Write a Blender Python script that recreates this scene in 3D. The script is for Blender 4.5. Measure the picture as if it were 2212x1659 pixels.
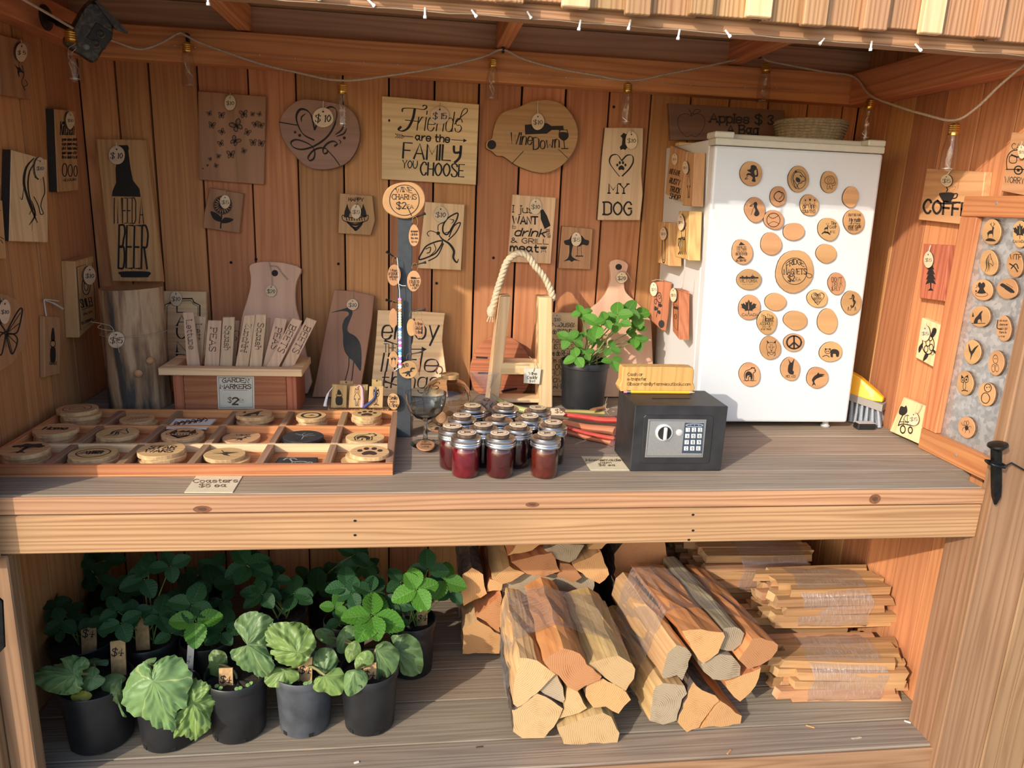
import bpy, math, random
from mathutils import Vector, Matrix
V=Vector
sc=bpy.context.scene
for o in list(bpy.data.objects): bpy.data.objects.remove(o)
# ---------------------------------------------------------------- camera
F=1570.0
C=V((0,0,1.515))
R=Matrix(((0.99186946,0.01031779,0.12684048),(-0.12043444,-0.24591809,0.96177952),(0.04111581,-0.9692357,-0.24267603)))
cam=bpy.data.objects.new('camera',bpy.data.cameras.new('camera')); sc.collection.objects.link(cam)
cx,cy,cz=R@V((1,0,0)),R@V((0,-1,0)),R@V((0,0,-1))
cam.matrix_world=Matrix(((cx.x,cy.x,cz.x,C.x),(cx.y,cy.y,cz.y,C.y),(cx.z,cy.z,cz.z,C.z),(0,0,0,1)))
cam.data.sensor_width=36; cam.data.lens=F/2212*36; cam.data.clip_start=.02
sc.camera=cam
# ---------------------------------------------------------------- light
SUN=V((0.657,0.616,-0.428)).normalized()          # direction the sunlight travels
w=bpy.data.worlds.new('sky'); sc.world=w; w.use_nodes=True
nt=w.node_tree; bg=nt.nodes['Background']
sky=nt.nodes.new('ShaderNodeTexSky'); sky.sky_type='NISHITA'; sky.sun_disc=False
sky.sun_elevation=math.radians(27); sky.sun_rotation=math.atan2(-SUN.x,-SUN.y)
sky.air_density=1.0; sky.dust_density=1.6; sky.ozone_density=1.0
nt.links.new(sky.outputs[0],bg.inputs[0]); bg.inputs[1].default_value=0.245
sl=bpy.data.lights.new('sun','SUN'); sl.energy=3.25; sl.angle=math.radians(.6); sl.color=(1,.92,.80)
so=bpy.data.objects.new('sun',sl); sc.collection.objects.link(so)
so.rotation_euler=SUN.to_track_quat('-Z','Y').to_euler(); so.location=(-4,-4,5)
vs=sc.view_settings; vs.view_transform='Standard'; vs.look='None'; vs.gamma=1; vs.use_curve_mapping=False
vs.exposure=0.26
# ---------------------------------------------------------------- helpers
RND=random.Random(7)
ZT,ZS,YB,XL,XR,YF=.885,.15,2.412,-.995,1.4415,1.508
WM={}
def D(px,py): return R@V((px-1106,py-829.5,F))
class PL:
    """a plane in the scene: point, normal towards the viewer"""
    def __init__(s,o,n,up=V((0,0,1))):
        s.o=V(o); s.n=V(n).normalized(); s.u=up.cross(s.n).normalized(); s.v=s.n.cross(s.u)
    def hit(s,px,py,off=0.0):
        d=D(px,py); t=((s.o-C).dot(s.n)+off)/d.dot(s.n); return C+d*t
    def mat(s,c):
        return Matrix(((s.u.x,s.v.x,s.n.x,c.x),(s.u.y,s.v.y,s.n.y,c.y),(s.u.z,s.v.z,s.n.z,c.z),(0,0,0,1)))
def PY(y): return PL((0,y,0),(0,-1,0))
def PXr(x): return PL((x,0,0),(-1,0,0))
def PXl(x): return PL((x,0,0),(1,0,0))
def PZ(z): return PL((0,0,z),(0,0,1),V((0,1,0)))
def lean(y0,z0,y1,z1):
    """plane leaning back: through (y0,z0) and (y1,z1), along x"""
    d=V((0,y1-y0,z1-z0)).normalized(); return PL((0,y0,z0),V((0,-d.z,d.y)))
def gz(px,py,z=ZT): return PZ(z).hit(px,py)
def gy(px,py,y): return PY(y).hit(px,py)
def proj(P):
    c=R.transposed()@(V(P)-C); return (1106+F*c.x/c.z,829.5+F*c.y/c.z)
def zm(ox,oy,s): return lambda pts:[(ox+x/s,oy+y/s) for x,y in pts]
class MB:
    def __init__(s): s.v=[];s.f=[];s.m=[];s.uv=None
    def add(s,vs,fs,mi=0):
        k=len(s.v); s.v+=[V(a) for a in vs]; s.f+=[tuple(i+k for i in f) for f in fs]; s.m+=[mi]*len(fs); return s
    def box(s,x0,x1,y0,y1,z0,z1,mi=0):
        return s.add([(x,y,z) for z in (z0,z1) for y in (y0,y1) for x in (x0,x1)],[(0,2,3,1),(4,5,7,6),(0,1,5,4),(2,6,7,3),(0,4,6,2),(1,3,7,5)],mi)
    def obox(s,c,ax,h,mi=0):
        c=V(c);a=[V(ax[i]).normalized()*h[i] for i in range(3)]
        return s.add([c+a[0]*i+a[1]*j+a[2]*k for k in (-1,1) for j in (-1,1) for i in (-1,1)],[(0,2,3,1),(4,5,7,6),(0,1,5,4),(2,6,7,3),(0,4,6,2),(1,3,7,5)],mi)
    def cbox(s,x0,x1,y0,y1,z0,z1,b,mi=0):
        """box with chamfered edges"""
        vs=[];
        for sx,x in ((1,x0),(-1,x1)):
            for sy,y in ((1,y0),(-1,y1)):
                for sz,z in ((1,z0),(-1,z1)):
                    vs+=[(x,y+sy*b,z+sz*b),(x+sx*b,y,z+sz*b),(x+sx*b,y+sy*b,z)]
        i=lambda a,b_,c,k:(a*4+b_*2+c)*3+k
        fs=[]
        for a in (0,1): fs.append([i(a,0,0,0),i(a,0,1,0),i(a,1,1,0),i(a,1,0,0)])
        for a in (0,1): fs.append([i(0,a,0,1),i(1,a,0,1),i(1,a,1,1),i(0,a,1,1)])
        for a in (0,1): fs.append([i(0,0,a,2),i(0,1,a,2),i(1,1,a,2),i(1,0,a,2)])
        for a in (0,1):
            for b_ in (0,1):
                fs.append([i(a,b_,0,0),i(a,b_,1,0),i(a,b_,1,1),i(a,b_,0,1)])
                fs.append([i(a,0,b_,0),i(a,1,b_,0),i(a,1,b_,2),i(a,0,b_,2)])
                fs.append([i(0,a,b_,1),i(1,a,b_,1),i(1,a,b_,2),i(0,a,b_,2)])
        for a in (0,1):
            for b_ in (0,1):
                for c_ in (0,1): fs.append([i(a,b_,c_,k) for k in (0,1,2)])
        return s.add(vs,fs,mi)
    def tube(s,pts,r,n=8,closed=False,mi=0,cap=True):
        pts=[V(p) for p in pts]; N=len(pts); rr=r if isinstance(r,(list,tuple)) else [r]*N
        vs=[];up=None
        for i,p in enumerate(pts):
            a=pts[i-1] if (i>0 or closed) else p; b=pts[(i+1)%N] if (i<N-1 or closed) else p
            t=(b-a)
            if t.length<1e-9: t=V((0,0,1))
            t.normalize()
            if up is None: up=V((0,0,1)) if abs(t.z)<.9 else V((1,0,0))
            x=up.cross(t)
            if x.length<1e-6: x=V((1,0,0)).cross(t)
            x.normalize(); y=t.cross(x); up=y
            for k in range(n):
                q=2*math.pi*k/n; vs.append(p+(x*math.cos(q)+y*math.sin(q))*rr[i])
        fs=[(i*n+k,i*n+(k+1)%n,((i+1)%N)*n+(k+1)%n,((i+1)%N)*n+k) for i in range(N if closed else N-1) for k in range(n)]
        if cap and not closed: fs+=[tuple(range(n-1,-1,-1)),tuple((N-1)*n+k for k in range(n))]
        return s.add(vs,fs,mi)
    def lathe(s,prof,c,n=28,mi=0,axis=None,cap0=True,cap1=True):
        c=V(c)
        if axis is None: X,Y,Z=V((1,0,0)),V((0,1,0)),V((0,0,1))
        else:
            Z=V(axis).normalized(); X=Z.orthogonal().normalized(); Y=Z.cross(X)
        vs=[c+(X*math.cos(2*math.pi*k/n)+Y*math.sin(2*math.pi*k/n))*r+Z*z for r,z in prof for k in range(n)]
        N=len(prof)
        fs=[(i*n+k,i*n+(k+1)%n,(i+1)*n+(k+1)%n,(i+1)*n+k) for i in range(N-1) for k in range(n)]
        if cap0: fs.append(tuple(range(n-1,-1,-1)))
        if cap1: fs.append(tuple((N-1)*n+k for k in range(n)))
        return s.add(vs,fs,mi)
    def prism(s,pts,d,bev=0.0,mi=0,ms=None,shrink=None):
        """front loop pts (seen counter-clockwise or not), pushed back along d; small front bevel"""
        pts=[V(p) for p in pts]; n=len(pts); d=V(d); ms=mi if ms is None else ms
        c=sum(pts,V())/n
        nb=d.normalized()
        if bev>0:
            f=[p+(c-p).normalized()*bev for p in pts]; m=[p+nb*bev for p in pts]
            bk=[p+d for p in pts]; vs=f+m+bk; rings=3
        else: vs=pts+[p+d for p in pts]; rings=2
        # orientation
        a=V()
        for i in range(n): a+= (pts[i]-c).cross(pts[(i+1)%n]-c)
        flip=a.dot(nb)>0
        fs=[];mm=[]
        def put(t,k): fs.append(tuple(reversed(t)) if flip else tuple(t)); mm.append(k)
        put(range(n),mi)
        for r_ in range(rings-1):
            for i in range(n):
                j=(i+1)%n; put((r_*n+j,r_*n+i,(r_+1)*n+i,(r_+1)*n+j),mi if (rings==3 and r_==0) else ms)
        put(range((rings-1)*n+n-1,(rings-1)*n-1,-1),ms if ms==mi else mi)
        k=len(s.v); s.v+=vs; s.f+=[tuple(i+k for i in t) for t in fs]; s.m+=mm; return s
    def grid(s,fn,nu,nv,mi=0,uv=False):
        k=len(s.v); vs=[];u_=[]
        for j in range(nv+1):
            for i in range(nu+1): vs.append(V(fn(i/nu,j/nv))); u_.append((i/nu,j/nv))
        s.v+=vs
        if uv: s.uv=(s.uv or [])+u_
        s.f+=[(k+j*(nu+1)+i,k+j*(nu+1)+i+1,k+(j+1)*(nu+1)+i+1,k+(j+1)*(nu+1)+i) for j in range(nv) for i in range(nu)]
        s.m+=[mi]*(nu*nv); return s
def obj(name,mb,mats,parent=None,M=None,smooth=None,bevel=0,center=True,kind=None):
    """link ONE mesh object; vertices are given in world space"""
    vs=mb.v
    if M is None:
        if parent is not None and not center: M=WM[parent.name]
        else:
            lo=V((min(v.x for v in vs),min(v.y for v in vs),min(v.z for v in vs))); hi=V((max(v.x for v in vs),max(v.y for v in vs),max(v.z for v in vs)))
            M=Matrix.Translation((lo+hi)/2)
    inv=M.inverted()
    me=bpy.data.meshes.new(name); me.from_pydata([inv@v for v in vs],[],mb.f)
    mats=mats if isinstance(mats,(list,tuple)) else [mats]
    for m in mats: me.materials.append(m)
    if len(mats)>1: me.polygons.foreach_set('material_index',mb.m)
    if mb.uv:
        l=me.uv_layers.new(name='UVMap')
        for lp in me.loops: l.data[lp.index].uv=mb.uv[lp.vertex_index]
    if smooth is not None:
        me.polygons.foreach_set('use_smooth',[True]*len(me.polygons)); me.set_sharp_from_angle(angle=math.radians(smooth))
    me.update()
    o=bpy.data.objects.new(name,me); sc.collection.objects.link(o)
    if parent is not None:
        o.parent=parent; o.matrix_local=WM[parent.name].inverted()@M
    else: o.matrix_world=M
    WM[o.name]=M.copy()
    if bevel:
        b=o.modifiers.new('bevel','BEVEL'); b.width=bevel; b.segments=2; b.limit_method='ANGLE'
    if kind: o['kind']=kind
    return o
def tag(o,label,cat=None,group=None,kind=None):
    if label: o['label']=label
    if cat: o['category']=cat
    if group: o['group']=group
    if kind: o['kind']=kind
    return o
def empty(name,loc,label=None,cat=None,group=None,kind=None):
    o=bpy.data.objects.new(name,None); sc.collection.objects.link(o); o.empty_display_size=.02
    M=Matrix.Translation(V(loc)); o.matrix_world=M; WM[o.name]=M
    return tag(o,label,cat,group,kind)
def copy(o,parent=None,M=None):
    """copy one object, sharing its mesh; M is the copy's world matrix"""
    c=o.copy(); sc.collection.objects.link(c); c.parent=parent
    for k in ('label','category','group'):
        if k in c and parent is not None: pass
    if parent is not None: c.matrix_local=WM[parent.name].inverted()@M
    else: c.matrix_world=M
    WM[c.name]=M.copy(); return c
# ---- 2D curves
def smooth(p,n=5,closed=False):
    p=[(float(a),float(b)) for a,b in p]; N=len(p)
    if N<3: return p
    out=[]
    for i in range(N if closed else N-1):
        if closed: a,b,c,d=p[i-1],p[i],p[(i+1)%N],p[(i+2)%N]
        else: a,b,c,d=p[max(i-1,0)],p[i],p[i+1],p[min(i+2,N-1)]
        for k in range(n):
            t=k/n
            out.append(tuple(.5*((2*b[j])+(-a[j]+c[j])*t+(2*a[j]-5*b[j]+4*c[j]-d[j])*t*t+(-a[j]+3*b[j]-3*c[j]+d[j])*t**3) for j in (0,1)))
    if not closed: out.append(p[-1])
    return out
def blob(cx,cy,rx,ry,seed=0,n=26,amp=.05,rot=0):
    r=random.Random(seed); ph=[r.uniform(0,6.3) for _ in range(4)]; am=[r.uniform(.3,1)*amp/(k+1) for k in range(4)]
    out=[]
    for i in range(n):
        a=2*math.pi*i/n; q=1+sum(am[k]*math.sin((k+2)*a+ph[k]) for k in range(4))
        x,y=rx*q*math.cos(a),ry*q*math.sin(a); out.append((cx+x*math.cos(rot)-y*math.sin(rot),cy+x*math.sin(rot)+y*math.cos(rot)))
    return out
# ---- stroke lettering
GL={'A':"02 38 62;14 54",'B':"02 08;*08 48 57 46 35 05;*05 45 54 53 42 02",'C':"*57 48 28 06 04 22 42 53",'D':"02 08;*08 38 57 55 53 32 02",'E':"58 08 02 52;05 45",'F':"58 08 02;05 45",
'G':"*57 48 28 06 04 22 42 53 54;55 35",'H':"02 08;52 58;05 55",'I':"02 08",'J':"*38 34 22 12 03",'K':"02 08;58 05;26 52",'L':"08 02 52",'M':"02 08 34 68 62",'N':"02 08 52 58",
'O':"*38 17 05 13 32 53 65 57 38",'P':"02 08;*08 38 57 56 45 05",'Q':"*38 17 05 13 32 53 65 57 38;43 62",'R':"02 08;*08 38 57 56 45 05;25 52",'S':"*57 48 18 07 16 35 54 53 42 12 03",'T':"08 68;38 32",
'U':"*08 05 13 32 53 65 68",'V':"08 32 68",'W':"08 22 47 62 88",'X':"02 58;08 52",'Y':"08 35 68;35 32",'Z':"08 58 02 52",
'a':"*45 36 16 04 13 22 33 44;46 43 52",'b':"08 02;*05 16 36 45 43 32 12 03",'c':"*45 36 16 05 03 12 32 43",'d':"48 42;*45 36 16 05 03 12 32 43",'e':"*04 44 45 36 16 05 03 12 32 43",
'f':"*47 38 27 25 22;06 36",'g':"46 41;*41 30 10 01;*45 36 16 05 03 12 32 43",'h':"08 02;*04 16 36 45 42",'i':"06 02;07 08",'j':"*26 21 10 00;27 28",'k':"08 02;46 04;24 42",'l':"08 02",
'm':"06 02;*04 16 26 34 32;*34 46 56 64 62",'n':"06 02;*04 16 36 45 42",'o':"*26 16 05 03 12 22 32 43 45 36 26",'p':"06 00;*05 16 36 45 43 32 12 03",'q':"46 40;*45 36 16 05 03 12 32 43",
'r':"06 02;*04 15 26 36",'s':"*45 36 16 05 14 34 43 32 12 03",'t':"*18 13 22 32;06 36",'u':"*06 03 12 32 43;46 42",'v':"06 22 46",'w':"06 12 34 52 66",'x':"06 42;02 46",'y':"06 22;46 10",'z':"06 46 02 42",
'0':"*28 17 05 13 22 33 45 37 28",'1':"07 18 12",'2':"*07 18 38 47 46 02;02 42",'3':"*07 18 38 47 36 25 34 43 32 12 03",'4':"32 38 04 54",'5':"48 08 05;*05 26 45 43 32 12 03",'6':"*47 28 05 03 12 32 43 44 35 15 04",
'7':"08 48 12",'8':"*25 07 18 38 47 25 03 12 32 43 25",'9':"*46 35 15 06 07 18 38 47 45 22 12",'$':"*57 48 18 07 16 35 54 53 42 12 03;39 31",'&':"*62 16 17 28 37 36 03 12 32 54",
"'":"08 07",'!':"08 04;03 02",':':"06 05;03 02",'.':"03 02",',':"13 01",'@':"*43 35 24 33 44 46 27 05 03 22 42",'-':"04 34",'?':"*07 18 38 47 35 24;23 22"}
def glyphs(text,serif=False,sub=4):
    """strokes of a line of text, unit cap height, baseline 0; returns strokes,width"""
    x=0;out=[]
    for ch in text:
        if ch==' ': x+=.55; continue
        g=GL.get(ch)
        if not g: x+=.5; continue
        mx=0
        for s in g.split(';'):
            sm=s[0]=='*'; s=s.lstrip('*')
            p=[(int(t[0])/6,(int(t[1])-2)/6) for t in s.split()]; mx=max(mx,max(a for a,b in p))
            q=smooth(p,sub) if sm else p
            out.append([(a+x,b) for a,b in q])
            if serif and ch not in "$.,:'":
                for e,nb in ((p[0],p[1]),(p[-1],p[-2])):
                    if abs(e[0]-nb[0])<abs(e[1]-nb[1])*1.05 and min(abs(e[1]),abs(e[1]-1),abs(e[1]-.667))<.02 and not sm:
                        out.append([(e[0]+x-.13,e[1]),(e[0]+x+.13,e[1])])
        x+=mx+.27
    return out,max(x-.27,.1)
def ribbon(p,w,pen=None,thin=.35,taper=False):
    """2D quad strip for a stroke; pen angle gives thick and thin"""
    n=len(p); L=[]
    for i in range(n):
        a=p[max(i-1,0)]; b=p[min(i+1,n-1)]; dx,dy=b[0]-a[0],b[1]-a[1]; l=math.hypot(dx,dy) or 1
        nx,ny=-dy/l,dx/l; k=w/2
        if pen is not None: k*=thin+(1-thin)*abs(math.sin(math.atan2(dy,dx)-pen))
        if taper: k*=math.sin(math.pi*(.08+.84*i/max(n-1,1)))
        ex=0
        q=p[i]
        if i==0: q=(q[0]-dx/l*k*.8,q[1]-dy/l*k*.8)
        if i==n-1: q=(q[0]+dx/l*k*.8,q[1]+dy/l*k*.8)
        L.append(((q[0]+nx*k,q[1]+ny*k),(q[0]-nx*k,q[1]-ny*k)))
    return L
class ART:
    """flat engraved art: pixel-space strokes and fills thrown onto a plane"""
    def __init__(s,plane,off=.0006): s.p=plane; s.mb=MB(); s.off=off; s.T=lambda q:q
    def _poly(s,pts): 
        h=[s.p.hit(*s.T(q),off=s.off) for q in pts]
        if len(h)>2: s.mb.add(h,[tuple(range(len(h)))])
    def stroke(s,p,w,pen=None,thin=.35,taper=False):
        L=ribbon(p,w,pen,thin,taper); k=len(L)
        vs=[s.p.hit(*s.T(q),off=s.off) for a,b in L for q in (a,b)]
        s.mb.add(vs,[(2*i,2*i+1,2*i+3,2*i+2) for i in range(k-1)])
    def text(s,t,x0,y0,x1,y1,h,wt=.16,serif=False,slant=0,pen=None,thin=.35,arc=0):
        st,W=glyphs(t,serif,3 if h<14 else 5); dx,dy=(x1-x0)/W,(y1-y0)/W
        l=math.hypot(x1-x0,y1-y0); ux,uy=(x1-x0)/l,(y1-y0)/l; vx,vy=uy,-ux
        for q in st:
            pts=[]
            for a,b in q:
                aa=a+slant*b; e=arc*(1-(2*a/W-1)**2)
                pts.append((x0+dx*aa+vx*(b*h+e),y0+dy*aa+vy*(b*h+e)))
            s.stroke(pts,wt*h*.82,pen,thin)
    def do(s,cmds):
        for c in cmds:
            k=c[0]
            if k=='t': s.text(*c[1:7],**(c[7] if len(c)>7 else {}))
            elif k=='s': s.stroke(smooth(c[1],5),c[2],c[3] if len(c)>3 else None,.3,len(c)>4)
            elif k=='l': s.stroke(c[1],c[2])
            elif k=='c': p=smooth(c[1],5,True); s.stroke(p+[p[0]],c[2])
            elif k=='f': s._poly(c[1])
            elif k=='F': s._poly(smooth(c[1],4,True))
            elif k=='d': s._poly([(c[1]+c[3]*math.cos(a*math.pi/9),c[2]+(c[4] if len(c)>4 else c[3])*math.sin(a*math.pi/9)) for a in range(18)])
            elif k=='o': p=[(c[1]+c[3]*math.cos(a*math.pi/18),c[2]+c[4]*math.sin(a*math.pi/18)) for a in range(37)]; s.stroke(p,c[5])
            elif k=='m': s.motif(*c[1:])
        return s
    def motif(s,name,cx,cy,sx,sy=None,rot=0):
        sy=sx if sy is None else sy; old=s.T; ca,sa=math.cos(rot),math.sin(rot)
        s.T=lambda q:old((cx+sx*(q[0]*ca+q[1]*sa),cy-sy*(-q[0]*sa+q[1]*ca)))
        s.do(MOT[name]); s.T=old
    def done(s,parent,mat,name='engraving',label=None):
        if not s.mb.v: return None
        o=obj(name,s.mb,mat,parent,M=WM[parent.name])
        if label: o['label']=label
        return o
def plaque(name,label,cat,plane,outline,th,mats,cmds=(),z=None,burn=None,group=None,bev=.002,parent=None,zmin=None):
    """a wooden board cut to an outline traced in the photo, front face on the plane; its engraving is a part"""
    f=z or (lambda q:q)
    out=f(outline); pts=[plane.hit(*p) for p in out]; c=sum(pts,V())/len(pts)
    if zmin is None and name in ('leaning_sign','cutting_board','round_board'): zmin=ZT+.004
    if zmin is not None:
        pts=[p if p.z>=zmin else p+plane.v*((zmin-p.z)/plane.v.z) for p in pts]; c=sum(pts,V())/len(pts)
    M=plane.mat(c-plane.n*th)
    mats=mats if isinstance(mats,(list,tuple)) else [mats]
    b=MB(); b.prism(pts,plane.n*-th,bev,0,1 if len(mats)>1 else 0)
    o=obj(name,b,mats,parent,M=M)
    if parent is None: tag(o,label,cat,group)
    elif label: o['label']=label
    if cmds:
        a=ART(plane)
        if z:
            x0,y0=z([(0,0)])[0]; s=z([(1,0)])[0][0]-x0
            a.T=lambda q:(x0+q[0]*s,y0+q[1]*s)
        a.do(cmds); a.done(o,burn or MAT['burn'])
    return o
# ---------------------------------------------------------------- materials
MAT={}
def newmat(name):
    m=bpy.data.materials.new(name); m.use_nodes=True; MAT[name]=m
    nt=m.node_tree; return m,nt,nt.nodes['Principled BSDF']
def N(nt,t,**k):
    n=nt.nodes.new('ShaderNode'+t)
    for a,b in k.items():
        if a.startswith('i'): n.inputs[int(a[1:])].default_value=b
        else: setattr(n,a,b)
    return n
def ramp(nt,src,stops):
    r=N(nt,'ValToRGB'); e=r.color_ramp.elements
    while len(e)<len(stops): e.new(.5)
    for q,(p,c) in zip(e,stops): q.position=p; q.color=c if len(c)==4 else (*c,1)
    nt.links.new(src,r.inputs[0]); return r
def math_(nt,op,a,b=None,c=None):
    n=N(nt,'Math',operation=op)
    for i,x in enumerate((a,b,c)):
        if x is None: continue
        if isinstance(x,(int,float)): n.inputs[i].default_value=x
        else: nt.links.new(x,n.inputs[i])
    return n.outputs[0]
def plain(name,col,rough=.5,metal=0,noise=0,spec=.5,bump=0,nscale=40,**k):
    m,nt,b=newmat(name); b.inputs['Base Color'].default_value=(*col,1); b.inputs['Roughness'].default_value=rough; b.inputs['Metallic'].default_value=metal
    b.inputs['Specular IOR Level'].default_value=spec
    for a,v in k.items(): b.inputs[a.replace('_',' ')].default_value=v
    if noise or bump:
        tc=N(nt,'TexCoord'); n=N(nt,'TexNoise'); n.inputs['Scale'].default_value=nscale; n.inputs['Detail'].default_value=6
        nt.links.new(tc.outputs['Object'],n.inputs['Vector'])
        if noise:
            r=ramp(nt,n.outputs['Fac'],[(.3,tuple(c*(1-noise) for c in col)),(.7,tuple(min(1,c*(1+noise)) for c in col))]); nt.links.new(r.outputs[0],b.inputs['Base Color'])
        if bump:
            bp=N(nt,'Bump'); bp.inputs['Strength'].default_value=bump; bp.inputs['Distance'].default_value=.002
            nt.links.new(n.outputs['Fac'],bp.inputs['Height']); nt.links.new(bp.outputs[0],b.inputs['Normal'])
    return m
def wood(name,c1,c2,axis='X',fig=9,scale=7,knots=0.0,var=.25,rough=.62,bump=.25,gray=0,fine=.35,hue=.02,lines=150):
    """plank wood: contour-line figure along an axis, fibre noise, knots, and a tint per object"""
    m,nt,b=newmat(name); L=nt.links.new
    tc=N(nt,'TexCoord'); oi=N(nt,'ObjectInfo')
    off=math_(nt,'MULTIPLY',oi.outputs['Random'],53.0)
    add=N(nt,'VectorMath',operation='ADD'); L(tc.outputs['Object'],add.inputs[0])
    cmb=N(nt,'CombineXYZ'); [L(off,cmb.inputs[i]) for i in range(3)]; L(cmb.outputs[0],add.inputs[1])
    s={'X':(.06,1,1),'Y':(1,.06,1),'Z':(1,1,.06)}[axis]
    mp=N(nt,'Mapping'); mp.inputs['Scale'].default_value=s; L(add.outputs[0],mp.inputs['Vector'])
    n1=N(nt,'TexNoise'); n1.inputs['Scale'].default_value=scale; n1.inputs['Detail'].default_value=1.5; n1.inputs['Roughness'].default_value=.45; L(mp.outputs[0],n1.inputs['Vector'])
    val=n1.outputs['Fac']
    ks={'X':(.45,1,1),'Y':(1,.45,1),'Z':(1,1,.45)}[axis]
    mk=N(nt,'Mapping'); mk.inputs['Scale'].default_value=ks; L(add.outputs[0],mk.inputs['Vector'])
    if knots:
        vo=N(nt,'TexVoronoi'); vo.inputs['Scale'].default_value=knots; L(mk.outputs[0],vo.inputs['Vector'])
        d=vo.outputs['Distance']
        e=math_(nt,'POWER',2.718,math_(nt,'MULTIPLY',math_(nt,'MULTIPLY',d,d),-26.0))
        val=math_(nt,'ADD',val,math_(nt,'MULTIPLY',e,.55))
    mq=N(nt,'Mapping'); mq.inputs['Scale'].default_value={'X':(.035,1,1),'Y':(1,.035,1),'Z':(1,1,.035)}[axis]; L(add.outputs[0],mq.inputs[0])
    nm=N(nt,'TexNoise'); nm.inputs['Scale'].default_value=38; nm.inputs['Detail'].default_value=1; L(mq.outputs[0],nm.inputs['Vector'])
    sx=N(nt,'SeparateXYZ'); L(add.outputs[0],sx.inputs[0]); ia={'X':(1,2),'Y':(0,2),'Z':(0,1)}[axis]
    cr=math_(nt,'ADD',sx.outputs[ia[0]],math_(nt,'MULTIPLY',sx.outputs[ia[1]],.83))
    rings=math_(nt,'PINGPONG',math_(nt,'ADD',math_(nt,'ADD',math_(nt,'MULTIPLY',val,float(fig)),math_(nt,'MULTIPLY',nm.outputs['Fac'],5.5 if lines>50 else 2.0)),math_(nt,'MULTIPLY',cr,float(lines)*.75)),1.0)
    rings=math_(nt,'POWER',rings,1.6)
    s2={'X':(.03,1,1),'Y':(1,.03,1),'Z':(1,1,.03)}[axis]
    mp2=N(nt,'Mapping'); mp2.inputs['Scale'].default_value=s2; L(add.outputs[0],mp2.inputs['Vector'])
    n2=N(nt,'TexNoise'); n2.inputs['Scale'].default_value=260; n2.inputs['Detail'].default_value=3; L(mp2.outputs[0],n2.inputs['Vector'])
    n3=N(nt,'TexNoise'); n3.inputs['Scale'].default_value=5; n3.inputs['Detail'].default_value=3; L(mk.outputs[0],n3.inputs['Vector'])
    fac=math_(nt,'ADD',math_(nt,'MULTIPLY',math_(nt,'MULTIPLY',rings,math_(nt,'ADD',.25,math_(nt,'MULTIPLY',n3.outputs['Fac'],1.1))),1-fine),math_(nt,'MULTIPLY',n2.outputs['Fac'],fine))
    col=ramp(nt,fac,[(.12,c1),(.9,c2)])
    mix=N(nt,'MixRGB',blend_type='MULTIPLY'); mix.inputs[0].default_value=.6
    L(col.outputs[0],mix.inputs[1]); bl=ramp(nt,n3.outputs['Fac'],[(.3,(.72,.68,.66)),(.7,(1.1,1.08,1.05))]); L(bl.outputs[0],mix.inputs[2])
    last=mix.outputs[0]
    if gray:
        g=N(nt,'MixRGB'); n4=N(nt,'TexNoise'); n4.inputs['Scale'].default_value=3.0; n4.inputs['Detail'].default_value=5; L(mk.outputs[0],n4.inputs['Vector'])
        gr=ramp(nt,n4.outputs['Fac'],[(.32,(0,0,0)),(.62,(gray,)*3)]); L(gr.outputs[0],g.inputs[0])
        gg=ramp(nt,fac,[(.1,(.29,.26,.22)),(.9,(.13,.11,.088))]); L(last,g.inputs[1]); L(gg.outputs[0],g.inputs[2]); last=g.outputs[0]
    if knots:
        kn=N(nt,'MixRGB'); km=ramp(nt,d,[(.02,(.9,.9,.9)),(.085,(0,0,0))]); L(km.outputs[0],kn.inputs[0]); L(last,kn.inputs[1])
        kn.inputs[2].default_value=(c2[0]*.42,c2[1]*.36,c2[2]*.34,1); last=kn.outputs[0]
    hs=N(nt,'HueSaturation')
    L(math_(nt,'ADD',math_(nt,'MULTIPLY',oi.outputs['Random'],var),1-var/2),hs.inputs['Value'])
    fr=math_(nt,'FRACT',math_(nt,'MULTIPLY',oi.outputs['Random'],17.3))
    L(math_(nt,'ADD',math_(nt,'MULTIPLY',fr,hue),.5-hue/2),hs.inputs['Hue']); L(last,hs.inputs['Color'])
    L(hs.outputs[0],b.inputs['Base Color']); b.inputs['Roughness'].default_value=rough; b.inputs['Specular IOR Level'].default_value=.3
    if bump:
        bp=N(nt,'Bump'); bp.inputs['Strength'].default_value=bump; bp.inputs['Distance'].default_value=.0015; L(fac,bp.inputs['Height']); L(bp.outputs[0],b.inputs['Normal'])
    return m
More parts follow.
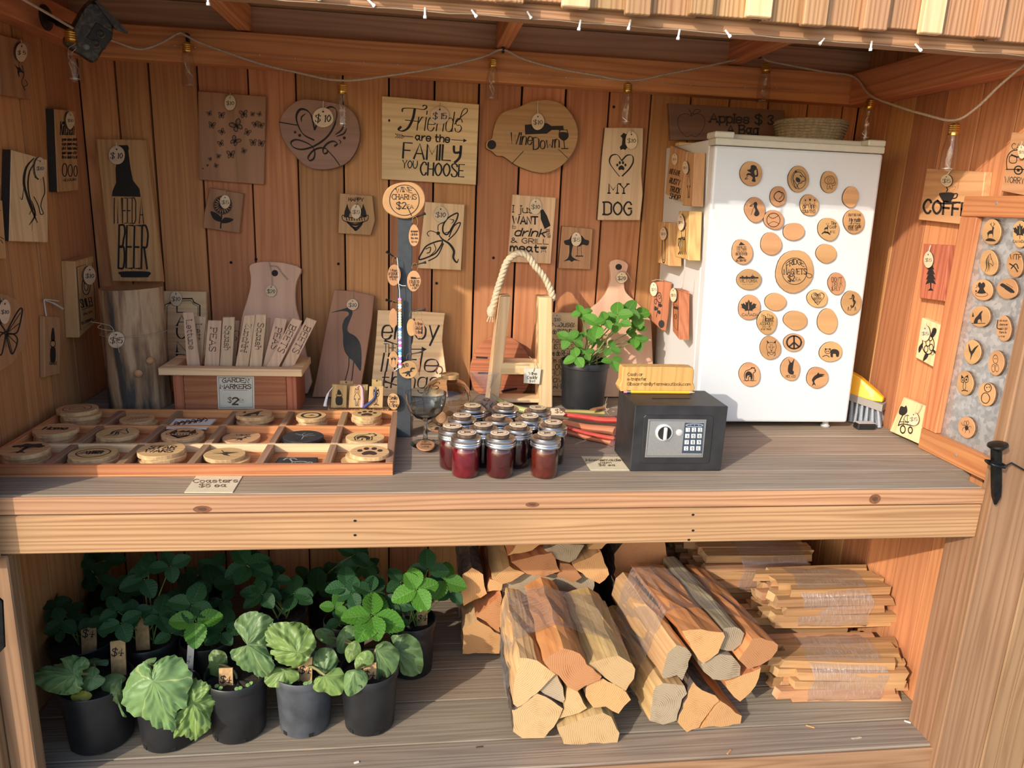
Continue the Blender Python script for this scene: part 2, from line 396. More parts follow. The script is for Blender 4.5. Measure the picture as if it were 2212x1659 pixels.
# cedar cladding and framing
for ax in 'XYZ':
    wood('cedar'+ax,(0.581,0.27,0.116),(0.383,0.151,0.0596),ax,fig=9,scale=6,knots=2.1,var=.42,hue=.017,lines=110,fine=.45)
    wood('fir'+ax,(.47,.29,.15),(.27,.125,.055),ax,fig=9,scale=5,knots=1.3,var=.16,bump=.45,lines=270,fine=.3)
    wood('redfir'+ax,(0.769,0.338,0.146),(0.494,0.174,0.0695),ax,fig=9,scale=6,knots=1.3,var=.1,lines=130)
    wood('orangefir'+ax,(.52,.235,.095),(.36,.12,.045),ax,fig=8,scale=6,knots=.8,var=.1,lines=190)
    wood('pale'+ax,(0.85,0.609,0.352),(0.666,0.425,0.219),ax,fig=7,scale=9,var=.14,bump=.12,lines=70)
    wood('maple2'+ax,(0.75,0.562,0.375),(0.625,0.425,0.263),ax,fig=5,scale=8,var=.1,bump=.08,lines=60)
    wood('pinkmaple'+ax,(0.756,0.482,0.325),(0.621,0.364,0.231),ax,fig=4,scale=5,var=.08,bump=.06,rough=.45,lines=30)
    wood('redcedar'+ax,(0.504,0.18,0.09),(0.288,0.084,0.042),ax,fig=8,scale=9,var=.12,lines=170)
    wood('walnut'+ax,(0.443,0.222,0.118),(0.295,0.136,0.0698),ax,fig=7,scale=7,var=.10,bump=.08,rough=.42,lines=40)
    wood('mauve'+ax,(0.392,0.219,0.15),(0.28,0.15,0.103),ax,fig=5,scale=8,var=.08,bump=.08,rough=.45,lines=20)
    wood('gray'+ax,(0.369,0.281,0.199),(0.194,0.136,0.0921),ax,fig=9,scale=6,knots=1.2,var=.16,gray=.55,bump=.6,rough=.75,lines=130,fine=.55)
    wood('grayish'+ax,(0.408,0.252,0.156),(0.264,0.15,0.09),ax,fig=6,scale=8,var=.14,bump=.4,lines=150)
    wood('alder'+ax,(0.575,0.319,0.156),(0.425,0.213,0.0938),ax,fig=6,scale=8,var=.14,bump=.08,rough=.5,lines=60)
    wood('alder2'+ax,(0.625,0.388,0.163),(0.475,0.25,0.0938),ax,fig=7,scale=8,var=.12,bump=.1,rough=.5,lines=110)
    wood('olivewood'+ax,(0.525,0.362,0.163),(0.388,0.237,0.1),ax,fig=6,scale=12,var=.12,bump=.05,lines=60)
    wood('darkwalnut'+ax,(.17,.09,.055),(.11,.055,.033),ax,fig=7,scale=7,var=.05,bump=.08,rough=.5,lines=40)  # walnut copy with the shade above the fridge put into its colour
    wood('doorwood'+ax,(0.328,0.195,0.109),(0.211,0.109,0.0546),ax,fig=10,scale=5,knots=1.4,var=.14,bump=.6,lines=110)
    wood('ceil'+ax,(0.588,0.372,0.216),(0.392,0.225,0.127),ax,fig=8,scale=6,knots=1.5,var=.25,lines=110)
MAT['mauve']=MAT['mauveX']
plain('burn',(.016,.011,.009),.75)
plain('burn_soft',(.05,.03,.02),.75)
plain('burn_mid',(.085,.04,.02),.75)
plain('char_dark',(.03,.022,.018),.8)
plain('char_gray',(.035,.032,.032),.7,0,.4,nscale=20)
plain('black_steel',(.018,.018,.02),.42,0,.3,nscale=60)
plain('black_plastic',(.014,.015,.016),.38,0,.35,nscale=30,bump=.1)
plain('dark',(.006,.005,.005),.9)
plain('bark',(.10,.06,.04),.9,0,.5,bump=1,nscale=90)
plain('cream_card',(.66,.56,.38),.7,0,.06)
plain('cream_light',(.64,.60,.49),.7,0,.05)
plain('white_card',(.74,.72,.67),.6)
plain('twine',(.42,.34,.24),.95,0,.2,nscale=200)
plain('white_twine',(.66,.62,.57),.9)
plain('soil',(.025,.018,.012),1,0,.6,bump=1,nscale=150)
# ---------------------------------------------------------------- the place
def struct(name,mb,mat,parent=None,**k):
    o=obj(name,mb,mat,parent,**k)
    if parent is None: o['kind']='structure'
    return o
def sroot(name,loc): return empty(name,loc,kind='structure')
g=MB(); g.box(-9,9,-8,9,-.06,0); plain('gravel',(.30,.27,.22),.95,0,.35,nscale=14,bump=.5); struct('ground',g,MAT['gravel'])
# back wall: vertical boards with dark gaps, sheathing behind
wb=sroot('wall_back',(0,YB,ZS))
s=MB(); s.box(XL-.03,XR+.03,YB+.019,YB+.034,.05,2.05); obj('sheathing',s,MAT['dark'],wb)
gx=[XL,-.893,-.800,-.663,-.518,-.379,-.24,-.101,.038,.176,.311,.451,.593,.729,.862,.992,1.125,1.262,1.385,XR]
for i in range(len(gx)-1):
    b=MB(); q=RND.uniform(.0024,.0036); e=RND.uniform(-.0015,.0015)
    b.cbox(gx[i]+q,gx[i+1]-q,YB+e,YB+.018,.08,2.034,.0012); obj('board',b,MAT['cedarZ'],wb)
def side_wall(name,x,sgn,ys):
    w=sroot(name,(x,2.0,ZS))
    s=MB(); xx=sorted((x+sgn*.019,x+sgn*.034)); s.box(xx[0],xx[1],1.5,YB+.03,.05,2.05); obj('sheathing',s,MAT['dark'],w)
    for i in range(len(ys)-1):
        b=MB(); q=.0022; e=RND.uniform(-.001,.001); xx=sorted((x+e,x+sgn*.018))
        b.cbox(xx[0],xx[1],ys[i]+q,ys[i+1]-q,.08,2.034,.001); obj('board',b,MAT['cedarZ'],w)
side_wall('wall_left',XL,-1,[1.46,1.66,1.80,1.93,2.066,2.21,YB])
side_wall('wall_right',XR,1,[1.59,1.72,1.848,1.985,2.118,2.242,YB])
# plates along the top of the walls
def beam(name,*a,ax='X'): 
    b=MB(); b.cbox(*a,.003); return struct(name,b,MAT['redfir'+ax])
beam('trim_1',XL,XR,YB-.062,YB-.001,1.866,1.958)
beam('trim_2',XL+.001,XL+.06,1.55,YB-.064,1.880,1.965,ax='Y')
beam('trim_3',XR-.075,XR-.001,1.60,YB-.064,1.862,1.958,ax='Y')
# blocking above the back plate, roof boards, rafters
b=MB(); b.cbox(XL,XR,YB-.03,YB-.002,1.959,2.034,.002); struct('trim_4',b,MAT['ceilX'])
cl=sroot('ceiling',(0,2,2.03))
y=YB-.001
for wd in (.17,.19,.18,.19,.19):
    b=MB(); b.cbox(XL-.05,XR+.05,y-wd+.002,y,2.035,2.053,.001); obj('board',b,MAT['ceilX'],cl); y-=wd
b=MB(); b.box(XL-.2,XR+.2,1.515,YB+.15,2.056,2.075); obj('roofing',b,MAT['dark'],cl)
for px in (497,1098,1640):
    x=gy(px,60 if px<600 else 105,2.2).x
    b=MB(); b.cbox(x-.019,x+.019,1.5,YB-.031,1.962,2.034,.002); struct('rafter',b,MAT['redfirY'])
# header over the opening: beam, cladding boards and battens
hd=sroot('header',(0,1.5,1.86))
b=MB(); b.cbox(-1.1,1.75,1.515,1.555,1.858,2.034,.003); obj('beam',b,MAT['firX'],hd)
x=-1.05;i=0
while x<1.7:
    wd=RND.uniform(.078,.09); bt=RND.uniform(.045,.055); z0=1.884+RND.uniform(-.006,.004)
    b=MB(); b.cbox(x+.001,x+wd+.02,1.497,1.514,z0,2.25,.0015); obj('board',b,MAT['firZ'],hd)
    z1=z0-RND.uniform(-.004,.012)
    b=MB(); b.cbox(x+wd,x+wd+bt,1.478,1.4965,z1,2.25,.002); obj('batten',b,MAT['paleZ'] if i%3==1 else MAT['firZ'],hd)
    x+=wd+bt-.012; i+=1
# posts beside the opening
def post(name,*a,m='firZ'): b=MB(); b.cbox(*a,.003); return struct(name,b,MAT[m])
post('trim_5',-1.02,-.862,1.462,1.503,.75,1.87)
post('trim_6',-1.02,-.905,1.470,1.508,.05,.755,m='doorwoodZ')
post('trim_7',-.904,-.848,1.496,1.535,.10,.755,m='doorwoodZ')
post('trim_8',1.374,1.4395,1.515,1.60,.05,ZT-.04,m='doorwoodZ')
rp=sroot('door_1',(1.45,1.5,.05))
for x0,x1 in ((1.372,1.508),(1.511,1.64),(1.643,1.78)):
    b=MB(); b.cbox(x0,x1,1.478,1.5135,.05,1.86,.003); obj('board',b,MAT['doorwoodZ'],rp)
# the left door stands open beside the post, outside the picture
lp=sroot('door_2',(-1.1,1.4,.05))
for k in range(3):
    b=MB(); b.cbox(-1.30+k*.14,-1.163+k*.14,1.462,1.49,.05,1.86,.003)
    if k<2: obj('board',b,MAT['firZ'],lp)
# counter: planks, front edge board
ct=empty('counter',(.2,1.9,ZT),'long weathered plank counter with pale front board across the stall','counter')
ys=[1.508,1.630,1.749,1.903,1.909,2.06,2.20,YB-.004]
for a,b_ in zip(ys,ys[1:]):
    if b_-a<.01: continue
    m=MB(); m.cbox(-.99 if a>1.52 else -.985,XR-.003 if a>1.6 else 1.3715,a+.001,b_-.001,ZT-.038,ZT+(0 if a>1.6 else .0005),.0025)
    obj('plank',m,MAT['grayX'],ct)
m=MB(); m.cbox(-.985,1.3715,1.500,1.507,ZT-.0385,ZT-.0005,.001); obj('plank_edge',m,MAT['firX'],ct)
m=MB(); m.cbox(-.985,1.3715,1.500,1.538,.757,ZT-.0415,.003); obj('fascia',m,MAT['firX'],ct)
# low shelf
sh=empty('shelf',(.2,1.9,ZS),'low weathered plank shelf carrying the plant pots and firewood','shelf')
ys=[1.502,1.604,1.768,1.907,2.034,2.16,2.29,YB-.004]
for a,b_ in zip(ys,ys[1:]):
    m=MB(); m.cbox(-.99,XR-.003,a+.002,b_-.002,ZS-.03,ZS,.002); obj('plank',m,MAT['grayX'],sh)
m=MB(); m.cbox(-.99,1.43,1.494,1.5015,.001,ZS-.004,.002); obj('fascia',m,MAT['doorwoodX'],sh)
# stringer low on the back wall under the counter
b=MB(); b.cbox(XL+.002,XR-.002,YB-.04,YB-.002,.555,.62,.002); struct('trim_9',b,MAT['cedarX'])
# knots, screw holes and nail heads on the front boards and back wall
plain('knotwood',(.17,.065,.028),.7,0,.4,nscale=90)
def fleck(par,name,px,py,Y,rx,rz,mat,th=.0004):
    c=gy(px,py,Y); m=MB(); m.prism([V((c.x+rx*math.cos(a*math.pi/8),Y-th,c.z+rz*math.sin(a*math.pi/8))) for a in range(16)],V((0,th,0))); obj(name,m,MAT[mat],par)
for px,py,rx,rz in ((437,1100,.019,.008),(1150,1090,.016,.006),(1890,1078,.015,.0125)): fleck(ct,'knot',px,py,1.4999,rx,rz,'knotwood'); fleck(ct,'knot_heart',px,py,1.4994,rx*.45,rz*.45,'burn_mid')
for px,py in ((767,1125),(767,1156),(1497,1112),(1497,1146),(1488,1166)): fleck(ct,'screw_hole',px,py,1.4999,.0036,.0028,'dark')
for px,py in ((499,567),(731,570),(943,612),(1066,557),(1326,231),(553,560)): fleck(wb,'nail_head',px,py,YB-.0016,.0045,.0045,'dark')
# ---------------------------------------------------------------- engraved motifs (unit space, y up)
def mir(c):
    out=[]
    for k in c:
        out.append(k)
        if k[0] in 'slcfF': out.append((k[0],[(-x,y) for x,y in k[1]])+tuple(k[2:]))
        elif k[0]=='d': out.append((k[0],-k[1])+tuple(k[2:]))
        elif k[0]=='o': out.append((k[0],-k[1])+tuple(k[2:]))
    return out
W=.07
def rays(n,r0,r1,w,a0=0,a1=6.2832): return [('l',[(r0*math.cos(a),r0*math.sin(a)),(r1*math.cos(a),r1*math.sin(a))],w) for a in [a0+(a1-a0)*i/n for i in range(n)]]
MOT={
'bfly':mir([('c',[(.05,.1),(.3,.75),(.75,.95),(.95,.7),(.75,.2),(.4,.02)],.13),('c',[(.05,.0),(.5,-.05),(.7,-.35),(.5,-.8),(.2,-.6)],.13),('l',[(.08,.1),(.8,.8)],.05),('l',[(.08,.08),(.55,.85)],.05),('l',[(.08,.06),(.85,.45)],.05),('l',[(.08,-.05),(.5,-.6)],.05),('l',[(.08,-.05),(.6,-.3)],.05),('s',[(.02,.4),(.12,.7),(.28,.85)],.03)])+[('F',[(0,.45),(.07,.2),(.05,-.4),(0,-.6),(-.05,-.4),(-.07,.2)])],
'paw':[('F',[(0,.1),(.35,-.1),(.55,-.5),(.35,-.8),(0,-.68),(-.35,-.8),(-.55,-.5),(-.35,-.1)]),('d',-.72,.15,.19,.27),('d',.72,.15,.19,.27),('d',-.28,.58,.2,.3),('d',.28,.58,.2,.3)],
'heart':[('s',[(0,.45),(.35,.85),(.8,.7),(.9,.25),(.5,-.35),(0,-.95)],.11,.6),('s',[(0,.45),(-.35,.85),(-.8,.7),(-.9,.25),(-.5,-.35),(0,-.95)],.11,.6)],
'maple':mir([('f',[(0,.95),(.2,.55),(.42,.68),(.36,.2),(.66,.52),(.74,.35),(.98,.38),(.82,.02),(.92,-.08),(.45,-.4),(.5,-.58),(.04,-.5),(.04,.0)])])+[('l',[(0,-.4),(0,-.95)],.08)],
'tree':[('F',[(-.8,.25),(-.9,.55),(-.5,.7),(-.35,.95),(.1,.85),(.5,.95),(.7,.65),(.95,.5),(.75,.2),(.35,.3),(.1,.12),(-.3,.28)]),('f',[(-.12,.3),(.1,.3),(.12,-.5),(.45,-.8),(.1,-.7),(-.05,-.85),(-.15,-.7),(-.5,-.82),(-.12,-.5)]),('s',[(.05,-.1),(.3,.1),(.55,.35)],.06),('s',[(-.05,0),(-.3,.15),(-.5,.35)],.06)],
'swingtree':[('F',[(-.75,.25),(-.85,.5),(-.5,.6),(-.3,.85),(.05,.9),(.4,.85),(.65,.6),(.95,.5),(.85,.2),(.5,.25),(.2,.12),(.0,.28),(-.3,.2)]),('F',[(-.45,.4),(-.2,.35),(-.28,-.1),(-.3,-.5),(.1,-.75),(.4,-.85),(-.1,-.78),(-.3,-.88),(-.5,-.78),(-.9,-.85),(-.6,-.65),(-.48,-.3)]),('l',[(.12,.2),(.1,-.5)],.03),('l',[(.38,.2),(.4,-.5)],.03),('l',[(.0,-.5),(.5,-.5)],.07)],
'pine':[('f',[(0,1),(.14,.75),(.08,.74),(.26,.5),(.14,.5),(.36,.2),(.2,.22),(.44,-.08),(.25,-.06),(.5,-.38),(.3,-.35),(.55,-.65),(.08,-.55),(.06,-.85),(.3,-1),(-.3,-1),(-.06,-.85),(-.08,-.55),(-.55,-.65),(-.3,-.35),(-.5,-.38),(-.25,-.06),(-.44,-.08),(-.2,.22),(-.36,.2),(-.14,.5),(-.26,.5),(-.08,.74),(-.14,.75)])],
'bear':[('c',[(-.75,-.1),(-.55,.35),(-.1,.5),(.2,.65),(.45,.75),(.8,.5),(.75,.25),(.5,.1),(.55,-.3),(.5,-.75),(.2,-.75),(.15,-.35),(-.15,-.35),(-.2,-.75),(-.6,-.75),(-.7,-.4)],.09),('d',.3,.72,.1),('d',.62,.72,.09),('d',.72,.42,.07),('F',[(-.6,-.05),(-.3,.3),(.1,.25),(.4,-.1),(.35,-.7),(.2,-.5),(0,-.2),(-.3,-.2),(-.5,-.6)]),('l',[(-.9,-.78),(.9,-.78)],.05)],
'cougar':[('c',[(-.6,.55),(-.75,.1),(-.55,-.45),(-.15,-.8),(.2,-.8),(.55,-.45),(.72,.1),(.6,.55),(.3,.62),(0,.68),(-.3,.62)],.06),('f',[(-.6,.5),(-.75,.95),(-.35,.68)]),('f',[(.6,.5),(.75,.95),(.35,.68)]),('f',[(-.16,-.25),(.16,-.25),(0,-.45)]),('s',[(0,-.45),(-.2,-.62),(-.38,-.5)],.06),('s',[(0,-.45),(.2,-.62),(.38,-.5)],.06),('f',[(-.5,.2),(-.2,.08),(-.28,.0)]),('f',[(.5,.2),(.2,.08),(.28,0)]),('l',[(-.12,.5),(-.16,-.2)],.05),('l',[(.12,.5),(.16,-.2)],.05),('s',[(-.5,-.5),(-.6,-.8),(-.4,-1)],.08),('s',[(.5,-.5),(.6,-.8),(.4,-1)],.08)],
'cougside':[('o',0,0,.9,.95,.05),('s',[(-.5,.65),(-.2,.75),(.2,.7),(.5,.4),(.78,.1),(.72,-.15),(.4,-.2),(.35,-.35),(.0,-.4),(-.25,-.8)],.08),('s',[(-.5,.65),(-.7,.2),(-.6,-.4),(-.35,-.9)],.09),('f',[(-.5,.6),(-.42,.95),(-.1,.72)]),('F',[(-.3,.2),(.1,.1),(.2,-.2),(-.1,-.3),(-.35,-.1)]),('l',[(.15,.4),(.4,.25)],.1),('s',[(-.6,-.1),(-.3,-.5),(0,-.9)],.07)],
'lion':[('c',blob(0,.2,.62,.62,3,14,.25),.07),('c',blob(0,.2,.34,.36,4,10,.1),.05),('d',-.12,.28,.05),('d',.12,.28,.05),('f',[(-.09,.15),(.09,.15),(0,.03)]),('s',[(-.35,-.35),(-.4,-.9),(-.1,-.85),(-.05,-.5)],.06),('s',[(.35,-.35),(.4,-.9),(.1,-.85),(.05,-.5)],.06),('s',[(.4,-.5),(.8,-.4),(.85,0)],.06)],
'fish':[('F',[(-.75,-.1),(-.35,.5),(.3,.72),(.9,.62),(.55,.45),(.85,.4),(.3,.25),(-.2,.0),(-.45,-.35),(-.25,-.9),(-.5,-.75),(-.75,-.95),(-.62,-.5)]),('s',[(-.4,.0),(0,.35),(.4,.45)],.05),('f',[(-.2,.55),(.1,.95),(.2,.65)])],
'frogsit':[('F',[(-.1,.75),(.3,.8),(.6,.6),(.5,.35),(.3,.2),(.4,-.2),(.6,-.1),(.55,.4),(.7,.4),(.75,-.3),(.4,-.4),(.45,-.85),(.0,-.8),(.1,-.45),(-.3,-.2),(-.7,-.25),(-.5,0),(-.1,.0),(-.6,.3),(-.2,.4)]),('s',[(-.5,-.3),(-.85,-.6),(-.5,-.55)],.07)],
'frog':[('F',[(-.45,.75),(-.2,.9),(0,.72),(.2,.9),(.45,.75),(.5,.4),(.3,.15),(.4,-.1),(.6,-.4),(.2,-.5),(-.2,-.5),(-.6,-.4),(-.4,-.1),(-.3,.15),(-.5,.4)]),('o',0,-.6,.85,.28,.05),('s',[(-.8,.2),(-.6,.35),(-.7,.55)],.06),('d',-.75,-.2,.12)],
'horse':[('s',[(-.6,-.95),(-.3,-.4),(-.35,.2),(0,.75),(.3,.95)],.2,.5,1),('s',[(-.3,-.95),(0,-.45),(-.1,.2),(.15,.7)],.14,.5,1),('s',[(0,-.9),(.2,-.45),(.05,.1),(.3,.55)],.09,.5,1),('s',[(.3,.95),(.35,.65),(.55,.3),(.75,-.1),(.62,-.3),(.45,-.15),(.25,-.05)],.07),('d',.38,.38,.05)],
'sunflower':rays(18,.38,.85,.09)+[('c',[((.62+.28*(i%2))*math.cos(i*math.pi/18),(.62+.28*(i%2))*math.sin(i*math.pi/18)) for i in range(36)],.05),('d',0,0,.36)],
'rose':[('c',blob(.1,.55,.38,.36,5,12,.15),.07),('s',[(-.1,.6),(.1,.75),(.3,.6),(.15,.45),(.05,.55)],.06),('s',[(.05,.2),(-.1,-.4),(-.3,-.95)],.07),('F',[(-.02,0),(.3,.1),(.55,-.1),(.2,-.2)]),('F',[(-.1,-.3),(-.5,-.1),(-.6,-.4),(-.3,-.45)]),('F',[(-.15,-.5),(.2,-.45),(.3,-.7),(.0,-.7)]),('c',blob(-.4,.25,.18,.18,6,8,.15),.06)],
'turtle':[('c',blob(0,0,.55,.62,9,12,.06),.07),('c',blob(0,.1,.2,.22,2,7,.05),.06),('c',blob(-.25,-.25,.18,.2,2,7,.05),.06),('c',blob(.25,-.25,.18,.2,3,7,.05),.06),('c',blob(.3,.3,.15,.15,3,7,.05),.06),('F',[(.35,.5),(.7,.85),(.95,.75),(.85,.5),(.5,.3)]),('F',[(-.45,.2),(-.9,.0),(-.95,-.35),(-.6,-.1)]),('F',[(.4,-.4),(.75,-.7),(.85,-.95),(.5,-.7)]),('F',[(-.35,-.5),(-.7,-.9),(-.35,-.85),(-.1,-.65)])],
'owl':[('o',-.25,.35,.24,.26,.08),('o',.3,.4,.3,.32,.08),('d',-.22,.35,.1),('d',.3,.4,.13),('f',[(-.5,.55),(-.45,.95),(-.1,.65)]),('f',[(.1,.7),(.55,.95),(.6,.6)]),('s',[(-.1,.1),(-.2,-.4),(0,-.8),(.2,-.4),(.15,.1)],.07),('s',[(-.4,-.85),(0,-.78),(.5,-.88)],.1)],
'bee':[('F',[(-.2,.1),(.2,.2),(.4,-.2),(.1,-.45),(-.2,-.3)]),('o',-.2,.5,.22,.3,.06),('o',.25,.55,.2,.28,.06),('s',[(-.3,0),(-.6,-.2),(-.7,-.5)],.06),('s',[(.3,-.3),(.6,-.5),(.55,-.8)],.06),('s',[(.4,0),(.75,.1),(.9,-.1)],.06),('s',[(-.3,.2),(-.7,.3),(-.85,.6)],.06),('l',[(-.1,-.4),(-.2,-.8)],.06)],
'seahorse':[('s',[(-.35,.35),(0,.4),(.1,.75),(.3,.55),(.2,.25),(.35,-.05),(.25,-.4),(.0,-.55),(-.15,-.4),(0,-.35)],.22,None,1),('s',[(-.6,-.9),(-.5,-.5),(-.4,-.9)],.06),('s',[(.4,-.9),(.5,-.5),(.6,-.9)],.06),('l',[(-.2,-.9),(-.1,-.65)],.06),('s',[(.35,.2),(.55,.0),(.4,-.2)],.1)],
'deer':[('F',[(-.55,-.1),(-.2,.15),(.15,.2),(.25,.5),(.5,.45),(.4,.25),(.35,-.1),(.3,-.6),(.18,-.2),(-.3,-.25),(-.45,-.7),(-.5,-.3)]),('s',[(.25,.5),(.0,.75),(.1,.95)],.06),('s',[(.3,.52),(.5,.8),(.4,.98)],.06),('l',[(.05,.7),(-.15,.85)],.05),('l',[(.45,.75),(.65,.85)],.05),('F',[(-.8,-.9),(-.4,-.65),(.3,-.7),(.7,-.95)])],
'howl':[('F',[(-.7,-.75),(-.5,-.2),(-.1,.2),(.2,.55),(.55,.75),(.45,.5),(.35,.3),(.4,-.1),(.35,-.7),(.2,-.3),(-.1,-.4),(-.2,-.75)]),('l',[(-.95,-.8),(.9,-.8)],.08),('f',[(-.8,.6),(-.65,0),(-.95,0)])],
'penguins':[('c',blob(.1,.45,.42,.45,5,12,.05),.07),('c',blob(-.25,-.5,.28,.4,6,10,.05),.06),('c',blob(.35,-.5,.28,.4,7,10,.05),.06),('d',0,.5,.06),('d',.25,.5,.06),('d',-.3,-.3,.05),('d',.35,-.3,.05)],
'swallow':[('F',[(-.1,.1),(.3,.45),(.9,.75),(.5,.3),(.25,-.05),(.05,-.25),(-.3,-.9),(-.2,-.3),(-.45,.2),(-.5,.9),(-.25,.4)])],
'duck':[('F',[(-.1,.75),(.2,.85),(.4,.6),(.3,.3),(.45,.0),(.7,-.5),(.3,-.8),(-.1,-.6),(.1,-.1),(-.1,.3)]),('s',[(-.1,.65),(-.5,.5),(-.7,.35),(-.3,.4)],.08),('s',[(-.1,.3),(-.3,-.1),(-.5,-.6)],.06)],
'baseball':[('o',0,0,.92,.92,.09),('s',[(-.75,.55),(-.1,.2),(.7,.6)],.06),('s',[(-.7,-.55),(.0,-.2),(.8,-.5)],.06)]+[('l',[(-.6+.28*i,.38-.03*i+.06*(i-2)**2),(-.55+.28*i,.2+.06*(i-2)**2)],.05) for i in range(5)],
'peace':[('o',0,0,.85,.85,.2),('l',[(0,.85),(0,-.85)],.2),('l',[(0,0),(.6,-.6)],.2),('l',[(0,0),(-.6,-.6)],.2)],
'wineglass':[('s',[(-.45,.9),(-.4,.2),(0,-.05),(.4,.2),(.45,.9)],.1),('F',[(-.38,.45),(.38,.45),(.3,.15),(0,0),(-.3,.15)]),('l',[(0,0),(0,-.8)],.1),('l',[(-.3,-.85),(.3,-.85)],.1)],
'bottle':[('F',[(-.12,1),(.12,1),(.12,.45),(.3,.2),(.3,-1),(-.3,-1),(-.3,.2),(-.12,.45)])],
'skyline':[('f',[(-1,-.2),(-1,.1),(-.8,.1),(-.8,.3),(-.6,.3),(-.6,.12),(-.35,.12),(-.25,.4),(-.15,.12),(.2,.12),(.2,.3),(.35,.3),(.38,.75),(.44,.3),(.6,.25),(.6,.1),(1,.1),(1,-.2)])],
'donkey':[('F',[(-.35,.2),(-.2,.5),(-.35,.95),(-.05,.6),(.15,.6),(.45,1),(.35,.45),(.3,.1),(.25,-.3),(.4,-.45),(.3,-.75),(-.15,-.7),(-.4,-.4)])],
'dino':[('F',[(-1,-.35),(-.45,-.1),(.0,.1),(.25,.15),(.3,.5),(.55,.75),(.95,.65),(.9,.45),(.6,.42),(.5,.2),(.65,.0),(.5,-.05),(.35,-.1),(.2,-.35),(.35,-.85),(.1,-.85),(.0,-.5),(-.2,-.85),(-.4,-.85),(-.2,-.45),(-.5,-.35)])],
'otter':[('F',[(-.9,.35),(-.6,.6),(-.1,.35),(.5,-.05),(.9,-.5),(.7,-.65),(.2,-.4),(-.4,.0)]),('l',[(-.3,-.1),(.5,-.65)],.07),('l',[(-.1,.55),(.7,.05)],.05)],
'panda':[('F',[(.0,.3),(.5,.4),(.85,.1),(.8,-.5),(.55,-.5),(.5,-.2),(.2,-.2),(.2,-.55),(-.05,-.5)]),('o',-.35,.15,.3,.28,.07),('d',-.58,.42,.1),('d',-.12,.42,.1),('d',-.45,.15,.07),('d',-.25,.15,.07),('s',[(-.9,-.5),(-.5,-.35),(-.2,-.55)],.09)],
'tractor':[('o',-.35,-.6,.24,.24,.1),('o',.4,-.65,.2,.2,.1),('s',[(-.8,-.35),(-.3,-.25),(.75,-.35),(.8,.0)],.07),('l',[(-.7,-.1),(.6,-.15)],.05),('F',[(-.75,.45),(-.55,.9),(-.2,.85),(.0,.95),(.1,.55),(-.3,.3)]),('s',[(-.3,.4),(-.6,0),(-.8,-.35)],.09),('l',[(-.3,.1),(-.3,-.3)],.05),('l',[(.1,.3),(.1,-.3)],.05),('o',.1,.1,.3,.22,.05)],
'camper':[('s',[(-.9,-.45),(-.9,.25),(-.55,.75),(.3,.8),(.9,.75),(.95,-.45)],.06),('l',[(-.95,-.45),(1,-.45)],.06),('o',-.15,-.5,.26,.26,.08),('d',-.15,-.5,.1),('c',[(-.7,.0),(-.7,.4),(-.3,.4),(-.3,0)],.05),('s',[(-.6,.5),(-.2,.35),(.3,.5),(.8,.4)],.09)],
'cup':[('F',[(-.75,.35),(.6,.35),(.5,-.25),(.2,-.6),(-.35,-.6),(-.65,-.2)]),('s',[(.6,.25),(.95,.25),(.85,-.15),(.45,-.25)],.12),('F',[(-1,-.68),(.9,-.68),(.5,-.85),(-.6,-.85)]),('s',[(-.1,.5),(.0,.7),(-.08,.95)],.1)],
'octopus':[('c',blob(.1,.45,.4,.45,5,12,.1),.07)]+[('s',[(-.3+.17*i,.1),(-.7+.3*i,-.3),(-.5+.25*i,-.7),(-.8+.35*i,-.9)],.1) for i in range(5)]+[('s',[(-.4,0),(-.8,.0),(-.85,-.4)],.09),('s',[(.3,.6),(.6,.9),(.5,1)],.06)],
'penguin':[('s',[(-.2,.95),(-.3,.5),(-.45,0),(-.4,-.7),(0,-.95),(.4,-.7),(.45,0),(.3,.5),(.2,.95)],.08),('s',[(-.3,.5),(-.2,-.6),(0,-.8),(.2,-.6),(.3,.5)],.05)],
'cactus':[('F',[(-.15,.9),(.15,.9),(.35,.4),(.2,.2),(-.2,.2),(-.35,.4)]),('o',0,.05,.45,.2,.08),('F',[(-.4,-.2),(.4,-.2),(.4,-.95),(-.4,-.95)])],
'grill':[('F',[(-.9,.5),(.9,.5),(.6,0),(-.6,0)]),('l',[(-1,.7),(1,.7)],.1),('l',[(-.4,0),(-.7,-1)],.12),('l',[(.4,0),(.7,-1)],.12),('l',[(0,0),(0,-.6)],.1),('l',[(-.6,-.6),(.6,-.6)],.08)],
'apple':[('c',[(0,.5),(.35,.62),(.8,.5),(.95,.1),(.8,-.45),(.35,-.9),(0,-.8),(-.35,-.9),(-.8,-.45),(-.95,.1),(-.8,.5),(-.35,.62)],.035),('s',[(0,.45),(-.03,.7),(-.15,.9)],.05),('s',[(.05,.6),(.3,.9),(.65,.85),(.4,.65),(.05,.6)],.04)],
'glasses':[('s',[(-.8,.7),(-.7,.1),(-.3,.2),(-.1,.6),(-.4,.75)],.08),('l',[(-.55,.1),(-.7,-.8)],.07),('s',[(.8,.7),(.7,.1),(.3,.2),(.1,.6),(.4,.75)],.08),('l',[(.55,.1),(.7,-.8)],.07),('F',[(-.7,.45),(-.2,.55),(-.4,.2),(-.65,.15)]),('F',[(.7,.45),(.2,.55),(.4,.2),(.65,.15)])],
'stump':[('F',[(-.35,.5),(-.1,.75),(.2,.6),(.45,.3),(.2,.15),(-.3,.2)]),('F',[(-.6,-.1),(.6,-.1),(.55,-.9),(-.55,-.9)]),('o',0,.1,.6,.16,.08)],
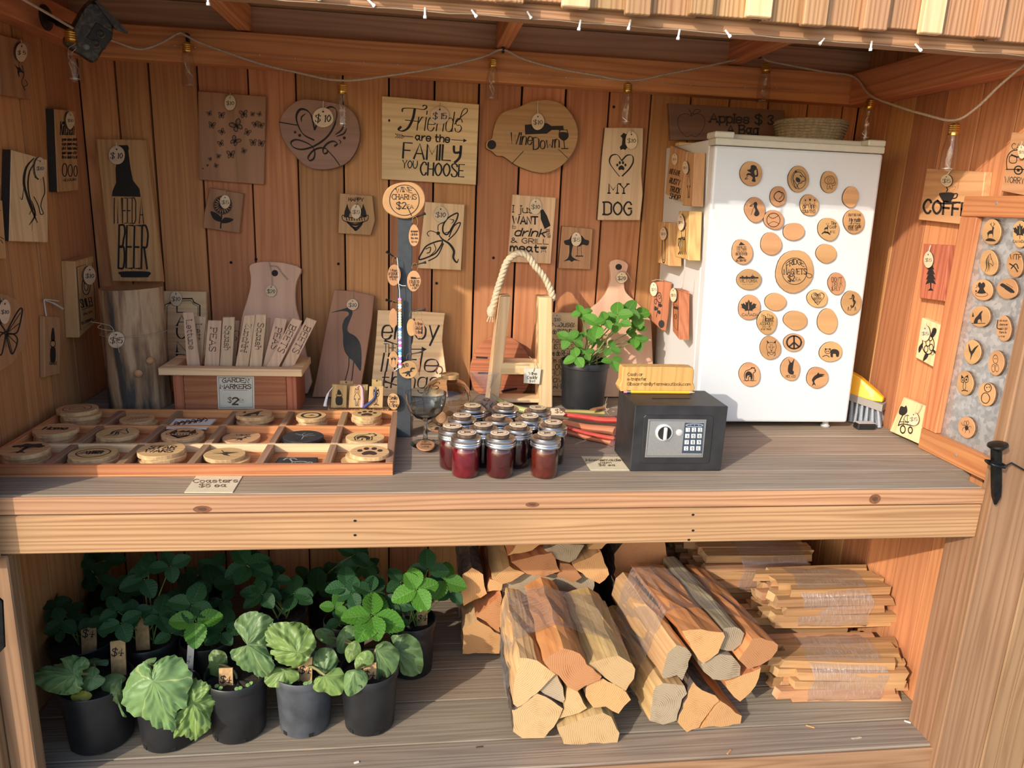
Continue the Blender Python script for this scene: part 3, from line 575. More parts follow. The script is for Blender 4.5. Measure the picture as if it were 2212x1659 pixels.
'bearup':[('c',[(-.3,.9),(.0,.75),(.3,.9),(.4,.5),(.3,.3),(.55,.0),(.5,-.3),(.3,-.2),(.3,-.9),(.05,-.9),(0,-.5),(-.05,-.9),(-.3,-.9),(-.3,-.2),(-.55,-.3),(-.5,.1),(-.3,.3),(-.4,.5)],.07),('d',-.12,.55,.05),('d',.12,.55,.05),('d',0,.42,.07)],
'tictac':[('l',[(-.7,.7),(.7,-.7)],.35),('l',[(-.7,-.7),(.7,.7)],.35)],
'bird':[('F',[(-.9,.1),(-.3,.15),(.0,.35),(.2,.3),(.9,.25),(.4,.05),(.2,-.15),(.5,-.5),(.0,-.3),(-.2,-.05)]),('l',[(-.1,.2),(-.4,.7)],.06)],
'swirl':[('c',blob(0,0,.9,.8,8,16,.06),.07)]+[('s',[(-.8+.2*i,-.3+.1*(i%3)),(-.5+.2*i,.3),(-.3+.15*i,-.2),(-.1+.1*i,.4)],.07) for i in range(6)],
'horserun':[('s',[(-.9,.5),(-.7,.75),(-.45,.55),(-.3,.2),(.3,.25),(.65,.1),(.8,-.3)],.12),('s',[(-.3,.2),(-.5,-.3),(-.7,-.8)],.07),('s',[(-.15,.0),(-.1,-.5),(-.3,-.8)],.07),('s',[(.55,.0),(.45,-.5),(.6,-.85)],.07),('s',[(.2,.0),(.3,-.45),(.15,-.8)],.07),('s',[(-.6,.7),(-.25,.75),(-.05,.55)],.1),('s',[(.65,.1),(.95,.1),(.9,-.4)],.1)],
}
MOT['campers']=[('f',[(-.85,.3),(-.62,.9),(-.55,.6),(-.4,.3),(-.5,-.1),(-.9,-.1)]),('f',[(.85,.3),(.62,.9),(.55,.6),(.4,.3),(.5,-.1),(.9,-.1)]),('f',[(-.4,.2),(-.15,.7),(.1,.45),(.3,.75),(.45,.2)]),('c',[(-1,.05),(-.5,-.1),(0,-.15),(.5,-.1),(1,.05),(.9,-.35),(0,-.5),(-.9,-.35)],.06)]+[('l',[(-.7+.2*i,-.12),(-.66+.2*i,-.32)],.07) for i in range(8)]+[('s',[(-.6,-.45),(-.1,-.9),(.1,-1),(.5,-.6)],.14),('s',[(.6,-.45),(.1,-.85),(-.3,-.75)],.12),('s',[(-.5,-.5),(0,-.65),(.5,-.5)],.16),('d',0,-.95,.12)]
# ---- price tags: a slice of branch on twine, its price burnt in
def price(par,plane,cx,cy,rx,ry,txt,tw=None,off=.007,slant=.12,hk=.62,seed=0,th=.004,mat='tagwood',wide=.74,tm='twine',lab=None):
    p=PL(plane.o+plane.n*off,plane.n); pts=[p.hit(*q) for q in blob(cx,cy,rx,ry,seed+int(cx),22,.035)]
    c=sum(pts,V())/len(pts); M=p.mat(c)
    b=MB(); b.prism(pts,p.n*-th,.0006,0,1); o=obj('price_tag',b,[MAT[mat],MAT['bark']],par,M=M)
    if lab: o['label']=lab
    a=ART(p); h=rx*hk
    a.text(txt,cx-rx*wide,cy+h*.62,cx+rx*wide*.92,cy+h*.62,h,wt=.2,serif=True,slant=slant,pen=.2); a.done(o,MAT['burn'],'price')
    a=ART(p,.0008); a.do([('d',cx,cy-ry*.62,rx*.1,ry*.09)]); a.done(o,MAT['burn'],'hole')
    if tw:
        pt=[]
        for i,q in enumerate(smooth(tw,4)): pt.append(p.hit(*q,off=.0015))
        b=MB(); b.tube(pt,.0011,5); obj('twine',b,MAT[tm],o,M=M,smooth=40)
    return o
wood('tagwood',(.80,.63,.44),(.68,.50,.32),'X',fig=5,scale=30,var=.12,bump=.03,lines=20)
wood('slice',(.54,.31,.145),(.43,.225,.10),'X',fig=4,scale=14,var=.2,bump=.03,fine=.3,lines=15)
# ---------------------------------------------------------------- signs on the back wall
Z1=zm(0,0,3.95);Z2=zm(540,0,3.95);Z3=zm(1080,0,3.95);Z4=zm(1600,0,3.606);Z5=zm(0,400,3.95);Z6=zm(540,400,3.95);Z7=zm(1080,400,3.95);Z8=zm(1560,320,2.963)
B1=zm(0,780,3.95);B2=zm(540,780,3.95);B3=zm(1080,780,3.95);B4=zm(1600,780,3.606);B5=zm(0,1180,3.464);B6=zm(500,1180,3.463);B7=zm(980,1160,3.324);B8=zm(1500,1150,3.107)
bw=lambda th:PY(YB-.002-th)
SER=dict(serif=True,pen=.2); SCR=dict(slant=.25,pen=.6,thin=.22)
bf=[(1787,970,38),(1890,985,48),(2080,975,58),(2155,975,34),(1808,1070,50),(2020,1075,86),(1895,1125,46),(2110,1130,48),(2180,1062,46),(1885,1225,46),(2005,1205,68),(2160,1218,50),(2080,1290,40),(1970,1320,58),(1865,1335,34),(1795,1358,28),(1770,1412,18),(1843,1415,32),(1732,1440,12),(2226,1070,46),(2228,1225,50),(2215,975,34)]
rr=random.Random(3)
o=plaque('wooden_sign','brown square board engraved with a flock of butterflies','sign',bw(.018),[(1688,775),(2270,822),(2252,1576),(1700,1534)],.018,MAT['walnutY'],[('m','bfly',x,y,s*.62,s*.6,rr.uniform(-.6,.6)) for x,y,s in bf],Z1)
price(o,bw(.018),497,222,12,17,'$10',[(497,200),(498,207),(497,213)])
o=plaque('wooden_sign','purplish brown oval wood slice engraved with a swirling heart','sign',bw(.024),smooth([(500,845),(650,865),(800,895),(900,985),(938,1110),(925,1240),(850,1370),(740,1430),(620,1448),(500,1430),(400,1350),(290,1210),(250,1080),(270,980),(350,890),(430,850)],3,True),.024,[MAT['mauve'],MAT['bark']] if 'mauve' in MAT else [MAT['walnutX'],MAT['bark']],[
 ('s',[(545,1195),(460,1150),(415,1080),(395,1000),(420,940),(470,935),(520,980),(550,1100)],22,.9),('s',[(552,1105),(600,1000),(650,930),(700,912),(738,945),(735,1020),(700,1110),(640,1185),(540,1250),(440,1275),(370,1255),(350,1215),(390,1192),(450,1205),(520,1240),(552,1290),(545,1350),(510,1370),(497,1340),(540,1285),(600,1262),(650,1270),(660,1300),(630,1310),(625,1270),(660,1225),(710,1205),(745,1225),(725,1245)],17,.9),
 ('s',[(440,1040),(440,1000),(475,970)],13,None,1),('s',[(725,1150),(780,1110),(805,1050)],15,None,1),('s',[(735,1165),(800,1140),(825,1095)],14,None,1),('d',385,1128,11),('d',424,1155,13),('d',805,1177,13),('s',[(755,1190),(775,1210),(765,1230)],9,None,1),('l',[(250,1042),(400,1068)],9),('l',[(660,1280),(720,1345),(765,1410)],8)],Z2)
price(o,bw(.024),698,254,23,21,'$ 10',[(699,218),(698,230),(699,240)],tm='white_twine')
o=plaque('wooden_sign','pale wooden board reading Friends are the family you choose','sign',bw(.02),[(1125,818),(1955,890),(1928,1578),(1122,1528)],.02,MAT['paleX'],[
 ('s',[(1300,950),(1310,925),(1400,925),(1480,935),(1508,915),(1495,897),(1475,905)],13,.3),('s',[(1405,935),(1390,1010),(1350,1090),(1300,1118),(1268,1105),(1285,1085)],22,.3),('l',[(1325,1025),(1430,1035)],7),
 ('t','riends',1425,1110,1800,1125,165,dict(wt=.075,slant=.2,pen=.5,thin=.3)),('s',[(1745,1060),(1800,1000),(1852,955),(1848,925),(1815,945),(1790,1020)],8,.4),
 ('t','are the',1410,1195,1700,1215,58,dict(wt=.24)),('l',[(1300,1160),(1390,1167)],6),('l',[(1720,1192),(1840,1200)],6),('f',[(1822,1183),(1852,1200),(1820,1215)])]+[('l',[(1240+18*i,1140+3*i),(1262+18*i,1160+2*i),(1240+18*i,1175+2*i)],6) for i in range(4)]+[
 ('t','FAMIL',1305,1345,1710,1370,128,dict(wt=.17,pen=.1,thin=.6)),('s',[(1740,1250),(1745,1300),(1790,1300)],20),('s',[(1800,1250),(1790,1340),(1750,1385)],22),('t','YOU',1300,1430,1425,1438,62,dict(wt=.17)),('t','CHOOSE',1455,1490,1825,1510,105,dict(wt=.17,pen=.1,thin=.6)),('d',1188,1028,9,12)],Z2)
price(o,bw(.02),950,249,20,20,'$ 15',[(951,222),(950,235)])
wd=[(0,930),(60,1050+0),(0,1180)]
o=plaque('wooden_sign','dark round tree slice with a knot reading Wine Down','sign',bw(.026),smooth([(410,850),(520,880),(610,970),(660,1080),(665,1190),(620,1310),(520,1420),(400,1475),(280,1465),(140,1410),(30,1335),(-25,1330),(-70,1290),(-118,1262),(-112,1205),(-70,1180),(-50,1080),(-10,990),(60,940),(150,918),(250,870),(330,855)],3,True),.026,[MAT['alderX'],MAT['bark']],[
 ('f',[(212,1065),(400,1050),(440,1075),(540,1072),(545,1108),(440,1110),(400,1140),(215,1148)]),('l',[(505,1110),(570,1108)],6),('F',[(510,1130),(580,1135),(575,1180),(545,1200),(515,1180)]),('s',[(512,1110),(505,1165),(545,1198),(582,1165),(572,1108)],7),('l',[(545,1198),(552,1265)],8),('l',[(525,1268),(580,1268)],9),
 ('t','Wine',85,1232,270,1232,98,dict(wt=.16,slant=.22,pen=.5,thin=.25)),('t','Down',285,1275,505,1255,98,dict(wt=.16,slant=.15,pen=.5,thin=.25)),('d',-70,1235,38,40),('l',[(100,1398),(200,1290)],6),('l',[(500,1275),(580,1350)],5)],Z3)
price(o,bw(.026),1162,263,14,18,'$10',[(1162,217),(1161.5,235),(1163,250)],tm='white_twine')
o=plaque('wooden_sign','tall pale live-edge board with paw heart reading I love my dog','sign',PY(YB-.024),[(897,1088),(1222,1090),(1218,1330),(1208,1480),(1220,1660),(1195,1880),(832,1878),(845,1700),(872,1330)],.022,[MAT['maple2Y'] if 'maple2Y' in MAT else MAT['paleY'],MAT['bark']],[
 ('f',[(1040,1150),(1055,1132),(1075,1145),(1085,1140),(1088,1160),(1072,1180),(1068,1230),(1088,1255),(1070,1280),(1050,1272),(1030,1280),(1022,1255),(1040,1235),(1045,1180),(1028,1160)]),
 ('s',[(1040,1370),(1085,1325),(1130,1330),(1135,1385),(1100,1445),(1045,1500)],13,.6),('s',[(1035,1365),(1000,1320),(950,1330),(935,1385),(975,1450),(1020,1505)],13,.6),('m','paw',1036,1415,48,46),
 ('t','MY',930,1648,1092,1650,80,dict(wt=.17,serif=True)),('t','DOG',888,1830,1120,1832,105,dict(wt=.17,serif=True))],Z3)
price(o,PY(YB-.024),1364,303,13,20,'$10',[(1364,276),(1363,288)])
o=plaque('wooden_sign','tall board with dark bottle silhouette reading I need a beer','sign',lean(YB-.05,1.26,YB-.022,1.66),[(820,1183),(1245,1192),(1388,2405),(960,2400)],.018,MAT['alder2Y'] if 'alder2Y' in MAT else MAT['alderY'],[
 ('f',[(1010,1240),(1090,1238),(1100,1262),(1095,1290),(1115,1440),(1135,1540),(1190,1610),(1200,1680),(955,1675),(960,1630),(990,1560),(985,1440),(1010,1290)]),
 ('t','I NEED A',975,1905,1225,1905,215,dict(wt=.05)),('t','BEER',1010,2287,1255,2292,365,dict(wt=.055)),('F',[(1025,2318),(1270,2318),(1268,2358),(1245,2366),(1050,2366),(1030,2350)])],Z1)
price(o,lean(YB-.05,1.26,YB-.022,1.66),252,335,18,20,'$ 10',[(251,308),(252,320)],tm='white_twine')
o=plaque('wooden_sign','small brown live-edge board engraved with a single sunflower','sign',bw(.018),[(1790,20),(2078,72),(2042,410),(1730,365),(1745,220)],.018,MAT['walnutY'],[('m','sunflower',1900,170,92,92),('s',[(1890,255),(1882,365)],12),('F',[(1798,222),(1850,240),(1885,275),(1880,312),(1830,295),(1805,260)]),('F',[(1890,310),(1920,275),(1992,292),(1950,320),(1900,325)])],Z5)
price(o,bw(.018),486,436,11,15,'$5',[(486,411),(487,420)])
o=plaque('wooden_sign','small brown board engraved with a campfire badge reading Happy Campers','sign',bw(.02),[(765,68),(1045,90),(1068,300),(1030,430),(752,410)],.02,[MAT['alderY'],MAT['bark']],[('t','HAPPY',842,135,968,138,28,dict(wt=.28)),('m','campers',898,262,108,118)],Z6)
price(o,bw(.02),769,457,11,16,'$5',[(769,420),(769,432),(770,445)])
o=plaque('wooden_sign','pale smooth board engraved with a line dragonfly','sign',bw(.02),[(1495,142),(1832,165),(1800,727),(1432,710)],.02,MAT['paleY'],[
 ('c',[(1648,400),(1650,340),(1690,280),(1770,238),(1765,290),(1730,350),(1685,420)],13),('s',[(1690,470),(1760,400),(1795,320),(1740,350),(1700,440)],10),('s',[(1700,290),(1740,300),(1715,330)],8,None,1),('s',[(1660,410),(1700,395),(1730,360)],7),
 ('c',[(1445,635),(1470,570),(1520,510),(1640,475),(1600,560),(1550,600)],13),('s',[(1525,645),(1600,600),(1650,500)],10),('s',[(1500,545),(1540,530),(1535,570),(1510,580)],8),('s',[(1570,500),(1585,550),(1540,600)],7),
 ('s',[(1605,410),(1640,460),(1700,500),(1740,560),(1735,620),(1765,660),(1778,630)],20,None,1),('d',1606,410,16),('s',[(1605,385),(1608,340),(1650,320)],7),('s',[(1590,405),(1540,390),(1512,410),(1525,435)],7)],Z6)
price(o,bw(.02),952,463,15,18,'$10',[(952,438),(953,447)])
o=plaque('wooden_sign','pale board lettered I just want to drink beer and grill meat','sign',bw(.02),[(108,78),(480,106),(432,672),(65,655)],.02,MAT['paleY'],[
 ('t','I jus',112,230,285,238,58,dict(wt=.15,serif=True)),('t','WANT',108,328,320,332,62,dict(wt=.26)),('t','to',100,370,132,372,32,dict(wt=.14,slant=.2)),('t','drink',125,430,380,440,62,dict(wt=.24,slant=.25)),('t','& GRILL',95,488,412,505,40,dict(wt=.2)),('t','meat',88,560,325,570,58,dict(wt=.27)),('m','grill',372,545,30,32),('t','BEER',395,378,405,450,26,dict(wt=.22)),
 ('f',[(345,215),(368,205),(402,262),(432,345),(382,375),(348,290)])],Z7)
price(o,bw(.02),1157,446,13,17,'$10',[(1158,424),(1158,432)])
o=plaque('wooden_sign','small reddish board engraved with a tree and rope swing','sign',bw(.02),[(530,348),(793,372),(770,720),(498,710)],.02,[MAT['alderY'],MAT['bark']],[('m','swingtree',648,540,118,130)],Z7)
price(o,bw(.02),1245,517,11,15,'$5',[(1246,488),(1246,502)])
# ---------------------------------------------------------------- signs on the left wall
lw=lambda th:PXl(XL+.002+th)
o=plaque('wooden_sign','dark brown board with a bird at a flower, topmost on the left wall','sign',lw(.02),[(-10,290),(262,362),(265,852),(10,808)],.02,MAT['walnutY'],[('m','bird',160,600,55,90,.6),('s',[(190,560),(205,640),(185,700),(215,770)],5),('s',[(215,680),(235,720),(205,740)],5)],Z1)
price(o,lw(.02),47,113,12,21,'$ 5',[(45,85),(47,95)])
o=plaque('wooden_sign','narrow board lettered with kitchen rules on the left wall','sign',lw(.022),[(466,930),(640,945),(668,1625),(495,1640)],.022,[MAT['alderY'],MAT['char_dark']],[('t','Kitchen',515,1150,630,1150,110,dict(wt=.09,slant=.2,pen=.5))]+[('t',w_,530+46*(i//5),1200+38*(i%5),565+46*(i//5),1200+38*(i%5),24,dict(wt=.2)) for i,w_ in enumerate(['gram','cups','pint','quart','litre','ounce','pound','taste','spoon','dash','pinch','mug','bake','stir','boil'])]+[('o',552,1450,20,55,8),('o',600,1455,18,50,7),('o',645,1460,14,45,7),('t','MEASURE',540,1548,655,1540,20,dict(wt=.2))],Z1)
price(o,lw(.022),152,260,9,19,'$10',[(149,238),(150,247)])
o=plaque('wooden_sign','pale striped board engraved with a horse head on the left wall','sign',lw(.02),[(100,-302),(400,-220),(410,490),(82,478)],.02,[MAT['paleY'],MAT['char_dark']],[
 ('s',[(290,-230),(225,-150),(205,-20),(240,120),(285,240),(320,320)],26,.5,1),('s',[(320,-215),(255,-120),(240,10),(265,150),(310,260)],14,.5,1),('s',[(205,0),(190,120),(170,100)],7,.5,1),('s',[(270,130),(300,250),(250,340)],13,None,1),('s',[(330,-200),(345,-120),(370,-60),(382,60),(360,120),(350,180),(370,240),(345,245),(330,180),(290,100)],7),('s',[(300,-70),(325,-50)],9),('s',[(280,300),(272,390)],6,None,1),('s',[(250,250),(280,200)],5)],Z5)
price(o,lw(.02),87,363,11,24,'$10',[(80,345),(86,348)])
o=plaque('wooden_sign','round tree slice engraved with a monarch butterfly on the left wall','sign',lw(.02),smooth([(-60,930),(40,925),(130,970),(205,1070),(238,1200),(215,1350),(150,1470),(60,1560),(-40,1590),(-120,1500),(-170,1250),(-130,1020)],4,True),.02,[MAT['alderY'],MAT['bark']],[('s',[(55,1230),(52,1380)],16,None,1),('c',[(62,1255),(110,1150),(165,1060),(190,1060),(180,1140),(150,1250),(100,1270)],12),('c',[(62,1270),(120,1275),(150,1320),(130,1400),(100,1440),(70,1350)],11),('l',[(65,1255),(175,1090)],6),('l',[(65,1258),(165,1180)],6),('l',[(65,1275),(105,1430)],6),('l',[(65,1275),(140,1350)],6),('c',[(45,1255),(10,1190),(-40,1130),(-60,1160),(-30,1240)],12),('c',[(45,1270),(0,1290),(-20,1400),(10,1450),(35,1360)],11)],Z5)
price(o,lw(.02),11,673,12,27,'$10',[(2,642),(6,652)])
o=plaque('wooden_tag','slim wooden tag with cactus engraving on the left wall','tag',lw(.012),[(378,1118),(515,1125),(510,1612),(385,1640)],.012,MAT['alderY'],[('m','cactus',452,1360,48,150),('t','CANDLE',425,1530,485,1530,24,dict(wt=.2))],Z5)
b=MB(); pl=lw(.012); b.tube([pl.hit(x/3.95,400+y/3.95,off=.003) for x,y in smooth([(395,1115),(385,1050),(378,985),(400,975),(500,990)],4)],.0016,6); b.tube([pl.hit(x/3.95,400+y/3.95,off=.004) for x,y in smooth([(395,985),(460,1010),(535,1055)],4)],[.0016]*4+[.003]*5,6); obj('bow',b,MAT['white_twine'],o,smooth=40)
pl=PL((XL+.045,0,0),(1,0,0))
o=plaque('sign_block','thick wooden block sign reading Smile near the left corner','sign',lw(.036),[(640,650),(795,605),(828,1165),(678,1300)],.036,MAT['alderY'],[('l',[(655,700),(790,660),(818,1140),(690,1240),(655,700)],5),('o',735,860,34,75,7),('o',735,860,18,40,6),('t','SMILE!',695,1045,790,1025,70,dict(wt=.13)),('l',[(700,1065),(790,1030)],5),('t','you are',715,1110,790,1085,24,dict(wt=.16)),('t','on camera',700,1190,795,1150,30,dict(wt=.14))],Z5)
price(o,lw(.036),194,595,13,20,'$10',[(186,560),(188,573)])
o=plaque('wooden_sign','yellowish board cut off at the left edge of the photo','sign',lw(.018),[(-160,60),(20,130),(55,630),(-140,640)],.018,MAT['alder2Y'] if 'alder2Y' in MAT else MAT['alderY'],[('s',[(-20,420),(0,440),(35,460)],5),('s',[(-20,480),(5,470),(25,495)],5),('s',[(-30,210),(5,215)],6)],Z5)
# ---------------------------------------------------------------- fridge
plain('enamel',(.63,.645,.665),.28,0,.01); plain('fridge_side',(.66,.66,.66),.35); plain('fridge_trim',(.56,.53,.44),.45,0,.04); plain('gasket',(.45,.45,.45),.6)
FY=1.973
fr=empty('mini_fridge',(1.05,2.2,ZT),'white waist-high mini fridge covered with round wooden magnets','fridge')
def sheared(y0,y1,z0,z1,il=0,ir=0):
    """upright box between two heights, following the slight lean of the cabinet"""
    f=lambda z:(z-ZT)/.835; b=MB(); vs=[]
    for z in (z0,z1):
        xl=.812+(.782-.812)*f(z)+il; xr=1.292+(1.272-1.292)*f(z)-ir
        for y in (y0,y1): vs+=[(xl,y,z),(xr,y,z)]
    return b.add(vs,[(0,2,3,1),(4,5,7,6),(0,1,5,4),(2,6,7,3),(0,4,6,2),(1,3,7,5)])
obj('body',sheared(FY+.052,YB-.02,ZT+.018,1.705,.004,.004),MAT['fridge_side'],fr,bevel=.004)
obj('gasket',sheared(FY+.044,FY+.052,ZT+.03,1.69,.008,.008),MAT['gasket'],fr)
obj('door',sheared(FY,FY+.044,ZT+.022,1.686),MAT['enamel'],fr,bevel=.007)
b=sheared(FY-.004,FY+.05,1.687,1.705); obj('door_trim',b,MAT['fridge_trim'],fr,bevel=.003)
b=MB(); b.cbox(.780,.835,FY-.003,FY+.06,1.7055,1.722,.003); b.cbox(1.222,1.274,FY-.003,FY+.06,1.7055,1.722,.003); b.cbox(.834,1.223,FY+.03,FY+.06,1.7055,1.720,.003); obj('top_edge',b,MAT['fridge_trim'],fr)
for x in (.86,1.24):
    b=MB(); b.lathe([(.012,0),(.014,.004),(.010,.008),(.008,.019)],(x,FY+.03,ZT+.0006),14); obj('foot',b,MAT['gasket'],fr,smooth=40)
b=MB(); b.cbox(.83,1.27,FY+.06,YB-.05,ZT+.004,ZT+.0175,.001); obj('base',b,MAT['dark'],fr)
# magnets
GP=PXr(1.4172); FP=PY(FY-.0072); FP2=PY(FY-.0125)
def magnet(cx,cy,rx,ry,label,cmds=(),z=Z8,pl=FP,th=.0068,k=0,grp=None):
    o=plaque('fridge_magnet' if pl is not GP else 'wooden_magnet',label,'magnet',pl,blob(cx,cy,rx*.97,ry*.97,int(cx*7+cy),24,.05),th,[MAT['slice'],MAT['bark']],[],z,bev=.0012,group=grp)
    if cmds:
        a=ART(pl,.0004); x0,y0=z([(0,0)])[0]; s=z([(1,0)])[0][0]-x0; a.T=lambda q:(x0+q[0]*s,y0+q[1]*s); a.do(cmds); a.done(o,MAT['burn'])
    return o
def mm(name,cx,cy,s,sy=None,rot=0): return ('m',name,cx,cy,s,sy or s,rot)
def T(t,cx,y,w,h,wt=.17,**k): return ('t',t,cx-w/2,y,cx+w/2,y,h,dict(wt=wt,**k))
fm='round fridge door magnet '
magnet(187,163,70,86,fm+'engraved with a frog sitting on a chair',[mm('frogsit',190,160,52,64)])
magnet(490,198,70,86,fm+'engraved with a cougar head in a circle',[mm('cougside',490,200,52,64)])
magnet(687,217,58,70,fm+'engraved with a standing lion',[mm('lion',688,215,42,50)])
magnet(361,310,53,70,fm+'between frog and cougar magnets, faint curled drawing',[('c',blob(365,310,28,36,3,10,.2),5),('s',[(340,290),(365,275),(385,300),(365,325)],4),('s',[(345,335),(370,345),(390,330)],4)])
magnet(825,313,53,70,fm+'with pale plain face, topmost at the right',[])
magnet(212,395,69,82,fm+'engraved with a duck',[mm('duck',208,392,44,56)])
magnet(333,459,66,66,fm+'engraved with a baseball',[mm('baseball',328,460,46,48)])
magnet(560,365,60,73,fm+'with three glasses reading of wine counted',[mm('wineglass',533,338,10,18),mm('wineglass',562,335,14,22),mm('wineglass',592,338,10,18),T('OF WINE',556,388,80,22,.22),T('COUNTED',553,415,84,20,.2),T('its not about',556,365,70,9)])
magnet(846,470,68,83,fm+'with six lines of lettering at the right',[T("DON'T BE FAKE",850,435,80,15),T('My rude',848,470,70,24,.2,slant=.2),T('will offend',848,488,70,12),T('your rude',846,510,80,22,.18,slant=.2),T("YOU'LL CRY",840,527,62,15)])
magnet(460,535,71,59,fm+'oval with plain yellowish face below the baseball',[])
magnet(315,613,69,76,fm+'with plain face and a lighter scar beside the bend over magnet',[])
magnet(683,519,69,78,fm+'with small moose and lettering',[mm('deer',668,512,26,34),T('Tiny',712,490,34,20,slant=.2),T('CAMP',710,514,44,18,.18),T('LIFE',700,545,46,16),('s',[(640,548),(660,535),(690,552)],7)])
magnet(130,665,70,83,fm+'lettered where do you think and bend over',[('f',[(105,622),(120,600),(148,620)]),T('WHERE DO',122,640,62,13),T('YOU THINK',124,655,64,13),T('THE BUS IS',124,668,62,9),T('BEND OVER',124,686,72,16,.2),('f',[(92,708),(115,688),(150,706)]),T("& I'LL SHOW YOU",120,726,64,14)])
magnet(668,675,69,62,fm+'pale oval with plain face right of the big sign',[])
bg_=magnet(465,790,127,140,'big round wooden fridge sign reading Fridge magnets two dollars each',[('o',463,788,80,85,4),('t','FRIDGE',412,770,525,760,32,dict(wt=.17,serif=True,arc=22)),('t','MAGNETS',396,808,538,806,34,dict(wt=.17,serif=True)),('t','$2',423,852,464,850,34,dict(wt=.2,serif=True)),('t','EA',472,850,502,849,21,dict(wt=.15)),('c',[(535,800),(572,810),(570,828),(548,828)],4)],th=.011)
magnet(174,842,82,68,fm+'with a city skyline reading Victoria',[mm('skyline',172,828,60,34),T('VICTORIA',168,860,112,24,.13),T('CANADA',165,875,70,6)])
magnet(735,867,58,71,fm+"lettered don't drink and fly",[T("DON'T",735,855,66,28,.12),T('DRINK',737,882,64,24,.1),T('& FLY',728,912,54,26,.14)])
magnet(176,1021,72,84,fm+'with maple leaf and player reading Canada',[mm('maple',170,1015,52,48),T('CANADA',178,1074,104,16,.2,slant=.15)])
magnet(343,985,70,59,fm+'oval with plain face under the big sign on the left',[])
magnet(611,963,68,60,fm+'with a heart reading Happy Valentines Day',[mm('heart',612,962,44,42),T('Happy',608,948,44,22,.12,slant=.2),T('Valentines',605,970,62,20,.1,slant=.2),T('Day',610,990,34,20,.12,slant=.2)])
magnet(829,990,67,78,fm+'engraved with a seahorse',[mm('seahorse',830,985,44,60)])
magnet(289,1115,69,77,fm+"lettered I'm the nicest",[T("I'm The",288,1082,70,20,.1),T('Nicest',294,1108,66,30,.17,slant=.25),T('ASSHOLE',284,1132,84,20,.15),T('you will',282,1148,50,14,.12),T('ever meet',282,1165,66,16,.12)])
magnet(471,1103,78,64,fm+'oval with plain face beside the peace sign',[])
magnet(676,1110,68,82,fm+'reddish with plain face above the panda',[])
magnet(310,1280,68,78,fm+'engraved with a cougar face seen from the front',[mm('cougar',315,1278,42,52)])
magnet(460,1245,67,60,fm+'with a peace sign',[mm('peace',460,1243,54,48)])
magnet(697,1305,77,65,fm+'engraved with a panda bear',[mm('panda',697,1308,60,52)])
magnet(178,1450,71,78,fm+'engraved with a walking bear',[mm('bear',176,1446,46,54)])
magnet(438,1415,65,76,fm+'engraved with a donkey head',[mm('donkey',440,1405,48,58),T('NICE ASS',438,1468,64,15)])
magnet(611,1470,70,72,fm+'engraved with a leaping fish',[mm('fish',612,1478,50,46)])
# boards hung on the fridge side
sp=lambda th:PXr(.79-th)
o=plaque('wooden_sign','brown lettered board highest on the fridge side, at the back','sign',PXr(.770),[(1455,1240),(1597,1295),(1545,1713),(1410,1655)],.012,MAT['alderY'],[('t',t_,1445,y_,1530,y_+22,44,dict(wt=.18)) for t_,y_ in (('MY FAVE',1480),('RUSTY',1560),('TRUCK',1630),('SHOP',1690))],Z3)
price(o,PXr(.775),1457,344,6,13,'$5',[(1460,320),(1458,330)])
o=plaque('wooden_sign','brown board with long-legged figure at the top of the fridge side','sign',PXr(.752),[(1600,1302),(1658,1302),(1640,1760),(1555,1752)],.032,MAT['alderY'],[('m','bearup',1610,1560,26,130)],Z3)
price(o,PXr(.752),1480,362,6,14,'$5',[(1484,330),(1482,345)])
o=plaque('wooden_sign','yellowish block with penguin outline on the fridge side','sign',PXr(.745),[(1350,312),(1442,320),(1438,688),(1345,660)],.04,MAT['alder2Y'] if 'alder2Y' in MAT else MAT['alderY'],[('m','penguin',1396,520,34,150)],Z7)
price(o,PXr(.745),1432,505,7,14,'$5',[(1436,478),(1434,488),(1427,492)])
o=plaque('wooden_sign','yellowish block with octopus engraving on the fridge side','sign',PXr(.748),[(1525,222),(1618,222),(1604,640),(1495,610)],.036,MAT['alder2Y'] if 'alder2Y' in MAT else MAT['alderY'],[('m','octopus',1560,460,46,140)],Z7)
price(o,PXr(.748),1470,480,7,18,'$5',[(1472,456),(1471,464)])
pr=PL(gy(1430,660,2.24),(-.3,-.95,0))
o=plaque('wooden_sign','reddish live-edge slab with rose engraving hanging beside the fridge','sign',pr,[(1318,828),(1400,815),(1468,835),(1445,1000),(1440,1100),(1415,1247),(1380,1238),(1262,1128),(1292,960)],.016,[MAT['redcedarY'],MAT['bark']],[('m','rose',1352,1020,60,110),('d',1378,1185,26,34)],Z7)
price(o,pr,1412,625,8,15,'$5',[(1408,607),(1420,604),(1432,606)])
o=plaque('wooden_tag','slim red wooden tag hung on string on the fridge side','tag',PXr(.755),[(1468,878),(1532,905),(1527,1318),(1474,1250)],.03,MAT['redcedarY'],[('l',[(1480,1010),(1520,1030),(1516,1240),(1484,1205),(1480,1010)],3),('t','ladies',1482,1050,1516,1062,26,dict(wt=.15)),('o',1498,1120,9,20,4)],Z7)
b=MB(); pp=PXr(.75); b.tube([pp.hit(*q) for q in Z7([(1575,735),(1570,800),(1560,870),(1530,890)])],.001,5); obj('string',b,MAT['twine'],o)
price(o,PXr(.755),1454,637,7,15,'$5',[(1460,622),(1456,624)])
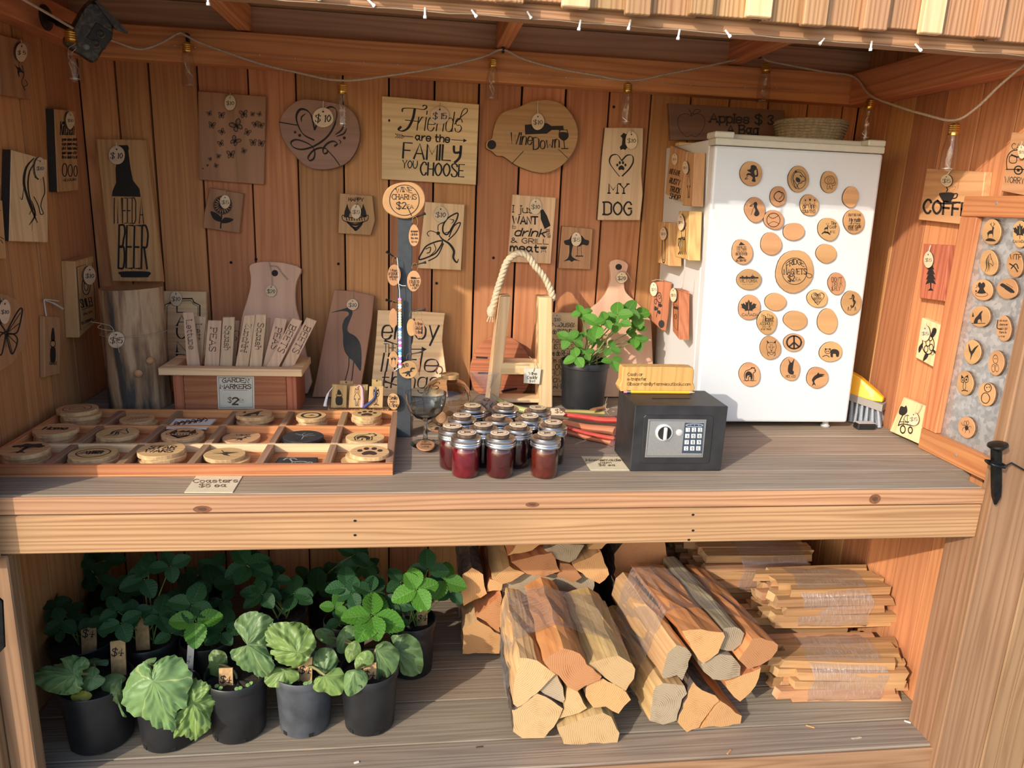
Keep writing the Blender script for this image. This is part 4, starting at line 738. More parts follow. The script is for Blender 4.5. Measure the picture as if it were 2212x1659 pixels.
# on top of the fridge
pa=PY(2.30)
o=plaque('wooden_sign','dark board with apple outline reading Apples three dollars a bag','sign',PY(2.29),[(1440,880),(2430,940),(2440,1195),(1460,1195)],.02,MAT['darkwalnutX'],[('m','apple',1632,1050,122,128),('t','Apples $ 3',1790,1040,2330,1060,72,dict(wt=.24,serif=True)),('t','A Bag',1940,1140,2200,1145,72,dict(wt=.24,serif=True))],Z3,burn=MAT['burn'])
b=MB(); b.cbox(.79,1.12,2.28,2.32,1.7056,1.716,.002); obj('foot_board',b,MAT['paleX'],o)
# basket: staves woven of grass
plain('grass_weave',(.27,.21,.13),.9,0,.35,nscale=120,bump=.8)  # weave colour lowered to stand for shade on top of the fridge
bk=empty('wicker_basket',(1.16,2.22,1.706),'shallow woven grass basket on top of the fridge','basket')
b=MB(); n=40
pr_=[(.060,0),(.085,.006),(.093,.03),(.100,.06),(.104,.075),(.100,.078),(.094,.06),(.086,.03),(.07,.012)]
b.lathe(pr_,(1.150,2.165,1.7065),n,cap0=True,cap1=True); obj('bowl',b,MAT['grass_weave'],bk,smooth=60)
for i in range(9):
    b=MB(); z=1.712+i*.0078; r=.085+.0185*min(1,(z-1.712)/.06)
    b.tube([(1.150+r*math.cos(a*.2618),2.165+r*math.sin(a*.2618),z+.001*math.sin(a*2+i)) for a in range(24)],.0036,6,True); obj('coil',b,MAT['grass_weave'],bk,smooth=60)
# ---------------------------------------------------------------- right wall
rw=lambda th:PXr(XR-.002-th)
o=plaque('wooden_sign','wooden board with steaming cup reading Coffee on the right wall','sign',rw(.02),[(1310,130),(1683,152),(1640,500),(1255,458)],.02,MAT['alderX'],[('m','cup',1442,308,66,60),('t','COFFEE',1288,412,1630,440,82,dict(wt=.21))],Z8)
price(o,rw(.02),2044,390,12,13,'$5',[(2056,365),(2050,372),(2045,380)],tm='white_twine')
o=plaque('wooden_sign','wooden camper trailer sign reading camp more worry less','sign',rw(.022),[(2110,1030),(2480,1062),(2400,1560),(2030,1490)],.022,MAT['alderX'],[('m','camper',2180,1265,118,120),('t','CAMP MORE',2112,1160,2420,1175,44,dict(wt=.12)),('t','WORRY LESS',2055,1420,2330,1440,46,dict(wt=.12))],Z4)
price(o,rw(.022),2206,328,8,15,'$5',[(2208,305),(2206,316)])
o=plaque('wooden_sign','reddish board engraved with a tall pine tree on the right wall','sign',rw(.02),[(1288,612),(1452,620),(1420,982),(1262,960)],.02,MAT['redcedarY'],[('m','pine',1335,800,62,112)],Z8)
price(o,rw(.02),2005,561,10,18,'$5',[(2010,530),(2006,545)],tm='white_twine')
o=plaque('wooden_sign','pale tilted board engraved with a sea turtle on the right wall','sign',rw(.018),[(1278,1085),(1415,1140),(1370,1413),(1237,1340)],.018,MAT['paleY'],[('m','turtle',1318,1255,68,105,-.2),('o',1355,1165,10,14,3),('o',1345,1310,9,14,3)],Z8)
price(o,rw(.018),1998,720,10,17,'$5',[(2000,695),(1999,704)],tm='white_twine')
pt=PL(B4([(1160,545)])[0] and PXr(XR-.03).hit(*B4([(1300,460)])[0]),(-1,-.05,.12))
o=plaque('wooden_sign','pale board with truck engraving standing on the counter at right','sign',pt,[(1268,280),(1468,360),(1392,648),(1160,545)],.016,MAT['paleY'],[('m','tractor',1290,460,78,120)],B4)
price(o,pt,1973,905,11,15,'$5',[(1992,873),(1985,888),(1976,894)])
# galvanised magnet board in a wooden frame
def galv():
    m,nt,b=newmat('galvanised'); tc=N(nt,'TexCoord'); v=N(nt,'TexVoronoi'); v.inputs['Scale'].default_value=90; nt.links.new(tc.outputs['Object'],v.inputs['Vector'])
    r=ramp(nt,v.outputs['Color'],[(.2,(.42,.44,.46)),(.8,(.62,.64,.66))]); nt.links.new(r.outputs[0],b.inputs['Base Color']); b.inputs['Metallic'].default_value=.75; b.inputs['Roughness'].default_value=.42
galv()
mb_=empty('magnet_board',(1.42,1.7,ZT),'galvanised metal board in orange wood frame leaning on the right wall','magnet board')
b=MB(); b.box(1.4265,1.4285,1.54,1.78,.93,1.55); obj('metal_sheet',b,MAT['galvanised'],mb_)
for nm,a in (('top_rail',(1.408,1.4262,1.520,1.805,1.527,1.579)),('bottom_rail',(1.408,1.4262,1.520,1.805,ZT+.001,.945)),('stile',(1.408,1.4262,1.747,1.805,.946,1.526)),('stile',(1.408,1.4262,1.520,1.55,.946,1.526))):
    b=MB(); b.cbox(*a,.002); obj(nm,b,MAT['orangefirY' if 'rail' in nm else 'orangefirZ'] if 'orangefirY' in MAT else MAT['firY' if 'rail' in nm else 'firZ'],mb_)
for y,z in ((1.69,1.562),(1.66,.915)):
    b=MB(); b.lathe([(.004,0),(.0035,.0012),(.001,.0016)],(1.408,y,z),10,axis=(-1,0,0)); obj('screw',b,MAT['galvanised'],mb_)
pm='round metal board magnet '
for cx,cy,rx,ry,l,c in ((1723,537,62,86,'engraved with an elk',[mm('deer',1720,537,42,62)]),(1905,550,52,88,'with maple leaf reading Canada, at the right edge',[mm('maple',1905,530,44,52),T('CANADA',1900,605,80,16,.2)]),(1707,733,60,84,'engraved with a horse head',[mm('horse',1705,735,40,62)]),(1872,745,56,84,'lettered WTF',[T('WTF',1878,712,70,32,.18),('s',[(1840,740),(1870,760),(1890,790)],8),('s',[(1850,770),(1880,740),(1895,770)],7)]),(1665,908,68,72,'engraved with a smiling frog',[mm('frog',1660,905,46,52)]),(1825,900,68,72,'engraved with a log-shaped animal',[mm('otter',1825,895,52,50)]),(1650,1078,66,72,'engraved with a howling animal',[mm('howl',1642,1080,46,52)]),(1800,1155,52,84,'with lines of small lettering',[T('always',1800,1110,50,14),T('wherever',1800,1135,56,14),T('you go',1800,1160,48,14),T('there is',1796,1185,46,14),T('a river',1790,1210,40,12),('s',[(1765,1100),(1760,1150),(1790,1160)],6)]),(1600,1305,58,78,'engraved with a flying bird',[mm('swallow',1600,1305,46,60)]),(1752,1375,54,82,'engraved with three penguins',[mm('penguins',1745,1378,38,60)]),(1553,1505,56,80,'engraved with a big-eyed owl',[mm('owl',1550,1505,42,58)]),(1692,1575,56,82,'engraved with a small turtle',[('o',1700,1535,22,26,5),('c',blob(1685,1600,26,34,4,10,.05),5),('d',1694,1532,4),('d',1710,1530,4)]),(1562,1787,56,72,'engraved with a bee',[mm('bee',1562,1785,36,48)])):
    magnet(cx,cy,rx,ry,pm+l,c,Z8,GP,.0085)
# ---------------------------------------------------------------- broom and adapter beside the fridge
plain('yellow_plastic',(.80,.42,.02),.35); plain('bristle',(.26,.29,.33),.6,0,.25,nscale=300); plain('gray_felt',(.28,.26,.24),.9)
br=empty('broom_head',(1.37,2.06,ZT),'yellow broom head with grey bristles standing beside the fridge','broom')
cen=V((1.352,2.12,0)); ax=V((.55,-.62,-.12)).normalized(); 
def bp(t,h): return V((1.31,2.135,1.000))+V((.115,-.125,-.028))*t+V((0,0,h))
b=MB(); out=[]
for t,h0,h1,hw in ((0,-.012,.048,.018),(.25,-.014,.056,.022),(.55,-.014,.045,.024),(.85,-.012,.02,.022),(1.0,-.008,.006,.014)):
    sd=V((.125,.115,0)).normalized()*hw; out.append([bp(t,h0)-sd,bp(t,h0)+sd,bp(t,h1)+sd*.6,bp(t,h1)-sd*.6])
k=len(out); b.add([p for q in out for p in q],[(i*4+j,i*4+(j+1)%4,(i+1)*4+(j+1)%4,(i+1)*4+j) for i in range(k-1) for j in range(4)]+[(3,2,1,0),tuple((k-1)*4+j for j in range(4))])
obj('brush_block',b,MAT['yellow_plastic'],br,bevel=.003)
b=MB(); sd=V((.125,.115,0)).normalized()*.025
vs_=[]
for t in (0,1.03):
    for hh in (-.034,-.012): vs_+=[bp(t,hh)-sd,bp(t,hh)+sd]
b.add(vs_,[(0,2,3,1),(4,5,7,6),(0,1,5,4),(2,6,7,3),(0,4,6,2),(1,3,7,5)]); obj('felt_band',b,MAT['gray_felt'],br)
r2=random.Random(5)
for i in range(11):
    for j in range(3):
        t=(i+.5)/11; sd=V((.125,.115,0)).normalized()*(.018*(j-1)); p0=bp(t,-.034)+sd; q=V((.115,-.125,0)).normalized()
        p1=V((p0.x,p0.y,ZT+.002))+q*(.018*(t-.3)+r2.uniform(-.004,.004))+sd*.5
        b=MB(); b.tube([p0,p0.lerp(p1,.5)+V((r2.uniform(-.001,.001),0,0)),p1],[.0042,.0058,.0072],6); obj('bristle_tuft',b,MAT['bristle'],br,smooth=50)
b=MB(); b.cbox(1.325,1.385,1.965,1.995,ZT+.0005,ZT+.02,.004); o=obj('power_adapter',b,MAT['black_plastic']); tag(o,'small flat black box on the counter under the broom','adapter')
b=MB(); b.cbox(1.327,1.383,1.967,1.993,ZT+.0202,ZT+.0215,.0004); obj('top_plate',b,plain('pale_gray',(.5,.48,.48),.4),o)
# ---------------------------------------------------------------- boards leaning on the back wall
def rnd_glass(name,col,rough=.02,ior=1.45,tr=1.0,alpha=1):
    m,nt,b=newmat(name); b.inputs['Base Color'].default_value=(*col,1); b.inputs['Roughness'].default_value=rough; b.inputs['Transmission Weight'].default_value=tr; b.inputs['IOR'].default_value=ior; return m
def thin_film(name,col=(1,1,1),mix=.12,rough=.08,streak=0,tint=.93,ior=1.4):
    """thin clear sheet: mostly passes light straight, with a sheen; the same for every ray"""
    m,nt,b=newmat(name); nt.nodes.remove(b); o=nt.nodes['Material Output']
    t=N(nt,'BsdfTransparent'); t.inputs[0].default_value=(col[0]*tint,col[1]*tint,col[2]*tint,1); g=N(nt,'BsdfGlossy'); g.inputs['Roughness'].default_value=rough
    fz=N(nt,'LayerWeight'); fz.inputs['Blend'].default_value=.5; f=math_(nt,'ADD',math_(nt,'MULTIPLY',math_(nt,'POWER',fz.outputs['Facing'],4.0),(ior-1)*1.4),mix)
    if streak:
        tc=N(nt,'TexCoord'); mp=N(nt,'Mapping'); mp.inputs['Scale'].default_value=(6,6,60) ; n=N(nt,'TexNoise'); n.inputs['Scale'].default_value=streak; n.inputs['Detail'].default_value=4
        nt.links.new(tc.outputs['Object'],mp.inputs[0]); nt.links.new(mp.outputs[0],n.inputs['Vector'])
        bp=N(nt,'Bump'); bp.inputs['Strength'].default_value=.5; bp.inputs['Distance'].default_value=.004; nt.links.new(n.outputs['Fac'],bp.inputs['Height']); nt.links.new(bp.outputs[0],g.inputs['Normal'])
        d=N(nt,'BsdfDiffuse'); d.inputs[0].default_value=(.75,.72,.74,1); mx2=N(nt,'MixShader'); st=ramp(nt,n.outputs['Fac'],[(.45,(.06,)*3),(.78,(.34,)*3)]); nt.links.new(st.outputs[0],mx2.inputs[0]); nt.links.new(t.outputs[0],mx2.inputs[1]); nt.links.new(d.outputs[0],mx2.inputs[2]); base=mx2.outputs[0]
    else: base=t.outputs[0]
    mx=N(nt,'MixShader'); nt.links.new(f,mx.inputs[0]); nt.links.new(base,mx.inputs[1]); nt.links.new(g.outputs[0],mx.inputs[2]); nt.links.new(mx.outputs[0],o.inputs[0]); return m
thin_film('cellophane',mix=.06,rough=.05,streak=14); thin_film('bulb_plastic',mix=.03,rough=.04,tint=.97,ior=1.35)
pl=lean(2.335,ZT+.001,2.392,1.24)
o=plaque('leaning_sign','pale framed board lettered Laundry, half hidden behind garden markers','sign',pl,[(1368,902),(1758,908),(1775,1825),(1400,1830)],.016,MAT['paleX'],[('l',[(1405,1700),(1405,1020),(1450,1005),(1470,970),(1640,968),(1655,1000),(1705,1025),(1705,1700)],12),('l',[(1425,1700),(1425,1035),(1480,990),(1630,985),(1650,1015),(1690,1035),(1690,1700)],5)]+[('t',ch,1510,1085+112*i,1590,1085+112*i,88,dict(wt=.2,serif=True,pen=.1)) for i,ch in enumerate('LAUND')],Z5)
price(o,pl,380,645,13,16,'$10',[(380,628),(380,634)])
pl=lean(2.30,ZT+.001,2.392,1.30)
o=plaque('cutting_board','pinkish curved cutting board with finger hole behind the garden markers','cutting board',pl,smooth([(539,573),(560,566),(580,565),(616,568),(650,580),(641,607),(637.5,635),(640,666),(648,695),(660,760),(664,850),(515,850),(514,760),(521,690),(531,655),(540,622),(541.5,597)],3,True),.018,MAT['pinkmapleY'] if 'pinkmapleY' in MAT else MAT['mapleY'],[('d',593.7,590,7,7)])
price(o,pl,585.5,628.5,12,13,'$20',[(581,567),(586,590),(587,612),(586,620)])
b=MB(); b.tube([pl.hit(*q,off=.006) for q in smooth(Z6([(170,690),(230,695),(270,750),(320,805)]),4)],.0016,6); obj('loose_twine',b,MAT['twine'],o,smooth=40)
pl=lean(2.282,ZT+.001,2.392,1.24)
o=plaque('leaning_sign','dark-edged board with a standing heron silhouette','sign',pl,[(718,890),(900,905),(1062,942),(1040,1150),(985,1500),(930,1835),(530,1838),(575,1600),(640,1250)],.02,[MAT['walnutY'],MAT['walnutY']],[
 ('F',[(688,1088),(800,1055),(838,1045),(868,1068),(875,1095),(855,1150),(832,1215),(842,1255),(900,1290),(940,1350),(952,1450),(945,1582),(915,1550),(880,1500),(845,1472),(810,1420),(795,1350),(795,1280),(788,1200),(808,1140),(842,1105),(832,1080),(780,1075)]),('s',[(845,1470),(840,1560),(808,1680)],10),('s',[(885,1510),(868,1660),(850,1690)],10)],Z6,burn=MAT['char_gray'] if 'char_gray' in MAT else MAT['char_dark'])
price(o,pl,761.5,658,12,12.5,'$10',[(762,630),(761,645)])
pl=lean(2.30,ZT+.001,2.392,1.19)
o=plaque('leaning_sign','pale live-edge board reading enjoy the little things behind the charm stand','sign',pl,[(1090,1065),(1400,1072),(1665,1090),(1650,1200),(1640,1330),(1660,1480),(1682,1659),(1690,1830),(1030,1830),(1045,1600),(1075,1300)],.02,[MAT['paleX'],MAT['bark']],[
 ('t','enjoy',1125,1310,1600,1310,165,dict(wt=.13,slant=.15,pen=.6,thin=.25)),('t','THE',1142,1425,1250,1425,72,dict(wt=.1)),('l',[(1375,1400),(1480,1400)],9),('f',[(1465,1378),(1510,1400),(1465,1425)]),('t','little',1120,1585,1590,1590,150,dict(wt=.13,slant=.15,pen=.6,thin=.25)),('t','things',1120,1725,1600,1730,130,dict(wt=.13,slant=.15,pen=.6,thin=.25))],Z6)
pl=lean(2.32,ZT+.001,2.392,1.18)
o=plaque('leaning_sign','pale board crowded with house rules lettering behind the wine caddy','sign',pl,[(400,1083),(667,1088),(650,1860),(380,1855)],.016,MAT['paleX'],[('t','In this house:',300,1205,630,1210,48,dict(wt=.13,slant=.2)),('t','we do SECOND',400,1270,610,1272,42,dict(wt=.12)),('t','chances',420,1345,610,1345,42,dict(wt=.12,slant=.2)),('t','MISTAKES',440,1395,625,1398,38,dict(wt=.12,serif=True)),('t','we do REAL',430,1455,610,1455,44,dict(wt=.14)),('t',"I'm sorry",440,1515,600,1515,40,dict(wt=.12,slant=.2)),('t','LOUD',440,1572,570,1572,44,dict(wt=.15)),('t','HUGS',440,1625,580,1625,42,dict(wt=.1)),('t','love',440,1680,570,1680,48,dict(wt=.13,slant=.2)),('t','FAMILY',420,1735,600,1735,44,dict(wt=.15))],Z7)
price(o,pl,1203,690,10,14,'$10',[(1204,660),(1203,672)])
pl=lean(2.315,ZT+.001,2.392,1.36)
cb=smooth([(940,652),(985,633),(1045,640),(1090,672),(1085,720),(1062,790),(1062,870),(1090,930),(1180,1010),(1260,1100),(1292,1200),(1305,1500),(1318,1840)],3)+smooth([(690,1850),(700,1500),(705,1300),(722,1160),(775,1055),(835,1005),(900,930),(932,850),(945,770),(932,680)],3)
o=plaque('cutting_board','pale cutting board with long handle standing behind the strawberry pot','cutting board',pl,cb,.018,MAT['pinkmapleY'] if 'pinkmapleY' in MAT else MAT['mapleY'],[('d',1013,698,28,26)],Z7)
price(o,pl,1343,600,12,12,'$20',[(1336,588),(1345,585),(1355,590),(1366,610)])
pl=lean(2.335,ZT+.001,2.392,1.2)
o=plaque('round_board','round reddish board with dark lines leaning behind the wine caddy','cutting board',pl,blob(1082,800,66,76,4,30,.02),.016,MAT['redcedarX'],[('l',[(1030,772),(1052,773)],4),('l',[(1034,806),(1056,806)],4),('l',[(1085,845),(1115,840)],5)])
# ---------------------------------------------------------------- log with price tag
lg=empty('log_stump',(-.822,2.20,ZT),'upright peeled log with blue-grey streaks and a tied price tag','log')
def barkless():
    m,nt,b=newmat('peeled'); tc=N(nt,'TexCoord'); mp=N(nt,'Mapping'); mp.inputs['Scale'].default_value=(1,1,.16); n=N(nt,'TexNoise'); n.inputs['Scale'].default_value=26; n.inputs['Detail'].default_value=6
    nt.links.new(tc.outputs['Object'],mp.inputs[0]); nt.links.new(mp.outputs[0],n.inputs['Vector']); r=ramp(nt,n.outputs['Fac'],[(.36,(.06,.05,.045)),(.46,(.28,.16,.085)),(.56,(.50,.34,.20)),(.7,(.33,.19,.10))]); nt.links.new(r.outputs[0],b.inputs['Base Color']); b.inputs['Roughness'].default_value=.7
    bp=N(nt,'Bump'); bp.inputs['Strength'].default_value=.6; bp.inputs['Distance'].default_value=.004; nt.links.new(n.outputs['Fac'],bp.inputs['Height']); nt.links.new(bp.outputs[0],b.inputs['Normal'])
barkless()
b=MB(); n=40; r3=random.Random(2); k=len(b.v)
for j in range(9):
    z=ZT+.001+.348*j/8
    for i in range(n):
        a=2*math.pi*i/n; q=.084+.0022*math.sin(3*a+1)+.0015*math.sin(7*a+j*.4)+r3.uniform(-.0006,.0006); b.v.append(V((-.822+q*math.cos(a),2.20+q*math.sin(a),z+(.004*math.cos(a) if j==8 else 0))))
b.f=[(j*n+i,j*n+(i+1)%n,(j+1)*n+(i+1)%n,(j+1)*n+i) for j in range(8) for i in range(n)]+[tuple(range(n-1,-1,-1))]+[tuple(8*n+i for i in range(n))]; b.m=[0]*(8*n)+[1,1]
obj('trunk',b,[MAT['peeled'],MAT['walnutX']],lg,smooth=50)
b=MB(); b.tube([(-.822+.0885*math.cos(a*math.pi/12),2.20+.0885*math.sin(a*math.pi/12),1.105+.004*math.cos(a*math.pi/12)) for a in range(24)],.0012,5,True); obj('string',b,MAT['twine'],lg)
pl=PY(2.112); 
price(lg,pl,251,734,18,18,'$15',[(244,712),(252,738),(258,762)],off=.0)
b=MB(); [b.tube([pl.hit(*q) for q in smooth(Z5(w_),4)],.001,5) for w_ in ([(975,1245),(940,1200),(860,1180),(770,1165)],[(975,1245),(900,1235),(835,1215),(860,1190)],[(970,1250),(930,1270),(915,1300)])]; obj('bow',b,MAT['twine'],lg)
for x_,z_ in ((-.79,1.0),(-.76,1.035),(-.885,1.2)):
    b=MB(); y_=2.20-math.sqrt(max(.0001,.086**2-(x_+.812)**2)); b.lathe([(.011,0),(.009,.003),(.003,.005)],(x_,y_+.001,z_),12,axis=V((x_+.812,y_-2.2,0))); obj('knot',b,MAT['alderX'],lg,smooth=60)
# ---------------------------------------------------------------- garden marker box
gm=empty('marker_box',(-.52,2.17,ZT),'red cedar planter box with pale rim for garden markers','box')
YM=2.108
b=MB(); b.add([(-.695,YM,ZT+.001),(-.348,YM,ZT+.001),(-.355,YM,1.001),(-.712,YM,1.001),(-.695,YM+.018,ZT+.001),(-.348,YM+.018,ZT+.001),(-.355,YM+.018,1.001),(-.712,YM+.018,1.001)],[(0,1,2,3),(7,6,5,4),(0,4,5,1),(3,2,6,7),(0,3,7,4),(1,5,6,2)]); 
def mk(nm,a,m): b=MB(); b.cbox(*a,.0015); return obj(nm,b,MAT[m],gm)
mk('front_panel',(-.667,-.383,YM,YM+.018,ZT+.001,1.0),'redcedarX'); mk('back_panel',(-.667,-.383,YM+.13,YM+.148,ZT+.001,1.0),'redcedarX')
mk('end_panel',(-.695,-.668,YM-.001,YM+.149,ZT+.001,1.0),'redcedarZ'); mk('end_panel',(-.382,-.353,YM-.001,YM+.149,ZT+.001,1.0),'redcedarZ'); mk('floor_panel',(-.667,-.383,YM+.019,YM+.129,ZT+.001,ZT+.012),'redcedarX')
mk('rim',(-.728,-.335,YM-.014,YM+.022,1.0015,1.0225),'paleX'); mk('rim',(-.728,-.335,YM+.126,YM+.162,1.0015,1.0225),'paleX'); mk('rim',(-.728,-.692,YM+.0225,YM+.1255,1.0015,1.0225),'paleY'); mk('rim',(-.371,-.335,YM+.0225,YM+.1255,1.0015,1.0225),'paleY')
pl=PY(YM-.0012)
c=plaque('price_card','cream card reading Garden markers two dollars each','card',pl,[(1850,125),(2168,132),(2172,408),(1862,410)],.001,MAT['cream_light'] if 'cream_light' in MAT else MAT['white_card'],[('l',[(1866,140),(2153,146),(2156,394),(1876,396),(1866,140)],3),('t','GARDEN',1898,185,2122,190,34,dict(wt=.22,serif=True,arc=10)),('t','MARKERS',1880,232,2140,235,34,dict(wt=.24,serif=True)),('t','$',1945,352,1975,352,40,dict(wt=.16,serif=True)),('t','2',1985,370,2030,370,55,dict(wt=.3,serif=True)),('t','EA',2042,342,2078,342,22,dict(wt=.14)),('l',[(2040,352),(2080,352)],2),('l',[(1910,245),(2110,248)],3)],B1,burn=MAT['burn_mid'],parent=gm,bev=0)
wood('marker',(.70,.50,.34),(.55,.36,.23),'Y',fig=5,scale=12,var=.1,bump=.05)
def marker(y,out,txt,z,label,ty=None,i=0,h=48):
    pl=lean(y-.008,ZT+.014,y+.012,1.16)
    cm=[]
    if txt:
        (x0,y0),(x1,y1)=ty; cm=[('t',txt,x0,y0,x1,y1,h,dict(wt=.17,serif=True,pen=.2))]
    return plaque('garden_marker',label,'garden marker',pl,out,.005,MAT['marker'],cm,z,burn=MAT['burn_mid'],group='garden markers in the cedar box')
gl='wooden garden marker stick lettered '
marker(2.15,[(1560,1085),(1650,1080),(1712,1590),(1600,1590)],'Lettuce',Z5,gl+'Lettuce, leaning right at the left end',((1588,1155),(1615,1400)))
marker(2.185,[(1660,1118),(1758,1122),(1716,1590),(1625,1590)],'Lett',Z5,gl+'Lettuce, half hidden behind its twin',((1672,1185),(1668,1320)))
marker(2.155,[(1775,1153),(1890,1155),(1868,1590),(1738,1590)],'PEAS',Z5,gl+'Peas, standing between Lettuce and Squash',((1798,1218),(1785,1415)),h=52)
marker(2.15,[(1902,1127),(2003,1125),(1978,1590),(1872,1590)],'Squash',Z5,gl+'Squash, right of the upright Peas',((1922,1200),(1912,1405)))
marker(2.19,[(1995,1155),(2042,1157),(2000,1590),(1950,1590)],'Co',Z5,'narrow strip of a garden marker behind the left Squash',((1998,1240),(1985,1320)))
marker(2.15,[(2085,1110),(2178,1105),(2112,1590),(2000,1590)],'Zucchini',Z5,gl+'Zucchini',((2098,1180),(2055,1415)))
marker(2.155,[(45,1100),(140,1103),(95,1590),(-12,1590)],'Squash',Z6,gl+'Squash, right of Zucchini',((70,1175),(42,1398)))
marker(2.19,[(125,1130),(172,1135),(128,1590),(80,1590)],None,Z6,'blank edge of a garden marker behind the right Squash')
marker(2.165,[(215,1125),(318,1143),(205,1590),(95,1590)],'PEAS',Z6,gl+'Peas, tilted behind Beets',((222,1215),(180,1395)),h=50)
marker(2.195,[(325,1135),(420,1150),(260,1590),(170,1590)],None,Z6,'blank garden marker mostly hidden behind the Beets sticks')
marker(2.145,[(362,1132),(446,1158),(225,1590),(118,1590)],'BEETS',Z6,gl+'Beets, the left of two',((345,1190),(235,1415)),h=52)
marker(2.155,[(482,1127),(569,1160),(352,1590),(245,1590)],'BEETS',Z6,gl+'Beets, outermost at the right',((470,1200),(360,1420)),h=52)
# ---------------------------------------------------------------- coaster tray
tr=empty('coaster_tray',(-.5,1.83,ZT),'low wooden tray divided into eighteen compartments for coasters','tray')
X0,X1,Y0,Y1=-.965,-.058,1.612,2.058; TH=.028
def tb(nm,a,m): b=MB(); b.cbox(*a,.0012); return obj(nm,b,MAT[m],tr)
tb('floor_panel',(X0,X1,Y0,Y1,ZT+.0005,ZT+.005),'redfirX'); tb('front_rail',(X0,X1,Y0,Y0+.012,ZT+.0052,ZT+TH),'orangefirX' if 'orangefirX' in MAT else 'redfirX'); tb('back_rail',(X0,X1,Y1-.012,Y1,ZT+.0052,ZT+TH),'redfirX')
tb('side_rail',(X0,X0+.014,Y0+.0122,Y1-.0122,ZT+.0052,ZT+TH),'redfirY'); tb('side_rail',(X1-.018,X1,Y0+.0122,Y1-.0122,ZT+.0052,ZT+TH),'grayishY' if 'grayishY' in MAT else 'redfirY')
for yy in (1.757,1.905): tb('long_divider',(X0+.0142,X1-.0182,yy,yy+.012,ZT+.0052,ZT+TH-.002),'paleX' if yy<1.8 else 'redfirX')
cw=(X1-X0)/6
for k in range(1,6):
    for ya,yb in ((Y0+.0122,1.7568),(1.7692,1.9048),(1.9172,Y1-.0122)): tb('short_divider',(X0+cw*k-.009,X0+cw*k+.009,ya,yb,ZT+.0052,ZT+TH-.001),'grayishY' if 'grayishY' in MAT else 'redfirY')
# coasters: stacks given by the photo position of the top face
wood('coaster',(.72,.45,.22),(.56,.32,.14),'X',fig=6,scale=24,var=.18,bump=.03,fine=.15); plain('coaster_bark',(.58,.37,.18),.8,0,.35,nscale=60)
plain('slate',(.03,.031,.034),.65,0,.4,bump=.8,nscale=60); plain('etch',(.30,.31,.30),.8); plain('slate_edge',(.02,.02,.022),.5,0,.3,bump=1,nscale=120)
TZ=ZT+.0055; CT=.0098
def coaster_stack(px,py,n,rx,label,cmds,where,jit,slate=False,ry=None,tilt=None):
    """px,py: centre of the top coaster's face in the photo"""
    z=TZ+n*(CT if not slate else .007)+.0002*n; top=PZ(z).hit(px,py); r=random.Random(int(px*3+py))
    th=CT if not slate else .007
    for i in range(n):
        zt=TZ+(i+1)*(th+.0002); last=i==n-1
        dx,dy=(0,0) if last else (jit[i][0]*.001,jit[i][1]*.001) if i<len(jit) else (r.uniform(-.012,.012),r.uniform(-.01,.01))
        P=PZ(zt); rr_=rx*r.uniform(.94,1.03) if not last else rx; m_=rr_*1.05
        ci=min(5,max(0,int((top.x-X0)/cw))); x0_=X0+cw*ci+(.0095 if ci else .0145)+m_; x1_=X0+cw*(ci+1)-.0095-m_; yy0,yy1=((Y0+.0125,1.7565),(1.7695,1.9045),(1.9175,Y1-.0125))[0 if top.y<1.763 else 1 if top.y<1.911 else 2]
        cl_=lambda v,a,b_:(a+b_)/2 if a>b_ else min(max(v,a),b_)
        X_,Y_=top.x+dx,top.y+dy
        if zt-th<ZT+TH: X_,Y_=cl_(X_,x0_,x1_),cl_(Y_,yy0+m_,yy1-m_)
        c=V((X_,Y_,zt))
        out=[c+V((a,b_,0)) for a,b_ in blob(0,0,rr_,rr_*.97,int(px+i*31),30,.035 if not slate else .02)]
        b=MB(); b.prism(out,V((0,0,-th)),.0008,0,1)
        o=obj('slate_coaster' if slate else 'coaster',b,[MAT['slate'],MAT['slate_edge']] if slate else [MAT['coaster'],MAT['coaster_bark']],M=P.mat(c))
        if last:
            tag(o,label,'coaster','coasters in the tray')
            if cmds:
                a=ART(P,.0004); S=rx*.72
                class HH: pass
                q=HH(); q.hit=lambda x,y,off=0,c=c:V((c.x+x,c.y+y,c.z+off)); a.p=q; a.T=lambda w_:(w_[0]*S,w_[1]*S)
                a.do([(k_[0],[(x,y) for x,y in k_[1]])+tuple(k_[2:]) if k_[0] in 'slcfF' else k_ for k_ in cmds]); a.done(o,MAT['etch'] if slate else MAT['burn_soft'] if 'burn_soft' in MAT else MAT['burn'])
        else: tag(o,['bottom','second from bottom','third from bottom'][i]+(' slate' if slate else ' wooden')+' coaster '+where,'coaster','lower coasters '+where)
def mot(n,sx=1,sy=None):
    out=[]
    for c in MOT[n]:
        if c[0] in 'slcfF': out.append((c[0],[(x*sx,y*(sy or sx)) for x,y in c[1]])+tuple(c[2:]))
        else: out.append(c)
    return out
def lines(*t):
    out=[]
    for i,(s_,y,w_,h) in enumerate(t):
        st,W_=glyphs(s_,False,3)
        for q in st: out.append(('l',[(-w_/2+a*w_/W_,y+b_*h) for a,b_ in q],h*.2))
    return out
wt_='top wooden coaster '
coaster_stack(60,955,3,.052,wt_+'engraved with a spreading tree, front left corner',mot('tree'),'in the front left compartment',[(-18,4),(-6,8)])
coaster_stack(210,964,2,.053,wt_+'engraved with a mandala, front row second from left',mot('swirl'),'under the mandala coaster',[(-14,-4)])
coaster_stack(345,970,3,.053,wt_+'with block lettering, front row third from left',lines(('STAR',.05,1.5,.5),('WARS',-.6,1.6,.5)),'under the block lettering coaster',[(-4,4),(10,-2)])
